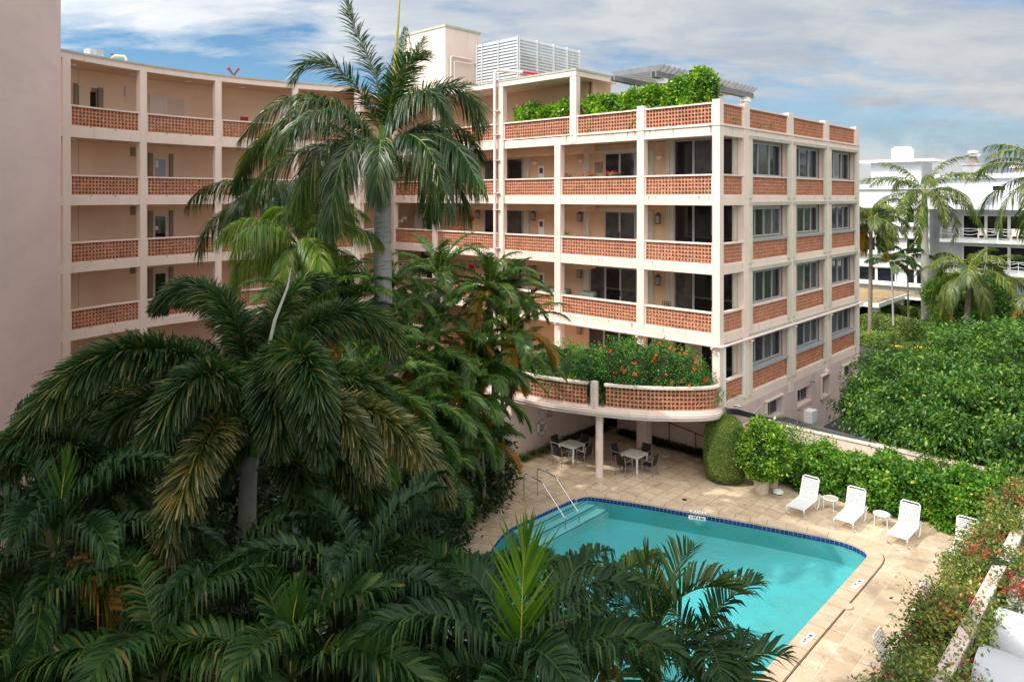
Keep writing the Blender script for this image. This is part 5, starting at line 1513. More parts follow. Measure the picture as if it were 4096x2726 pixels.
# balcony furniture of the white building
def patio_set(t, kz, lab):
    e = empty('balcony_furniture', W(52, t, kz), lab, 'chair'); g = WB(); g.box(51.6, 52.2, t - .3, t + .3, kz + .4, kz + .48); g.build('seat', 'strap_cream', e)
    g = WB(); g.box(52.15, 52.22, t - .3, t + .3, kz + .48, kz + 1.1); g.build('backrest', 'strap_cream', e)
    g = WB()
    for a in (51.65, 52.15):
        for b in (-.25, .25): g.box(a, a + .05, t + b, t + b + .05, kz, kz + .4)
    g.build('leg_frame', 'strap_cream', e)
for t_, w_ in ((.0, 'left'), (-2.6, 'right')): patio_set(t_, 7.9, 'cream balcony armchair on the distant white building, ' + w_ + ' of two')
e = empty('balcony_table', W(51.8, -1.3, 7.9), 'small white round-backed table set on the distant white balcony', 'table'); x, y, _ = W(51.6, -1.3)
MB().lathe((x, y, 7.9), [(.05, 0), (.05, .68), (.5, .7), (.5, .74)], 16).build('table_top', 'white_paint', e)
x, y, _ = W(51.5, -4.6); 
pot(x, y, .45, .8, 'green planter on the lower balcony of the white building', 'pot_green', 4.95, 'balcony planters')
x, y, _ = W(51.5, -6.4); pot(x, y, .5, .8, 'terracotta planter on the lower balcony of the white building', 'terra_pot', 4.95, 'balcony planters')
# kerb at the far side of the driveway
kb = MB(); kp = [ground(3445, 1376, -.4), ground(3520, 1383, -.4), ground(3620, 1390, -.4), ground(3800, 1392, -.4)]
kb.tube([tuple(p) for p in kp], .16, 6); o = kb.build('kerb', 'yellow_paint'); o['kind'] = 'structure'

# white vaulted roofs of the neighbouring house (lower right)
VG = 'white barrel vaults beyond the low wall'
vnames = ['white barrel vault roof nearest the camera at the bottom right corner', 'white barrel vault roof second from the bottom right corner', 'white barrel vault roof third from the bottom, under magenta blooms', 'white barrel vault roof farthest up, behind the bougainvillea']
for i, sc_ in enumerate((-11.9, -9.95, -8.0, -6.05)):
    vs = []; fs = []; n = 20; r_ = .86
    prof = [(r_ * math.cos(math.pi * k / n), r_ * .78 * math.sin(math.pi * k / n)) for k in range(n + 1)]
    prof = [(r_, -.5)] + prof + [(-r_, -.5)]
    m_ = len(prof)
    for t_ in (-11.15, -22.0):
        for a, z in prof: vs.append(W(sc_ + a, t_, 1.55 + z))
    fs = [(k, k + 1, k + 1 + m_, k + m_) for k in range(m_ - 1)] + [tuple(range(m_ - 1, -1, -1)), tuple(range(m_, 2 * m_))]
    g = MB(); g.raw(vs, fs); g.m[-1] = g.m[-2] = 1; o = g.build('vault_roof', ['white_roof', 'grey_stucco'], None); 
    for p in o.data.polygons: p.use_smooth = len(p.vertices) == 4
    setp(o, vnames[i], 'vaulted roof', VG)
g = WB(); g.box(-24, 0, -22, -11.5, -.5, 1.3); setp(g.build('neighbour_house', 'white_stucco'), 'white house body carrying the barrel vaults at the lower right', 'building')
# ------------------------------------------------------------------ foliage builders
def norm(a): return a / np.maximum(np.linalg.norm(a, axis=-1, keepdims=True), 1e-9)
def leaf_cloud_geo(P, L, Wd, out=None, out_w=.8, down=.25, jit=1.0, up=.6, r=None):
    """one rhombic leaf per point"""
    r = r or rng; n = len(P)
    d = r.normal(size=(n, 3)) * jit
    if out is not None: d = d + out * out_w
    d[:, 2] -= down; d = norm(d)
    nn = r.normal(size=(n, 3)); nn[:, 2] += up
    w = norm(np.cross(d, nn))
    l = L * r.uniform(.65, 1.25, (n, 1)); wd = Wd * r.uniform(.7, 1.2, (n, 1)) * .5
    nrm = np.cross(w, d)
    V_ = np.stack([P, P + d * l * .45 + w * wd + nrm * l * .05, P + d * l, P + d * l * .45 - w * wd + nrm * l * .05], 1)
    F = np.arange(n * 4).reshape(n, 4)
    return V_.reshape(-1, 3), F
def merge(parts):
    vs = []; fs = []; mi = []; b = 0
    for v, f, m in parts:
        vs.append(v); fs.append(f + b); mi.append(np.full(len(f), m) if np.isscalar(m) else m); b += len(v)
    return np.concatenate(vs), np.concatenate(fs), np.concatenate(mi)
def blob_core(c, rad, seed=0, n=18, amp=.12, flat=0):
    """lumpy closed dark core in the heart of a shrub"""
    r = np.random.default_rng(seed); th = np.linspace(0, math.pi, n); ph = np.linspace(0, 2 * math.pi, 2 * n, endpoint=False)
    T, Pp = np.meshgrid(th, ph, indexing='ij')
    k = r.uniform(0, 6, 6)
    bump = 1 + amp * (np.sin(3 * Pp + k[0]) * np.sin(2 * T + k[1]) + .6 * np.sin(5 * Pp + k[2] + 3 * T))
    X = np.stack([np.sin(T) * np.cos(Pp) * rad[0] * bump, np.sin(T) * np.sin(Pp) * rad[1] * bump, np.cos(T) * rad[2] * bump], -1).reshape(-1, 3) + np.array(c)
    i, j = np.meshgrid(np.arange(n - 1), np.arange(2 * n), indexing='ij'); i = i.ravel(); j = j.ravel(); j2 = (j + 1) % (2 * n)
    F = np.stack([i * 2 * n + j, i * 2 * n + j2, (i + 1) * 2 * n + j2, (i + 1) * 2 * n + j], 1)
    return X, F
def shell_points(c, rad, n, r, inner=.78, clump=0, cl_r=.2, zmin=None):
    """points near the surface of an ellipsoid, gathered in clumps"""
    if clump:
        k = norm(r.normal(size=(clump, 3))) * np.array(rad) * r.uniform(.86, 1.06, (clump, 1))
        P = k[r.integers(0, clump, n)] + r.normal(size=(n, 3)) * cl_r
    else:
        P = norm(r.normal(size=(n, 3))) * np.array(rad) * r.uniform(inner, 1.03, (n, 1))
    out = norm(P / np.array(rad) ** 2)
    P = P + np.array(c)
    if zmin is not None:
        m = P[:, 2] > zmin; P = P[m]; out = out[m]
    return P, out
def bush(name, c, rad, n, L, Wd, lm, label, cat, group=None, seed=1, clump=60, cl_r=.15, core=.74, flowers=None, stem=True, parts=True, zmin=.03, down=.25, parent=None, frac_in=.25, core_mat='leaf_core'):
    r = np.random.default_rng(seed)
    P, o = shell_points(c, rad, int(n * (1 - frac_in)), r, clump=clump, cl_r=cl_r, zmin=zmin)
    P2, o2 = shell_points(c, rad, int(n * frac_in), r, inner=.6, zmin=zmin)
    geo = [(*leaf_cloud_geo(np.r_[P, P2], L, Wd, np.r_[o, o2], r=r, down=down), 0)]
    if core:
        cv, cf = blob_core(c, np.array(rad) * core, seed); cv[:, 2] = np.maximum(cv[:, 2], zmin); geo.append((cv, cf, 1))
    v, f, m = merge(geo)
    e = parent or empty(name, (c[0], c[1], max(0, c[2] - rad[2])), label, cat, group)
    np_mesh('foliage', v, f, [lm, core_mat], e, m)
    if stem:
        g = MB(); z0 = max(c[2] - rad[2] * 1.15, wloc(e).z)
        for k in range(3): a = k * 2.1; g.tube([(c[0] + .05 * math.cos(a), c[1] + .05 * math.sin(a), wloc(e).z - .02), (c[0] + rad[0] * .3 * math.cos(a), c[1] + rad[1] * .3 * math.sin(a), c[2] - rad[2] * .3)], [.05, .02], 6)
        g.build('stem', 'bark', e)
    if flowers:
        fm, k, s_ = flowers
        P, o = shell_points(c, np.array(rad) * 1.04, k, r, clump=max(6, k // 4), cl_r=.07, zmin=zmin)
        v, f = leaf_cloud_geo(P, s_, s_ * .9, o, r=r, up=0); np_mesh('flower', v, f, fm, e)
    return e
def path_hedge(name, pts, width, z0, z1, dens, L, Wd, lm, label, cat='hedge', seed=3, clipped=False, group=None, flowers=None, rough=.12, core_mat='leaf_core'):
    """hedge along a plan path: pts list of (x,y[,height scale])"""
    r = np.random.default_rng(seed)
    P = np.array([p[:2] for p in pts], float); hs = np.array([(p[2] if len(p) > 2 else 1.0) for p in pts])
    seg = np.linalg.norm(np.diff(P, axis=0), axis=1); cum = np.r_[0, np.cumsum(seg)]; Lt = cum[-1]
    T = np.gradient(P, axis=0); T = norm(T)
    H = z1 - z0; n = int(dens * Lt * (2 * H + width))
    d = r.uniform(0, Lt, n); perim = r.uniform(0, 2 * H + width, n)
    side = np.where(perim < H, -1, np.where(perim > H + width, 1, 0))
    off = np.where(side == 0, perim - H - width / 2, side * width / 2)
    hz = np.where(side == -1, perim, np.where(side == 1, perim - H - width, H))
    bump = rough * (np.sin(d * 2.3 + seed) + np.sin(d * 5.1 + hz * 3)) * .5
    x = np.interp(d, cum, P[:, 0]); y = np.interp(d, cum, P[:, 1]); hh = np.interp(d, cum, hs)
    tx = np.interp(d, cum, T[:, 0]); ty = np.interp(d, cum, T[:, 1]); nx, ny = -ty, tx
    jit = r.normal(size=(n, 3)) * (.02 if clipped else .10)
    o = np.stack([nx * side, ny * side, (side == 0) * 1.0], 1)
    off = off + side * bump
    zz = z0 + (hz + (side == 0) * bump) * hh
    # round the top edges
    PP = np.stack([x + nx * off, y + ny * off, zz], 1) + jit
    PP[:, 2] = np.maximum(PP[:, 2], z0 + .01)
    geo = [(*leaf_cloud_geo(PP, L, Wd, o, r=r, down=.1 if clipped else .3, jit=.7 if clipped else 1.0), 0)]
    k = max(8, int(Lt / .5)); dd = np.linspace(0, Lt, k)
    cx = np.interp(dd, cum, P[:, 0]); cy = np.interp(dd, cum, P[:, 1]); ch = np.interp(dd, cum, hs); ctx = np.interp(dd, cum, T[:, 0]); cty = np.interp(dd, cum, T[:, 1])
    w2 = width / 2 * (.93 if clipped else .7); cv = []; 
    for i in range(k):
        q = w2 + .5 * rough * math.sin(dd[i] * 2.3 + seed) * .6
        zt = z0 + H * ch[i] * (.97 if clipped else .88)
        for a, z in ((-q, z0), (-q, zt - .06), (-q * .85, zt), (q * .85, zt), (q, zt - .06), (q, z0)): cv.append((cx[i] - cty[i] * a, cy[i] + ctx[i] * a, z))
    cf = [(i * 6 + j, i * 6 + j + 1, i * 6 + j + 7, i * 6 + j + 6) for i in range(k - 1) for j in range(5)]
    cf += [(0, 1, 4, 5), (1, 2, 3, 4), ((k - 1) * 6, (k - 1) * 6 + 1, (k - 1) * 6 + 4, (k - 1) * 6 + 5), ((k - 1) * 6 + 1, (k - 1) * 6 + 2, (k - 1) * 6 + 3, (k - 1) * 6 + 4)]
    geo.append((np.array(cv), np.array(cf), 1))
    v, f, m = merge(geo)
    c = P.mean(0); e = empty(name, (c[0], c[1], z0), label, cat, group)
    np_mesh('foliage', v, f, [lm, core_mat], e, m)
    if flowers:
        fm, kf, sf = flowers; idx = r.choice(n, kf, replace=False)
        v, f = leaf_cloud_geo(PP[idx] + o[idx] * .06, sf, sf, o[idx], r=r, up=0); np_mesh('flower', v, f, fm, e)
    return e

# --- palm fronds
def bez(pts, n):
    P = np.array(pts, float); k = len(P); out = []
    for i in range(k - 1):
        p0, p1, p2, p3 = P[max(i - 1, 0)], P[i], P[i + 1], P[min(i + 2, k - 1)]
        m = max(2, n // (k - 1))
        for j in range(m):
            u = j / m; out.append(.5 * ((2 * p1) + (-p0 + p2) * u + (2 * p0 - 5 * p1 + 4 * p2 - p3) * u * u + (-p0 + 3 * p1 - 3 * p2 + p3) * u ** 3))
    out.append(P[-1]); return np.array(out)
def frond_geo(path, nl, ll, lw, style='pinnate', droop=.5, sweep=35, f0=.14, r=None, lift=12, rr=.018, tipw=.06, curl=0.0, hint=None, twist=0.0, prof_p=.55):
    """returns verts, quads, material index (0 leaflet, 1 stalk) for a feather frond along path (k,3)"""
    r = r or rng
    C = bez(path, 24) if len(path) < 20 else np.array(path)
    seg = np.linalg.norm(np.diff(C, axis=0), axis=1); cum = np.r_[0, np.cumsum(seg)]; Lt = cum[-1]
    T = norm(np.gradient(C, axis=0))
    Z = np.array([0, 0, 1.0])
    S = np.cross(T, Z)
    if hint is None:
        h = C[-1] - C[0]; h[2] = 0
        if np.linalg.norm(h) < .05: h = np.array([1.0, 0, 0])
        hint = np.cross(h / np.linalg.norm(h), Z)
    S = norm(S + np.array(hint) * .35); S = norm(S - T * np.sum(S * T, 1, keepdims=True))
    N_ = np.cross(S, T)
    if twist:
        a = twist * np.linspace(0, 1, len(C))[:, None]; S, N_ = S * np.cos(a) + N_ * np.sin(a), N_ * np.cos(a) - S * np.sin(a)
    if style == 'brush': m = nl
    else: m = nl
    u = f0 + (1 - f0) * (np.arange(m) + r.uniform(-.3, .3, m)) / m
    u = np.clip(u, f0, .995)
    if style == 'pinnate': u = np.repeat(u[::1], 2); side = np.tile([1, -1], m); phi = np.radians(lift + r.normal(0, 7, 2 * m))
    elif style == 'plumose': u = np.repeat(u, 2); side = np.tile([1, -1], m); phi = np.radians(r.choice([-25, 8, 38], 2 * m) + r.normal(0, 8, 2 * m))
    else: side = r.choice([1, -1], m); phi = r.uniform(-1.45, 1.45, m)
    d = u * Lt
    g = lambda A: np.stack([np.interp(d, cum, A[:, i]) for i in range(3)], 1)
    B = g(C); t = norm(g(T)); s = norm(g(S)); n = norm(g(N_))
    x = (u - f0) / (1 - f0)
    prof = np.clip(np.sin(np.pi * np.clip(x * .88 + .10, 0, 1)) ** prof_p, .18, 1)
    L = ll * prof * r.uniform(.88, 1.08, len(u))
    al = np.radians(sweep + 32 * x ** 2 + r.normal(0, 4, len(u)))[:, None]
    sd = s * side[:, None] * np.cos(phi)[:, None] + n * np.sin(phi)[:, None]
    D = norm(sd * np.cos(al) + t * np.sin(al) + r.normal(0, .035, (len(u), 3)))
    fn = norm(n * np.cos(phi)[:, None] - s * side[:, None] * np.sin(phi)[:, None])
    if style == 'brush': fn = norm(r.normal(size=(len(u), 3)))
    Wv = norm(np.cross(D, fn) + r.normal(0, .12, (len(u), 3)))
    dr = droop * r.uniform(.7, 1.3, len(u))
    us = np.array([0, .33, .68, 1.0]); ws = np.array([.55, 1.0, .72, tipw])
    V_ = []
    for uu, ww in zip(us, ws):
        p = B + D * (L * uu)[:, None] * (1 - .25 * (dr * uu * uu)[:, None])
        p[:, 2] -= L * dr * uu ** 2.0 + (curl * L * max(0, uu - .6) ** 1.3 if curl else 0)
        if curl: p -= D * (L * curl * .55 * max(0, uu - .6))[:, None]
        w_ = Wv * (lw * .5 * ww * np.clip(prof + .25, .4, 1))[:, None]
        V_.append(p + w_); V_.append(p - w_)
    V_ = np.stack(V_, 1); k = len(u)
    b = (np.arange(k) * 8)[:, None]
    F = np.concatenate([b + np.array([[2 * i, 2 * i + 1, 2 * i + 3, 2 * i + 2]]) for i in range(3)], 0)
    V_ = V_.reshape(-1, 3)
    # stalk
    rad = rr * (1 - .85 * cum / Lt); q = len(C); ring = []
    for a in (0, 2.094, 4.189): ring.append(C + (S * math.cos(a) + N_ * math.sin(a)) * rad[:, None])
    RV = np.stack(ring, 1).reshape(-1, 3); i = np.arange(q - 1)[:, None] * 3
    RF = np.concatenate([i + np.array([[a, (a + 1) % 3, (a + 1) % 3 + 3, a + 3]]) for a in range(3)], 0) + len(V_)
    return np.r_[V_, RV], np.r_[F, RF], np.r_[np.zeros(len(F), int), np.ones(len(RF), int)]
def arch(c, az, el, L, bend, n=20, side=0.0, p=1.25):
    """frond spine leaving c at azimuth az, elevation el (deg), bending down by 'bend' degrees"""
    pts = [np.array(c, float)]; ds = L / n
    for i in range(n):
        x = (i + .5) / n; e = R(el - bend * x ** p); a = R(az + side * x)
        pts.append(pts[-1] + ds * np.array([math.cos(e) * math.cos(a), math.cos(e) * math.sin(a), math.sin(e)]))
    return np.array(pts)
def fan_spear(c, top, w, lm, parent, n=9, spread=.35, seed=0):
    """young upright leaf just opening: stiff leaflets pressed forward along a straight stalk"""
    r = np.random.default_rng(seed); c = np.array(c, float); top = np.array(top, float)
    path = [c, c * .7 + top * .3, c * .35 + top * .65 + [w * .02, 0, 0], c * .1 + top * .9 + [w * .10, 0, -.01]]
    L = np.linalg.norm(top - c)
    v, f, m = frond_geo(path, 17 + n, L * (.42 + .1 * spread), .022 + w * .045, 'pinnate', droop=.04, sweep=72 - 38 * spread, f0=.12, r=r, lift=8, rr=.02, tipw=.03, hint=(1.0, .15, 0), prof_p=.3)
    return np_mesh('spear_leaf', v, f, [lm, 'rachis_yellow'], parent, m)
def trunk(parent, pts, rads, m, seg=14, name='trunk', rings=0):
    g = MB()
    P = bez(pts, 24); n = len(P); rs = list(np.interp(np.linspace(0, 1, n), np.linspace(0, 1, len(rads)), rads))
    if rings: rs = [q * (1 + .05 * (i % 2)) for i, q in enumerate(rs)]
    g.tube([tuple(p) for p in P], rs, seg); return g.build(name, m, parent, smooth=True)

def auto_palm(name, label, base, crown, tr, n, L, leaf, style='pinnate', nl=40, ll=.6, lw=.045, droop=.5, els=(75, -20), bend=(50, 95), seed=1, trunk_m='trunk_brown', shaft=None, group=None, rach='rachis_green', spear=None, dead=0, each=True, sweep=35, lean=None, az0=0, curl=0.0, az_range=None, yellow=0, cat='palm tree', lift=12, rr=.018):
    r = np.random.default_rng(seed)
    e = empty(name, tuple(base), label, cat, group)
    base = np.array(base, float); crown = np.array(crown, float)
    mid = (base + crown) / 2 + (np.array(lean) if lean is not None else 0)
    if tr:
        trunk(e, [base, mid, crown - np.array([0, 0, shaft or 0])], [tr * 1.15, tr, tr * .85], trunk_m)
        if shaft: trunk(e, [crown - np.array([0, 0, shaft + .05]), crown - np.array([0, 0, shaft * .5]), crown + np.array([0, 0, .1])], [tr * .95, tr * .9, tr * .5], 'shaft_green', name='crown_shaft')
    geos = []
    for i in range(n):
        f = i / max(1, n - 1)
        el = els[0] + (els[1] - els[0]) * f + r.normal(0, 5); be = bend[0] + (bend[1] - bend[0]) * r.uniform(.2, 1)
        az = az0 + i * 137.5 + r.normal(0, 8)
        if az_range: az = az_range[0] + (az % 360) / 360 * (az_range[1] - az_range[0])
        Lf = L * r.uniform(.88, 1.08) * (1 - .12 * (f < .15))
        path = arch(crown, az, el, Lf, be, side=r.normal(0, 12))
        v, fc, m = frond_geo(path, nl, ll, lw, style, droop * r.uniform(.7, 1.3), sweep=sweep, r=r, curl=curl, lift=lift, rr=rr)
        lmat = leaf
        if i >= n - dead: lmat = 'dead_leaf'
        elif i >= n - dead - yellow: lmat = 'yellowing_leaf'
        if each or lmat != leaf:
            o = np_mesh('frond', v, fc, [lmat, rach], e, m)
            if lmat == 'dead_leaf': o['label'] = 'dry brown frond'
            if lmat == 'yellowing_leaf': o['label'] = 'yellowing frond'
        else: geos.append((v, fc, m))
    if geos:
        v, fc, m = merge(geos); np_mesh('crown', v, fc, [leaf, rach], e, m)
    if spear:
        fan_spear(crown, crown + np.array(spear[0]), spear[1], spear[2] if len(spear) > 2 else 'bright_leaf', e, n=spear[3] if len(spear) > 3 else 9, spread=spear[4] if len(spear) > 4 else .3, seed=seed)
    return e

def pxpath(pts):  # list of (px, py, distance)
    return np.array([at(*p) for p in pts])

# ================================================================== planting
# -- royal palm in front of the building
rc = at(1535, 600, 22.8)
base = np.array([rc[0], 22.8, 0.0])
rp = empty('royal_palm', tuple(base), 'tall royal palm with smooth grey trunk and big dark crown in front of the building', 'palm tree')
r5 = np.random.default_rng(5)
trunk(rp, [base, base + [0.05, 0, 5], at(1530, 1000, 22.8), at(1535, 700, 22.8)], [.32, .28, .27, .22], 'trunk_grey', 18, rings=1)
trunk(rp, [at(1535, 705, 22.8), at(1537, 560, 22.8), at(1538, 470, 22.8)], [.24, .20, .09], 'shaft_green', name='crown_shaft')
roy = [  # image-measured sweeps of each frond (pixel column, row, distance)
 [(1540, 560, 22.8), (1510, 330, 22.9), (1450, 180, 23.1), (1400, 60, 23.2), (1375, -60, 23.2)],
 [(1535, 560, 22.8), (1440, 370, 22.4), (1330, 260, 22.0), (1230, 250, 21.8), (1165, 330, 21.6)],
 [(1545, 550, 22.8), (1570, 370, 22.2), (1640, 240, 21.6), (1720, 210, 21.2)],
 [(1545, 560, 22.8), (1600, 380, 23.6), (1660, 240, 24.2), (1700, 150, 24.6)],
 [(1545, 570, 22.8), (1660, 400, 22.6), (1800, 340, 22.3), (1900, 400, 22.0), (1940, 520, 21.8)],
 [(1550, 600, 22.8), (1700, 500, 23.3), (1840, 520, 23.8), (1930, 640, 24.2)],
 [(1520, 600, 22.8), (1380, 440, 22.2), (1200, 380, 21.6), (1060, 450, 21.2), (960, 560, 21.0)],
 [(1520, 610, 22.8), (1340, 500, 23.4), (1150, 500, 24), (1010, 600, 24.6), (930, 760, 25)],
 [(1530, 620, 22.8), (1400, 560, 21.8), (1290, 600, 21), (1200, 740, 20.6), (1150, 880, 20.4)],
 [(1530, 620, 22.6), (1440, 560, 21.2), (1370, 640, 20.4), (1330, 800, 20.0), (1320, 920, 20.0)],
 [(1535, 620, 22.6), (1525, 560, 21.2), (1520, 600, 20.2), (1510, 700, 19.8), (1505, 790, 19.8)],
 [(1545, 620, 22.6), (1620, 540, 21.4), (1700, 580, 20.6), (1760, 700, 20.2), (1800, 860, 20.0)],
 [(1550, 620, 22.8), (1680, 540, 22.2), (1800, 580, 21.6), (1870, 700, 21.2), (1900, 780, 21.2)],
 [(1530, 640, 22.8), (1440, 620, 23.8), (1330, 680, 24.4), (1240, 820, 24.8)],
 [(1545, 640, 22.8), (1620, 640, 23.8), (1700, 720, 24.4), (1730, 880, 24.6)],
 [(1530, 630, 22.8), (1370, 580, 22.4), (1200, 600, 22.0), (1060, 700, 21.8), (980, 860, 21.6)],
 [(1520, 600, 22.8), (1420, 480, 21.6), (1300, 440, 20.6), (1180, 500, 20.0), (1100, 620, 19.8)],
 [(1545, 560, 22.8), (1620, 420, 21.6), (1700, 360, 20.8), (1760, 400, 20.4), (1800, 480, 20.2)],
]
rj = np.random.default_rng(15)
for p in list(roy[3:8]) + list(roy[11:14]):
    dx, dy, dd = rj.normal(0, 55), rj.normal(0, 45), rj.normal(0, 1.0); n_ = len(p) - 1
    roy.append([(q[0] + dx * k / n_, q[1] + dy * k / n_, q[2] + dd * k / n_) for k, q in enumerate(p)])
for i, p in enumerate(roy):
    v, f, m = frond_geo(pxpath(p), 175, .98, .036, 'plumose', droop=.75 if i > 4 else .30, sweep=38, r=r5, rr=.035, f0=.10)
    np_mesh('frond', v, f, ['royal_leaf', 'rachis_green'], rp, m)
g = MB(); g.tube([tuple(at(1560, 560, 22.8)), tuple(at(1580, 250, 22.8)), tuple(at(1592, 100, 22.8)), tuple(at(1603, -60, 22.8))], [.055, .05, .04, .015], 7); g.build('spear_leaf', 'rachis_yellow', rp, smooth=True)
def sheath(pp, name='dead_sheath', w=.22):
    g = MB(); P = pxpath(pp); vs = []; 
    for i, q in enumerate(P):
        ww = w * math.sin(math.pi * (i + .6) / len(P)); vs += [tuple(q + [-ww * .5, 0, 0]), tuple(q + [0, -.12, 0]), tuple(q + [ww * .5, 0, 0])]
    fs = []
    for i in range(len(P) - 1): b = 3 * i; fs += [(b, b + 1, b + 4, b + 3), (b + 1, b + 2, b + 5, b + 4)]
    g.raw(vs, fs); o = g.build('dead_sheath', 'dead_sheath', rp, smooth=True); s_ = o.modifiers.new('solid', 'SOLIDIFY'); s_.thickness = .015
sheath([(1525, 690, 22.4), (1505, 735, 22.2), (1488, 780, 22.1), (1480, 822, 22.0)], w=.35); sheath([(1550, 680, 22.4), (1565, 710, 22.3), (1590, 727, 22.2)], w=.3)
# fruit stalks / dead inflorescence
g = MB()
for k in range(26):
    a = k * .7; p0 = at(1535, 690, 22.6); q = p0 + np.array([.9 * math.cos(a), -.3 + .5 * math.sin(a), -.2 - .8 * (k % 5) / 5]); g.tube([tuple(p0), tuple((p0 + q) / 2 + [0, 0, .15]), tuple(q)], .008, 3)
g.build('flower_stalk', 'dead_leaf', rp)

# -- queen palm left of it
qc = at(1195, 985, 22.0)
auto_palm('queen_palm', 'bright feathery queen palm left of the royal palm trunk', (qc[0], 22.0, -.03), qc, .17, 20, 3.0, 'queen_leaf', 'plumose', 160, .72, .024, droop=.9, els=(80, -15), bend=(65, 130), seed=12, trunk_m='trunk_grey', rach='rachis_green', spear=((.1, 0, 1.6), .12, 'queen_leaf'), rr=.024)
qc2 = at(1090, 790, 27.0)
auto_palm('queen_palm', 'drooping grey green queen palm crown against the curved gallery, highest at the left', (at(1120, 0, 27)[0], 27.0, -.03), at(1110, 800, 27.0), .16, 15, 3.7, 'royal_leaf', 'plumose', 150, .75, .032, droop=1.0, els=(60, 0), bend=(80, 130), seed=9, trunk_m='trunk_grey', rr=.024)

# -- foxtail palms, foreground
def brush(parent, pts, lmat='foxtail_leaf', ll=.42, n=620, lw=.042, seed=0, rr=.03, droop=.28, sweep=22):
    r = np.random.default_rng(seed); v, f, m = frond_geo(pxpath(pts), int(n * 3.6), ll * 1.12, lw * .80, 'brush', droop=droop, sweep=sweep, r=r, f0=.07, rr=rr, tipw=.30, prof_p=.35)
    return np_mesh('frond', v, f, [lmat, 'rachis_green'], parent, m)
fb = at(985, 1700, 12.6)
fx = empty('foxtail_palm', (fb[0], 12.6, -.03), 'large dark foxtail palm with bottle-brush fronds in the left foreground', 'palm tree')
trunk(fx, [(fb[0], 12.6, -.03), (fb[0], 12.6, 3), tuple(at(990, 2000, 12.6)), tuple(at(1010, 1820, 12.6))], [.22, .19, .15, .12], 'trunk_pale', 16)
trunk(fx, [tuple(at(1010, 1830, 12.6)), tuple(at(1020, 1700, 12.6)), tuple(at(1030, 1600, 12.6))], [.12, .10, .05], 'shaft_green', name='crown_shaft')
FX = [
 ([(1030, 1680, 12.6), (900, 1520, 12.4), (730, 1420, 12.0), (520, 1400, 11.4), (320, 1480, 11.0), (130, 1680, 10.6), (20, 1900, 10.4)], 'foxtail_leaf', .48, 900),
 ([(1020, 1680, 12.7), (900, 1640, 12.9), (720, 1560, 13.0), (520, 1560, 12.8), (330, 1640, 12.4), (200, 1780, 12.2)], 'foxtail_leaf', .45, 750),
 ([(1030, 1640, 12.7), (990, 1440, 13.0), (930, 1270, 13.4), (840, 1170, 13.8), (720, 1150, 14.2), (620, 1230, 14.4)], 'foxtail_leaf', .46, 760),
 ([(1040, 1640, 12.6), (1110, 1440, 12.8), (1230, 1310, 13.0), (1390, 1250, 13.2), (1530, 1290, 13.4), (1600, 1420, 13.4)], 'foxtail_leaf', .46, 820),
 ([(1040, 1680, 12.4), (1110, 1540, 11.6), (1180, 1480, 11.0), (1230, 1560, 10.6), (1270, 1700, 10.4), (1290, 1820, 10.4)], 'foxtail_leaf', .50, 800),
 ([(1050, 1720, 12.6), (1200, 1640, 12.4), (1380, 1620, 12.2), (1560, 1690, 12.0), (1700, 1820, 11.8), (1790, 1990, 11.8)], 'foxtail_tan', .46, 850),
 ([(1040, 1740, 12.6), (1180, 1760, 12.4), (1330, 1810, 12.2), (1460, 1920, 12.0), (1560, 2060, 12.0)], 'foxtail_leaf', .42, 600),
 ([(1000, 1720, 12.4), (920, 1680, 11.6), (830, 1760, 10.8), (760, 1900, 10.4), (690, 2100, 10.2), (640, 2330, 10.2)], 'foxtail_tan', .44, 820),
 ([(1040, 1560, 12.4), (1060, 1480, 11.8), (1090, 1540, 11.3), (1110, 1660, 11.1), (1120, 1790, 11.1)], 'foxtail_leaf', .5, 600),
 ([(1030, 1620, 12.4), (960, 1560, 11.8), (900, 1640, 11.4), (880, 1760, 11.2)], 'foxtail_leaf', .45, 500),
 ([(1040, 1640, 12.7), (1180, 1540, 12.9), (1340, 1500, 13.0), (1500, 1570, 13.0), (1620, 1720, 13.0)], 'foxtail_leaf', .45, 700),
 ([(1020, 1720, 12.6), (900, 1800, 12.2), (800, 1950, 12.0), (760, 2140, 12.0)], 'foxtail_leaf', .42, 500),
 ([(1060, 1740, 12.5), (1160, 1830, 12.0), (1240, 1980, 11.8), (1290, 2160, 11.8)], 'foxtail_leaf', .42, 520),
 ([(1000, 1680, 12.8), (850, 1590, 12.4), (650, 1590, 12.0), (440, 1690, 11.6), (300, 1880, 11.4)], 'foxtail_leaf', .46, 760),
 ([(1030, 1640, 12.7), (1060, 1420, 13.2), (1120, 1240, 13.8), (1210, 1130, 14.4), (1330, 1110, 14.8)], 'foxtail_leaf', .42, 560),
 ([(1030, 1700, 12.4), (960, 1570, 11.8), (860, 1500, 11.2), (740, 1540, 10.8), (650, 1680, 10.6), (610, 1840, 10.6)], 'foxtail_leaf', .48, 760),
 ([(1040, 1600, 12.4), (1120, 1440, 11.6), (1200, 1420, 10.8), (1260, 1540, 10.3), (1290, 1720, 10.2)], 'foxtail_leaf', .50, 760),
 ([(1060, 1700, 12.4), (1160, 1620, 11.6), (1300, 1620, 11.0), (1420, 1720, 10.7), (1500, 1880, 10.6)], 'foxtail_tan', .46, 700),
 ([(1000, 1700, 12.7), (820, 1700, 13.4), (620, 1760, 14), (460, 1880, 14.4)], 'foxtail_leaf', .45, 500),
 ([(1010, 1660, 12.7), (880, 1480, 13.4), (780, 1400, 14.0), (660, 1380, 14.6)], 'foxtail_leaf', .45, 500),
]
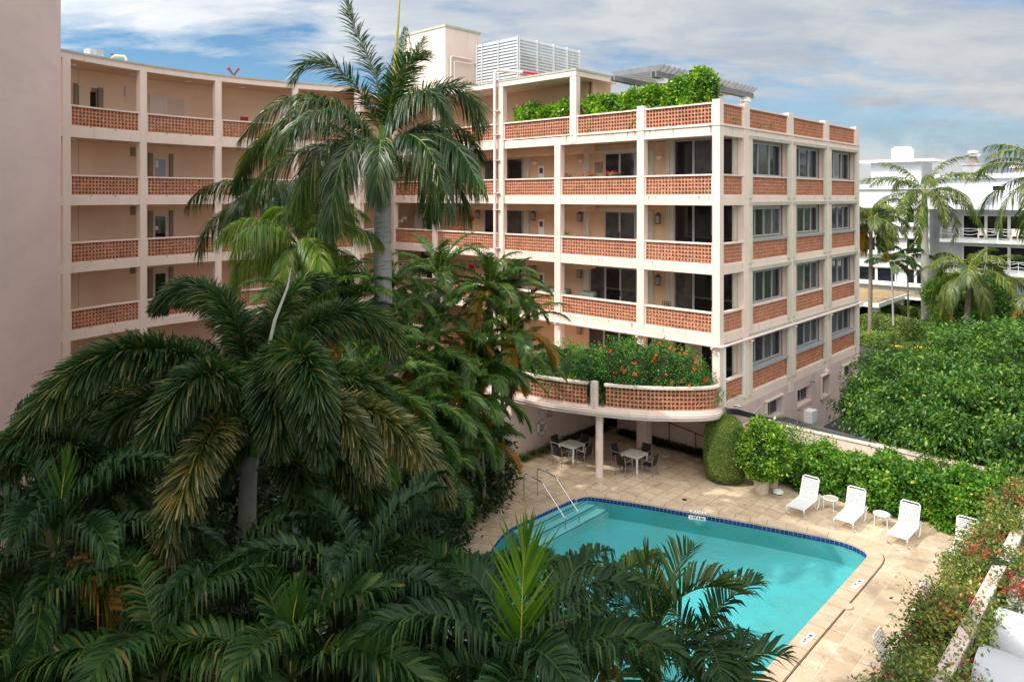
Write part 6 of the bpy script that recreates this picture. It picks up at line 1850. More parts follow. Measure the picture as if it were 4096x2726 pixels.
for i, (p, lm_, ll_, n_) in enumerate(FX): brush(fx, p, lm_, ll_, n_, seed=20 + i)
g = MB(); g.tube([tuple(at(1050, 1500, 12.6)), tuple(at(1100, 1280, 12.8)), tuple(at(1150, 1150, 13.0)), tuple(at(1165, 1070, 13.1))], [.04, .03, .02, .008], 6); g.build('spear_leaf', 'trunk_pale', fx)
g = MB(); g.tube([tuple(at(1020, 1880, 12.6)), tuple(at(1180, 1830, 12.4)), tuple(at(1330, 1790, 12.2))], [.03, .02, .01], 6); g.build('leaf_stalk', 'trunk_brown', fx)
r9 = np.random.default_rng(77); P0_ = at(1080, 2120, 12.3); P = P0_ + r9.normal(size=(900, 3)) * [.16, .16, .10] - [0, 0, .05]
v, f = leaf_cloud_geo(P, .12, .012, r=r9); np_mesh('flower_cluster', v, f, ['yellowing_leaf'], fx)
# second, lower foxtail behind at the far left
fx2 = empty('foxtail_palm', (-6.3, 11.5, -.03), 'second foxtail palm whose fronds droop at the left edge below the mauve wall', 'palm tree')
trunk(fx2, [(-6.3, 11.5, -.03), (-6.2, 11.5, 3), (-6.1, 11.5, 5.6)], [.2, .17, .12], 'trunk_pale')
for i, p in enumerate(([(480, 2000, 11.5), (380, 1850, 11.2), (230, 1760, 10.8), (60, 1760, 10.4), (-100, 1860, 10)], [(480, 2000, 11.5), (350, 1950, 11.8), (180, 1960, 12), (0, 2060, 12)], [(480, 2000, 11.5), (560, 1830, 11.6), (700, 1790, 11.6), (860, 1880, 11.6)], [(480, 2000, 11.5), (420, 1780, 12.5), (300, 1680, 13), (150, 1690, 13.4)])):
    brush(fx2, p, 'foxtail_leaf', .42, 560, seed=50 + i)

# -- slender clustering palms in front of the right wing
MG = 'slender feather palms in front of the balconies'
mids = [  # px, py, D, n, L, seed, yellow, dead, lean, label
 (1755, 1120, 27.5, 12, 2.5, 31, 2, 0, (0, 0, 0), 'slender palm with a tall spear, directly right of the royal palm trunk'),
 (1960, 1150, 27.5, 11, 2.2, 32, 2, 0, (.3, 0, 0), 'slender palm with arching fronds in front of the downpipe, upper right of the clump'),
 (1745, 1330, 25.5, 13, 2.5, 33, 5, 1, (-1.2, 0, 0), 'slender palm with orange old fronds in the middle of the clump'),
 (2050, 1330, 26.5, 12, 2.3, 34, 4, 2, (-1.9, 0, -.6), 'leaning palm with orange and dry fronds reaching over the curved terrace'),
 (1240, 1250, 20.5, 12, 2.2, 35, 3, 0, (0, 0, 0), 'slender palm with yellow stalks under the queen palm'),
 (1560, 1180, 24.5, 10, 2.0, 36, 1, 0, (0, 0, 0), 'slender palm at the foot of the royal palm trunk'),
 (1890, 1590, 24.5, 12, 2.3, 37, 1, 0, (-1.6, 0, 0), 'low palm with glossy arching fronds beside the curved terrace edge'),
 (1720, 1640, 23.0, 12, 2.3, 38, 2, 0, (-1.3, 0, 0), 'low palm with light green new frond left of the patio wall'),
 (1500, 1420, 21.5, 12, 2.3, 39, 3, 1, (-0.3, 0, 0), 'palm with hanging orange frond behind the foxtail'),
 (1930, 1770, 26.5, 9, 1.5, 40, 2, 0, (.1, 0, 0), 'small fan-like palm drooping beside the louvred doors'),
 (1880, 1440, 25.0, 12, 2.3, 42, 3, 1, (-1.8, 0, 0), 'palm with yellowing fronds low in the middle of the clump'),
 (1640, 1480, 23.5, 12, 2.4, 43, 4, 0, (-0.9, 0, 0), 'palm with rusty hanging fronds right of the foxtail crown'),
 (1740, 1780, 23.5, 10, 1.8, 44, 1, 0, (-1.2, 0, 0), 'low arching palm over the paving left of the handrails'),
 (1560, 1700, 20.5, 12, 2.3, 45, 1, 0, (0, 0, 0), 'shaded palm behind the right foxtail frond'),
 (2010, 1180, 28.0, 9, 2.0, 46, 0, 0, (0, 0, 0), 'small palm crown just left of the second floor screens'),
 (2080, 1440, 27.5, 10, 1.8, 47, 1, 1, (-2.0, 0, -.5), 'palm crown with brown fronds beside the flowering terrace shrub'),
 (1430, 1560, 19.0, 12, 2.3, 48, 0, 0, (0, 0, 0), 'shaded palm in the gap right of the foxtail trunk'),
 (1930, 1480, 25.8, 12, 2.2, 49, 2, 1, (-2.2, 0, 0), 'palm with broad arching fronds just above the left end of the curved screen'),
 (1810, 1600, 25.0, 12, 2.2, 50, 2, 0, (-1.6, 0, 0), 'palm crown deep in the clump above the paving'),
 (1700, 1880, 23.0, 11, 2.0, 51, 1, 0, (-.8, 0, 0), 'lowest palm crown of the clump, touching the paving edge'),
 (1380, 1260, 22.0, 11, 2.1, 41, 2, 0, (0, 0, 0), 'slender palm between the queen palm and the royal trunk'),
]
for i, (px, py, D, n_, L_, sd_, yl, dd_, ln, lab) in enumerate(mids):
    c = at(px, py, D); b = np.array([c[0] + ln[0], D - .2, -.03])
    auto_palm('feather_palm', lab, b, c, .075, n_ + 6, L_ * 1.1, 'adonidia_leaf', 'pinnate', 88, .58, .038, droop=.34, els=(82, -8), bend=(45, 105), seed=sd_, trunk_m='trunk_brown', shaft=.5, group=MG, rach='rachis_yellow', spear=((.05, 0, 1.1), .10), yellow=yl, dead=dd_, curl=.25, lift=28)

# -- near dark palms along the bottom
NG = 'dark broad leaved palms in the foreground'
near = [
 (2080, 2720, 8.4, 15, 2.3, 61, (( .04, 0, 1.80), .36, 'bright_leaf', 8, .4), 'foreground palm with a tall lime green spear, bottom centre in front of the pool'),
 (2620, 2560, 10.4, 13, 2.0, 62, ((-.15, 0, 1.35), .16, 'kentia_green', 5, .3), 'foreground palm with upright dark fronds over the middle of the pool'),
 (2840, 2850, 9.6, 11, 1.8, 63, None, 'foreground palm with curled leaflets over the near right pool edge'),
 (1160, 2720, 8.6, 14, 2.3, 64, ((.05, 0, 1.25), .70, 'young_leaf', 5, .2), 'foreground palm with a broad bright green young leaf, lower left of centre'),
 (230, 2200, 10.0, 14, 2.4, 65, ((.10, 0, 1.35), .35, 'young_leaf', 6, .4), 'foreground palm with a light green spear at the left edge'),
 (640, 2680, 9.0, 14, 2.4, 66, None, 'dark foreground palm with curled tips left of the broad bright leaf'),
 (1640, 2760, 9.4, 14, 2.4, 67, None, 'dark foreground palm left of the tall lime green spear'),
 (80, 2750, 9.0, 14, 2.4, 68, None, 'dark foreground palm in the bottom left corner'),
 (1560, 2350, 12.0, 14, 2.4, 69, None, 'shaded palm whose fronds lie over the paving left of the pool steps'),
 (2350, 2560, 11.5, 12, 2.2, 70, None, 'shaded palm with a few dry leaflets just right of the tall spear'),
 (900, 2420, 10.6, 14, 2.3, 71, None, 'dark palm directly below the foxtail trunk'),
 (430, 2440, 11.0, 14, 2.4, 72, None, 'dark palm under the hanging tan foxtail frond'),
 (1330, 2300, 12.5, 13, 2.3, 73, None, 'dark palm right of the foxtail trunk base'),
 (120, 1960, 12.5, 13, 2.4, 74, None, 'dim palm behind the light green spear at the left edge'),
 (2800, 2600, 10.6, 9, 1.6, 75, None, 'palm with thin upright leaflets against the pool water, right of centre'),
 (1450, 2360, 9.6, 13, 2.2, 77, None, 'dark broad leaved palm right of the foxtail trunk, nearer the camera'),
 (1900, 2560, 10.4, 12, 2.2, 76, None, 'dark palm with arching fronds between the broad leaf and the tall spear'),
]
for (px, py, D, n_, L_, sd_, sp, lab) in near:
    c = at(px, py, D); b = np.array([c[0], D + .1, -.03])
    spiky = sd_ in (62, 63, 75)
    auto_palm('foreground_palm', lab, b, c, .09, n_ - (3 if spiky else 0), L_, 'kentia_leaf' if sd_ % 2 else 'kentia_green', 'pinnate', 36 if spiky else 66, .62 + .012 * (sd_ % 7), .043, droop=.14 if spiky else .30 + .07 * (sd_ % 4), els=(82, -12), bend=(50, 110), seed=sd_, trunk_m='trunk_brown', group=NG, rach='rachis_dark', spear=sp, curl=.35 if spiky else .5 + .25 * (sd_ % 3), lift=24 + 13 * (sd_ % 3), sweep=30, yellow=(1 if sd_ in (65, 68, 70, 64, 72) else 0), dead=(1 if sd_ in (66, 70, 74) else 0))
# understorey so that no bare soil shows between the palms
UG = 'shade shrubs under the palms'
uc = [(-7.5, 17, 2.0), (-4.5, 15.5, 1.8), (-9.5, 21, 2.4), (-7.0, 24, 2.3), (-4.3, 24.5, 2.0), (-9, 13, 2.2), (-3.6, 28.6, 1.7), (-6.5, 29, 2.4), (-10.5, 27, 2.6), (-5.5, 10.5, 2.0), (-11, 17, 2.6), (-2.6, 30.6, 1.5), (-12.5, 23, 3.0), (-4.3, 20.5, 1.5), (-2.9, 28.2, 2.0), (-1.8, 31.2, 2.2), (-3.9, 25.6, 1.9), (-3.2, 23.2, 2.0), (-3.3, 21.0, 1.8), (-2.0, 27.0, 1.9), (-1.5, 29.2, 2.0)]
uw = ['by the leftmost trunk', 'under the large foxtail crown', 'below the curved gallery', 'behind the foxtail trunk', 'below the royal palm', 'in the dark left foreground', 'beside the louvred doors', 'under the slender palms', 'below the queen palm', 'lowest, near the camera', 'under the mauve wall', 'next to the patio paving', 'deepest in the corner of the court', 'at the edge of the paving left of the pool', 'where the paving meets the slender palms', 'between the slender palms and the louvred doors', 'below the rusty hanging fronds', 'by the trunks left of the pool steps', 'left of the near pool edge', 'directly left of the handrails', 'left of the patio tables beyond the grassy clumps']
for i, ((x, y, h), w_) in enumerate(zip(uc, uw)):
    bush('shade_shrub', (x, y, h * .5), (1.6, 1.5, h * .62), 2600, .30, .10, 'shrub_leaf', 'dark leafy shrub ' + w_, 'shrub', UG, seed=80 + i, clump=90, cl_r=.22, core=.72, zmin=-.02)

# -- hibiscus hedge along the boundary wall
hp_ = [W(2.0, -1.7)[:2] + (.66,), W(2.0, -3)[:2] + (.72,), W(1.95, -5)[:2] + (.86,), W(1.9, -7)[:2] + (.92,), W(1.9, -9)[:2] + (1.0,), W(1.8, -10.6)[:2] + (1.0,)]
path_hedge('hibiscus_hedge', hp_, 1.2, .05, 1.80, 950, .15, .115, 'hibiscus_leaf', 'loose glossy hibiscus hedge with a few yellow flowers behind the sun loungers', seed=4, flowers=('yellow_petal', 70, .09), rough=.42)
r3 = np.random.default_rng(6)
P = np.array([W(2.2 + r3.normal() * .3, -1.2 - abs(r3.normal()) * 1.1, .2 + r3.uniform(0, 2.0)) for _ in range(2600)])
v, f = leaf_cloud_geo(P, .11, .07, r=r3); o = np_mesh('climbing_shrub', v, f, ['hibiscus_leaf']); setp(o, 'straggly climbing shrub between the potted shrub and the hedge', 'shrub')
r3 = np.random.default_rng(8)
P = np.array([[*ground(3150 + r3.uniform(-60, 700), 0 + 1, 0)[:2], .01] for _ in range(1)])
P = np.array([W(1.15 + abs(r3.normal()) * .15, r3.uniform(-10, -1.2), .012 + r3.uniform(0, .01)) for _ in range(700)])
v, f = leaf_cloud_geo(P, .06, .04, r=r3, up=6, jit=.6, down=0); v[:, 2] = np.clip(v[:, 2], .005, .03); o = np_mesh('fallen_leaves', v, f, ['yellowing_leaf']); o['kind'] = 'stuff'; o['label'] = 'fallen leaves along the foot of the hedge'; o['category'] = 'leaves'
# -- topiary
tx, ty, _ = ground(2906, 1925)
te = empty('topiary', (tx, ty + .2, 0), 'tall clipped dome shaped topiary at the building corner', 'topiary')
r2 = np.random.default_rng(10); n_ = 26000
th = r2.uniform(0, 2 * math.pi, n_); hh = r2.uniform(0, 1, n_); 
def topr(h): return .85 * np.where(h < .12, .82 + 1.3 * h, np.where(h < .62, .976 + .024 * np.sin((h - .12) / .5 * 3.14), .976 * np.sqrt(np.clip(1 - ((h - .62) / .38) ** 2.2, 0, 1))))
cap = r2.uniform(0, 1, n_) < .25
hh = np.where(cap, .62 + .38 * np.sqrt(r2.uniform(0, 1, n_)), hh)
rr2 = topr(hh) + r2.normal(0, .012, n_); zz = .10 + hh * 2.62
P = np.stack([tx + rr2 * np.cos(th), ty + .2 + rr2 * np.sin(th), zz], 1); o_ = norm(np.stack([np.cos(th), np.sin(th), np.clip((hh - .55) * 3, 0, 3)], 1))
v, f = leaf_cloud_geo(P, .055, .022, o_, r=r2, jit=.8); hs = np.linspace(0, 1, 26)
g = MB(); g.lathe((tx, ty + .2, .10), [(float(topr(np.array(h))) * .975 + .001, float(h) * 2.62 * .99) for h in hs], 32)
np_mesh('foliage', v, f, ['clipped_leaf'], te); g.build('leaf_mass', 'leaf_core_lit', te, smooth=True); MB().lathe((tx, ty + .2, 0), [(.12, 0), (.1, .3)], 8).build('stem', 'bark', te)
# -- clusia shrub in the pot
bush('potted_shrub', (px_ + .12, py_ + .1, 1.62), (.92, .92, 1.18), 6500, .14, .10, 'clusia_leaf', 'bright glossy rounded shrub growing from the stone pot beside the topiary', 'shrub', seed=14, clump=220, cl_r=.10, core=.80, zmin=.50)
# -- liriope clumps along the patio walls
def grass_clump(x, y, h, n, lab, lm='grass_leaf', seed=0, z=0, grp='grassy clumps at the foot of the patio walls', w=.016):
    r = np.random.default_rng(seed); az = r.uniform(0, 2 * math.pi, n); L = h * r.uniform(.7, 1.2, n); el = r.uniform(.5, 1.4, n)
    D = np.stack([np.cos(az) * np.cos(el), np.sin(az) * np.cos(el), np.sin(el)], 1); S = np.stack([-np.sin(az), np.cos(az), 0 * az], 1)
    B = np.array([x, y, z]) + np.c_[r.normal(0, .06, (n, 2)), np.zeros(n)]; Vv = []
    for u, ww in ((0, 1), (.4, 1), (.75, .7), (1, .1)):
        p = B + D * (L * u)[:, None]; p[:, 2] -= L * .55 * u * u; p[:, 2] = np.maximum(p[:, 2], z + .01); Vv += [p + S * w * .5 * ww, p - S * w * .5 * ww]
    Vv = np.stack(Vv, 1); b = (np.arange(n) * 8)[:, None]; F = np.concatenate([b + np.array([[2 * i, 2 * i + 1, 2 * i + 3, 2 * i + 2]]) for i in range(3)], 0)
    o = np_mesh('grass_clump', Vv.reshape(-1, 3), F, [lm]); setp(o, lab, 'grass clump', grp); return o
gl = ['nearest the wall corner by the louvred doors', 'second from the wall corner', 'third from the wall corner', 'below the life ring', 'below the rules sign']
for i in range(5):
    x, y, _ = W(-4.0 + i * .62, 7.5); grass_clump(x, y, .55, 330, 'green and straw coloured grassy clump ' + gl[i], seed=100 + i)
def grass_strip(pts, lab, seed):
    r = np.random.default_rng(seed); geo = []
    for (x, y) in pts:
        n = 300; az = r.uniform(0, 6.28, n); L = .62 * r.uniform(.7, 1.2, n); el = r.uniform(.5, 1.4, n)
        D = np.stack([np.cos(az) * np.cos(el), np.sin(az) * np.cos(el), np.sin(el)], 1); S = np.stack([-np.sin(az), np.cos(az), 0 * az], 1)
        B = np.array([x, y, 0]) + np.c_[r.normal(0, .08, (n, 2)), np.zeros(n)]; Vv = []
        for u, ww in ((0, 1), (.4, 1), (.75, .7), (1, .1)):
            q = B + D * (L * u)[:, None]; q[:, 2] -= L * .55 * u * u; q[:, 2] = np.maximum(q[:, 2], .01); Vv += [q + S * .01 * ww, q - S * .01 * ww]
        Vv = np.stack(Vv, 1).reshape(-1, 3); b = (np.arange(n) * 8)[:, None]; geo.append((Vv, np.concatenate([b + np.array([[2 * i, 2 * i + 1, 2 * i + 3, 2 * i + 2]]) for i in range(3)], 0), 0))
    v, f, m = merge(geo); o = np_mesh('ground_cover', v, f, ['dark_grass']); o['kind'] = 'stuff'; o['label'] = lab; o['category'] = 'ground cover'
grass_strip([W(-.9 + i * .36, 7.5)[:2] for i in range(9)], 'dark shaded grassy planting along the patio side wall', 120)
grass_strip([W(1.95, .8 + i * .42)[:2] for i in range(14)], 'dark shaded grassy planting along the patio back wall', 140)
# -- flowering shrub on the curved terrace
def terrace_bush():
    r = np.random.default_rng(21); n = 26000
    xs = np.array([.7, 1.6, 2.5, 3.4, 4.4, 5.4, 6.4, 7.3, 8.05]); ys = np.interp(xs, terr[:, 0], terr[:, 1]) + 1.12
    top = np.array([4.7, 5.0, 5.3, 5.35, 5.6, 5.75, 5.65, 5.2, 4.25]); geo = []; fl = []
    for i, (x, y, t) in enumerate(zip(xs, ys, top)):
        c = (x, y, (3.0 + t) / 2); rad = (.9, .95, (t - 3.0) / 2 * 1.05)
        P, o = shell_points(c, rad, 5000, r, clump=100, cl_r=.16, zmin=3.02); geo.append((*leaf_cloud_geo(P, .085, .05, o, r=r), 0))
        cv, cf = blob_core(c, np.array(rad) * .78, 30 + i); cv[:, 2] = np.maximum(cv[:, 2], 3.0); geo.append((cv, cf, 1))
        kf = [6, 12, 12, 16, 24, 26, 36, 60, 40][i]
        P, o = shell_points(c, np.array(rad) * 1.06, kf * 3, r, clump=kf, cl_r=.03, zmin=3.3); fl.append((*leaf_cloud_geo(P, .11, .10, o, r=r, up=0), 0))
    v, f, m = merge(geo); e = empty('flowering_shrub', (4.5, 31, 3.0), 'large spreading green shrub dotted with orange red flowers on the curved terrace', 'shrub')
    np_mesh('foliage', v, f, ['terrace_leaf', 'leaf_core'], e, m); v, f, m = merge(fl); np_mesh('flower', v, f, ['orange_petal'], e)
terrace_bush()
# -- clusia hedges on the roof terrace
path_hedge('roof_hedge', [W(1.0, .75)[:2] + (1.25,), W(.95, 1.6)[:2] + (1.3,), W(.95, 3)[:2] + (1.1,), W(.9, 5)[:2] + (1.0,), W(.9, 7.4)[:2] + (.95,)], .75, 14.98, 16.75, 1000, .17, .12, 'clusia_leaf', 'bright leafy hedge on the roof terrace under the pergola, right of the white pier', seed=31, rough=.2)
path_hedge('roof_hedge', [W(.9, 8.35)[:2] + (1.0,), W(.9, 10)[:2] + (1.0,), W(.85, 12.4)[:2] + (1.0,)], .6, 14.98, 16.62, 900, .17, .12, 'clusia_leaf', 'shorter bright leafy hedge inside the roofed top floor balcony', seed=32, rough=.2)
# -- geraniums on the third floor balcony etc.
for (s_, t_, k, n_, lab) in ((.6, 7.3, 3, 60, 'pink geranium showing over the left end of the wide third floor screen'), (.6, 5.9, 3, 60, 'pink geranium in the middle of the wide third floor screen'), (1.2, 9.4, 3, 60, 'hanging magenta flowers beside the third floor pier'), (.6, 17.0, 2, 50, 'pink geranium on the second floor left of the downpipe'), (1.2, 9.5, 2, 1, 'small green plant beside the second floor pier')):
    r = np.random.default_rng(int(t_ * 10)); x, y, _ = W(s_, t_); zt = ZR[k] + .12
    e = empty('potted_flower', (x, y, ZS[k]), lab, 'flower pot', 'flowers on the balconies'); MB().lathe((x, y, ZS[k]), [(.12, 0), (.16, .5), (.17, .75)], 12).build('pot', 'terra_pot', e)
    P = np.array([x, y, zt - .05]) + r.normal(size=(200, 3)) * [.17, .17, .07]; v, f = leaf_cloud_geo(P, .07, .06, r=r); np_mesh('foliage', v, f, ['hibiscus_leaf'], e)
    if n_ > 1: P = np.array([x, y, zt + .04]) + r.normal(size=(n_ * 2, 3)) * [.17, .17, .06]; v, f = leaf_cloud_geo(P, .06, .055, r=r); np_mesh('flower', v, f, ['magenta_petal'], e)
# ferns rooted in the parapet
for i, (s_, z_) in enumerate(((1.4, 15.3), (3.9, 15.25), (5.2, 15.3))):
    r = np.random.default_rng(i + 400); x, y, _ = W(s_, -.03, z_); P = np.array([x, y, z_]) + r.normal(size=(60, 3)) * .05; v, f = leaf_cloud_geo(P, .07, .03, r=r)
    setp(np_mesh('wall_fern', v, f, ['clusia_leaf']), ['small fern rooted in the narrow parapet screen next to the corner pillar', 'small fern in the parapet screen of the second bay, left of two', 'small fern in the parapet screen of the second bay, right of two'][i], 'fern', 'ferns in the parapet screens')
# pot plant behind the ground corner screen
x, y, _ = W(1.2, .55); grass_clump(x, y, 1.2, 90, 'spiky green plant behind the first floor corner screen', 'clusia_leaf', 222, 3.1, None, .03)

# -- big ficus beyond the wall
def ficus():
    r = np.random.default_rng(41)
    e = empty('ficus_tree', (*W(8.5, -9.0)[:2], -.5), 'huge dense glossy ficus tree spreading behind the pink wall at the right', 'tree')
    c = np.array(W(9.2, -11.5, 0.0)); 
    blobs = [  # s, t, z, rs(x), rt(y), rz
        (3.9, -7.6, 2.7, 1.2, 1.5, 1.2), (3.7, -10.2, 2.6, 1.3, 1.6, 1.3), (3.6, -12.8, 2.7, 1.3, 1.7, 1.4), (4.2, -5.4, 2.5, 1.0, 1.1, .9),
        (5.4, -7.4, 3.1, 2.3, 2.7, 1.9), (5.2, -11.5, 3.2, 2.3, 3.2, 2.1), (8.6, -5.6, 3.0, 2.6, 2.5, 2.0), (8.8, -9.0, 4.1, 3.2, 3.4, 2.1), (8.6, -13, 4.3, 3.4, 3.6, 2.2),
        (12.5, -7.6, 3.8, 3.2, 3.2, 1.9), (12.8, -12, 4.3, 3.6, 3.8, 2.0), (16.5, -10.0, 3.6, 3.4, 3.4, 1.8), (17, -15, 3.8, 3.6, 4, 1.9), (5.0, -15, 3.4, 2.6, 3.5, 2.3), (21, -13, 3.3, 3.6, 3.8, 1.8), (21, -18, 3.4, 4, 4, 1.8), (6.6, -4.0, 2.5, 1.6, 1.5, 1.1), (10, -18, 4.0, 4.5, 4, 2.2)]
    geo = []
    for i, (s, t, z, a, b, h) in enumerate(blobs):
        x, y, _ = W(s, t); c = (x, y, z); rad = ((a + b) / 2, (a + b) / 2, h)
        ncl = int(20 * a * b); k = norm(r.normal(size=(ncl, 3))) * np.array(rad) * r.uniform(.80, 1.12, (ncl, 1)); k = k[k[:, 2] > -h * .75]
        near = max(.45, min(1.0, 27 / y)) 
        nl = int(105 * near); cen = np.repeat(k, nl, 0); o = norm(cen / np.array(rad) ** 2)
        P = cen + r.normal(size=cen.shape) * [.27, .27, .17] + o * r.uniform(-.1, .25, (len(cen), 1))
        P += np.array(c); geo.append((*leaf_cloud_geo(P, .20, .080, o * .7 + [0, 0, -.5], r=r, down=.3, jit=.5), 0))
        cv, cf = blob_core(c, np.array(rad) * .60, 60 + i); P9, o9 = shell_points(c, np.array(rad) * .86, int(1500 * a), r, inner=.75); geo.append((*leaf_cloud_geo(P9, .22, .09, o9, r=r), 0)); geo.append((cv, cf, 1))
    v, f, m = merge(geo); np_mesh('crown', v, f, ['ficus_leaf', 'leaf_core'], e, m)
    g = MB(W); 
    for s, t in ((8.5, -9), (6.5, -12), (13, -11)): g.tube([(s, t, -.5), (s, t, 1.5), (s + .4, t - .4, 3.2)], [.28, .24, .16], 10)
    g.tube([(8.5, -9, .8), (6.2, -5.5, 2.4), (5.3, -3.6, 2.6)], [.16, .09, .03], 7); g.build('trunk', 'bark', e)
ficus()
# overhanging branch tip at the left of the ficus
# -- bougainvillea over the low wall
def bougain():
    r = np.random.default_rng(51); geo = []; fl = []; tw = []
    e = empty('bougainvillea', W(-7, -10.6, 0), 'sprawling bougainvillea with magenta blooms covering the low wall at the lower right', 'shrub')
    S_ = np.arange(1.8, -15.5, -.48)
    for i, s in enumerate(S_):
        wv = math.sin(s * 1.3) * .18
        c = np.array(W(s, -10.1 + wv - (.60 if i % 2 else .05), (1.78 if i % 2 else 1.28) + .22 * math.sin(s * 2.1 + 1))); rad = np.array([.66 + .1 * math.sin(s * 3), .66, .60])
        P, o = shell_points(c, rad, 1700, r, clump=44, cl_r=.15, zmin=.2)
        geo.append((*leaf_cloud_geo(P, .10, .065, o, r=r), 0))
        q = norm(r.normal(size=(46, 3))) * rad * .8 + c; 
        P2 = np.repeat(q, 4, 0) + r.normal(size=(46 * 4, 3)) * .05; tw.append((*leaf_cloud_geo(P2, .22, .008, norm(P2 - c), r=r, down=.1), 0))
        # long whippy shoots with leaves
        for k in range(5):
            o1 = norm(r.normal(size=3) + np.array([-.3, -.2, .5])); p0 = c + o1 * rad * .9; L_ = r.uniform(.3, .8); uu = np.linspace(0, 1, 16)[:, None]
            P3 = p0 + o1 * L_ * uu + np.array([0, 0, -.35]) * uu ** 2 * L_ + r.normal(size=(16, 3)) * .02; geo.append((*leaf_cloud_geo(P3, .07, .045, r=r), 0))
        nf = 7 + int(16 * (math.sin(s * 1.9 + 2) > .2)); 
        nf = max(2, nf // 4); q = norm(r.normal(size=(nf, 3)) + np.array([-.2, -.5, .4])) * rad * 1.05 + c; P4 = np.repeat(q, 26, 0) + r.normal(size=(nf * 26, 3)) * .085
        fl.append((*leaf_cloud_geo(P4, .065, .06, r=r), 0))
        cv, cf = blob_core(c, rad * .62, 90 + i, n=10); geo.append((cv, cf, 1))
    # dense spray hanging over the vaults
    for (s, t, z, n_) in ((-6.6, -11.6, 2.3, 90), (-6.9, -12.4, 2.45, 80), (-7.0, -13.0, 2.45, 50), (-8.2, -9.9, 2.1, 40), (-5.2, -10.4, 2.35, 40)):
        x, y, _ = W(s, t); q = np.array([x, y, z]) + r.normal(size=(n_ // 2, 3)) * [.28, .22, .10]; P4 = np.repeat(q, 9, 0) + r.normal(size=(len(q) * 9, 3)) * .045; fl.append((*leaf_cloud_geo(P4, .06, .055, r=r), 0))
        P5 = np.array([x, y, z - .05]) + r.normal(size=(260, 3)) * [.3, .3, .12]; geo.append((*leaf_cloud_geo(P5, .07, .045, r=r), 0))
    v, f, m = merge(geo); np_mesh('foliage', v, f, ['bougain_leaf', 'leaf_core'], e, m)
    v, f, m = merge(fl); np_mesh('flower', v, f, ['magenta_petal'], e); v, f, m = merge(tw); np_mesh('twig', v, f, ['straw_twig'], e)
bougain()

# -- distant planting at the right
FG = 'palms beyond the driveway'
def far(name, lab, px, pyb, pyc, D, n_, L_, leaf, style='pinnate', tr=.16, seed=1, ll=.8, lw=.07, droop=.7, els=(70, -30), bend=(60, 120), tm='trunk_brown', nl=70, shaft=None, dpx=0, yellow=0):
    b = at(px, pyb, D); c = at(px + dpx, pyc, D); b[2] = max(b[2], -.52)
    return auto_palm(name, lab, b, c, tr, n_, L_, leaf, style, nl, ll, lw, droop, els, bend, seed, tm, shaft, FG, 'rachis_yellow', each=False, yellow=yellow, rr=.03)
far('coconut_palm', 'slim coconut palm closest to the pink building, over the driveway', 3480, 1345, 880, 63, 20, 4.0, 'coconut_leaf', seed=201, dpx=4, tr=.17, ll=.9, yellow=2)
far('royal_palm', 'tall royal palm with pale swollen trunk and green crownshaft by the white building', 3703, 1318, 775, 66, 22, 6.2, 'coconut_leaf', 'plumose', .34, 202, .9, .075, .6, (70, -20), (55, 105), 'trunk_pale', 70, shaft=3.0, dpx=-6)
far('young_palm', 'thin young palm left of the royal palm, its crown below the window row', 3574, 1300, 1050, 62, 9, 2.7, 'royal_leaf', seed=203, tr=.08, ll=.6, dpx=-8, bend=(50, 90), lw=.10, els=(70, 5), tm='trunk_grey')
far('young_palm', 'thin young palm just left of the royal palm trunk, darker spear', 3634, 1270, 1025, 68, 8, 2.7, 'kentia_leaf', seed=204, tr=.08, ll=.6, dpx=-6, bend=(50, 90), lw=.10, els=(75, 5), tm='trunk_brown')
far('coconut_palm', 'golden green coconut palm with arching fronds in front of the balconies', 3866, 1310, 1085, 58, 20, 4.6, 'coconut_leaf', seed=205, tr=.20, ll=1.0, dpx=12, yellow=1)
c = at(4190, 700, 42); auto_palm('coconut_palm', 'large coconut palm whose fronds hang in from the upper right edge', (c[0], 42, -.5), c, .2, 22, 4.6, 'coconut_leaf', 'pinnate', 60, 1.0, .06, .75, (75, -30), (60, 115), 206, 'trunk_brown', None, FG, 'rachis_yellow', each=False, yellow=1, rr=.035)
c = at(4200, 1180, 46); auto_palm('coconut_palm', 'palm with a rust orange frond at the right edge above the ficus', (c[0], 46, -.5), c, .2, 12, 3.4, 'coconut_leaf', 'pinnate', 50, .8, .06, .75, (60, -30), (60, 115), 207, 'trunk_brown', None, FG, 'rachis_yellow', each=False, yellow=4, rr=.035)
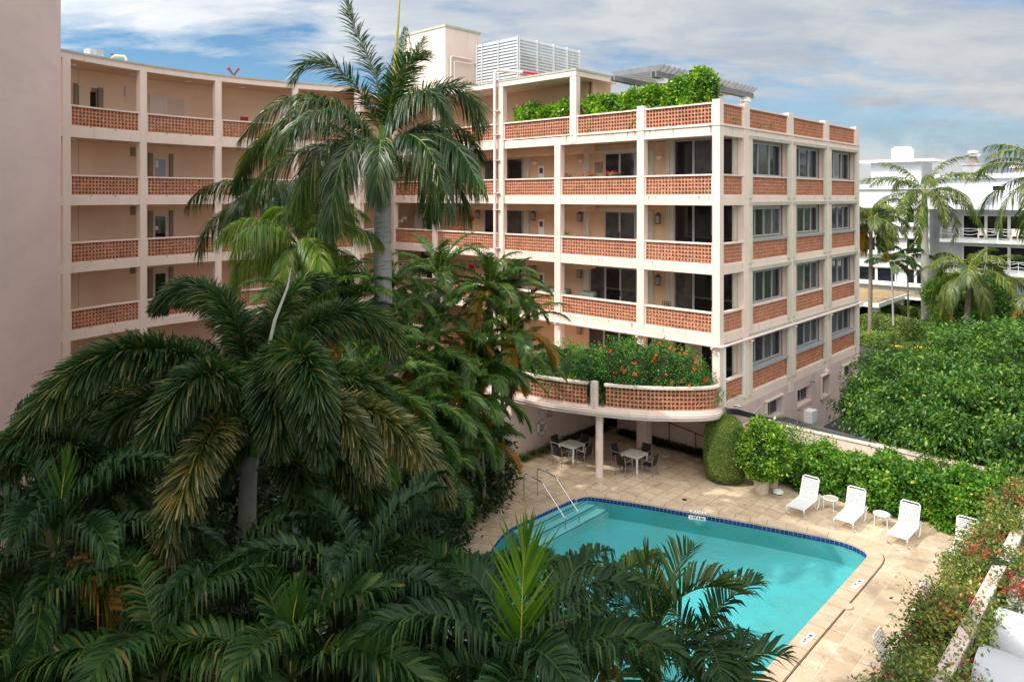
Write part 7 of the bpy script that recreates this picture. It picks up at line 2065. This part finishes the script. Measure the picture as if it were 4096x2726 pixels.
for (px, py0, py1, D, w_, lab, sd_) in ((3810, 1100, 1275, 62, 3.3, 'clipped yellow green shrub block in front of the white building entrance', 71), (3975, 1090, 1290, 62, 2.3, 'darker clipped shrub block right of the golden green coconut palm', 72)):
    c = at(px, (py0 + py1) / 2, D); h = (py1 - py0) * D / FPX / 2
    bush('clipped_shrub', tuple(c), (w_ * .6, w_ * .6, h * 1.05), 9000, .20, .12, 'clusia_leaf' if sd_ == 71 else 'ficus_leaf', lab, 'shrub', seed=sd_, clump=240, cl_r=.22, core=.86, zmin=-.45)
for i, (pp, z1_, lab) in enumerate(([[(3450, 1378), (3500, 1384), (3560, 1392)], .55, 'low clipped hedge along the yellow kerb'], [[(3470, 1335), (3530, 1345), (3590, 1355), (3625, 1352)], 1.3, 'rounded clipped hedge around the slim coconut palm'], [[(3560, 1300), (3640, 1290), (3720, 1300), (3790, 1310)], 1.3, 'long clipped hedge before the white building entrance'], [[(3640, 1350), (3700, 1355), (3770, 1350)], .9, 'clipped hedge ring in front of the royal palm'])):
    q = [ground(a, b, -.5) for a, b in pp]; q = [(p[0], p[1]) for p in q]
    path_hedge('clipped_hedge', q, 2.4, -.5, z1_, 160, .16, .09, 'clipped_leaf', lab, seed=300 + i, clipped=True, group='clipped hedges round the far lawn', core_mat='leaf_core_lit')
c = ground(3703, 1320, -.3); P = c + np.random.default_rng(3).normal(size=(500, 3)) * [1.0, .6, .04]; v, f = leaf_cloud_geo(P, .2, .2, up=3); o = np_mesh('white_pebbles', v, f, ['pebble_white']); o['kind'] = 'stuff'; o['label'] = 'white pebbles round the foot of the royal palm'; o['category'] = 'pebbles'
# distant tree line
r = np.random.default_rng(99); geo = []
for i in range(60):
    x = -160 + i * 7.5; y = 190 + r.uniform(-15, 25); h = r.uniform(6, 11.5); P, o = shell_points((x, y, h * .5), (6, 6, h * .6), 500, r, clump=60, cl_r=.6, zmin=-.5)
    geo.append((*leaf_cloud_geo(P, .9, .6, o, r=r), 0)); cv, cf = blob_core((x, y, h * .5), (5.3, 5.3, h * .52), i, n=8); geo.append((cv, cf, 1))
v, f, m = merge(geo); o = np_mesh('far_woods', v, f, ['ficus_leaf', 'leaf_core'], None, m); o['kind'] = 'stuff'; o['label'] = 'distant tree line on the horizon'; o['category'] = 'trees'
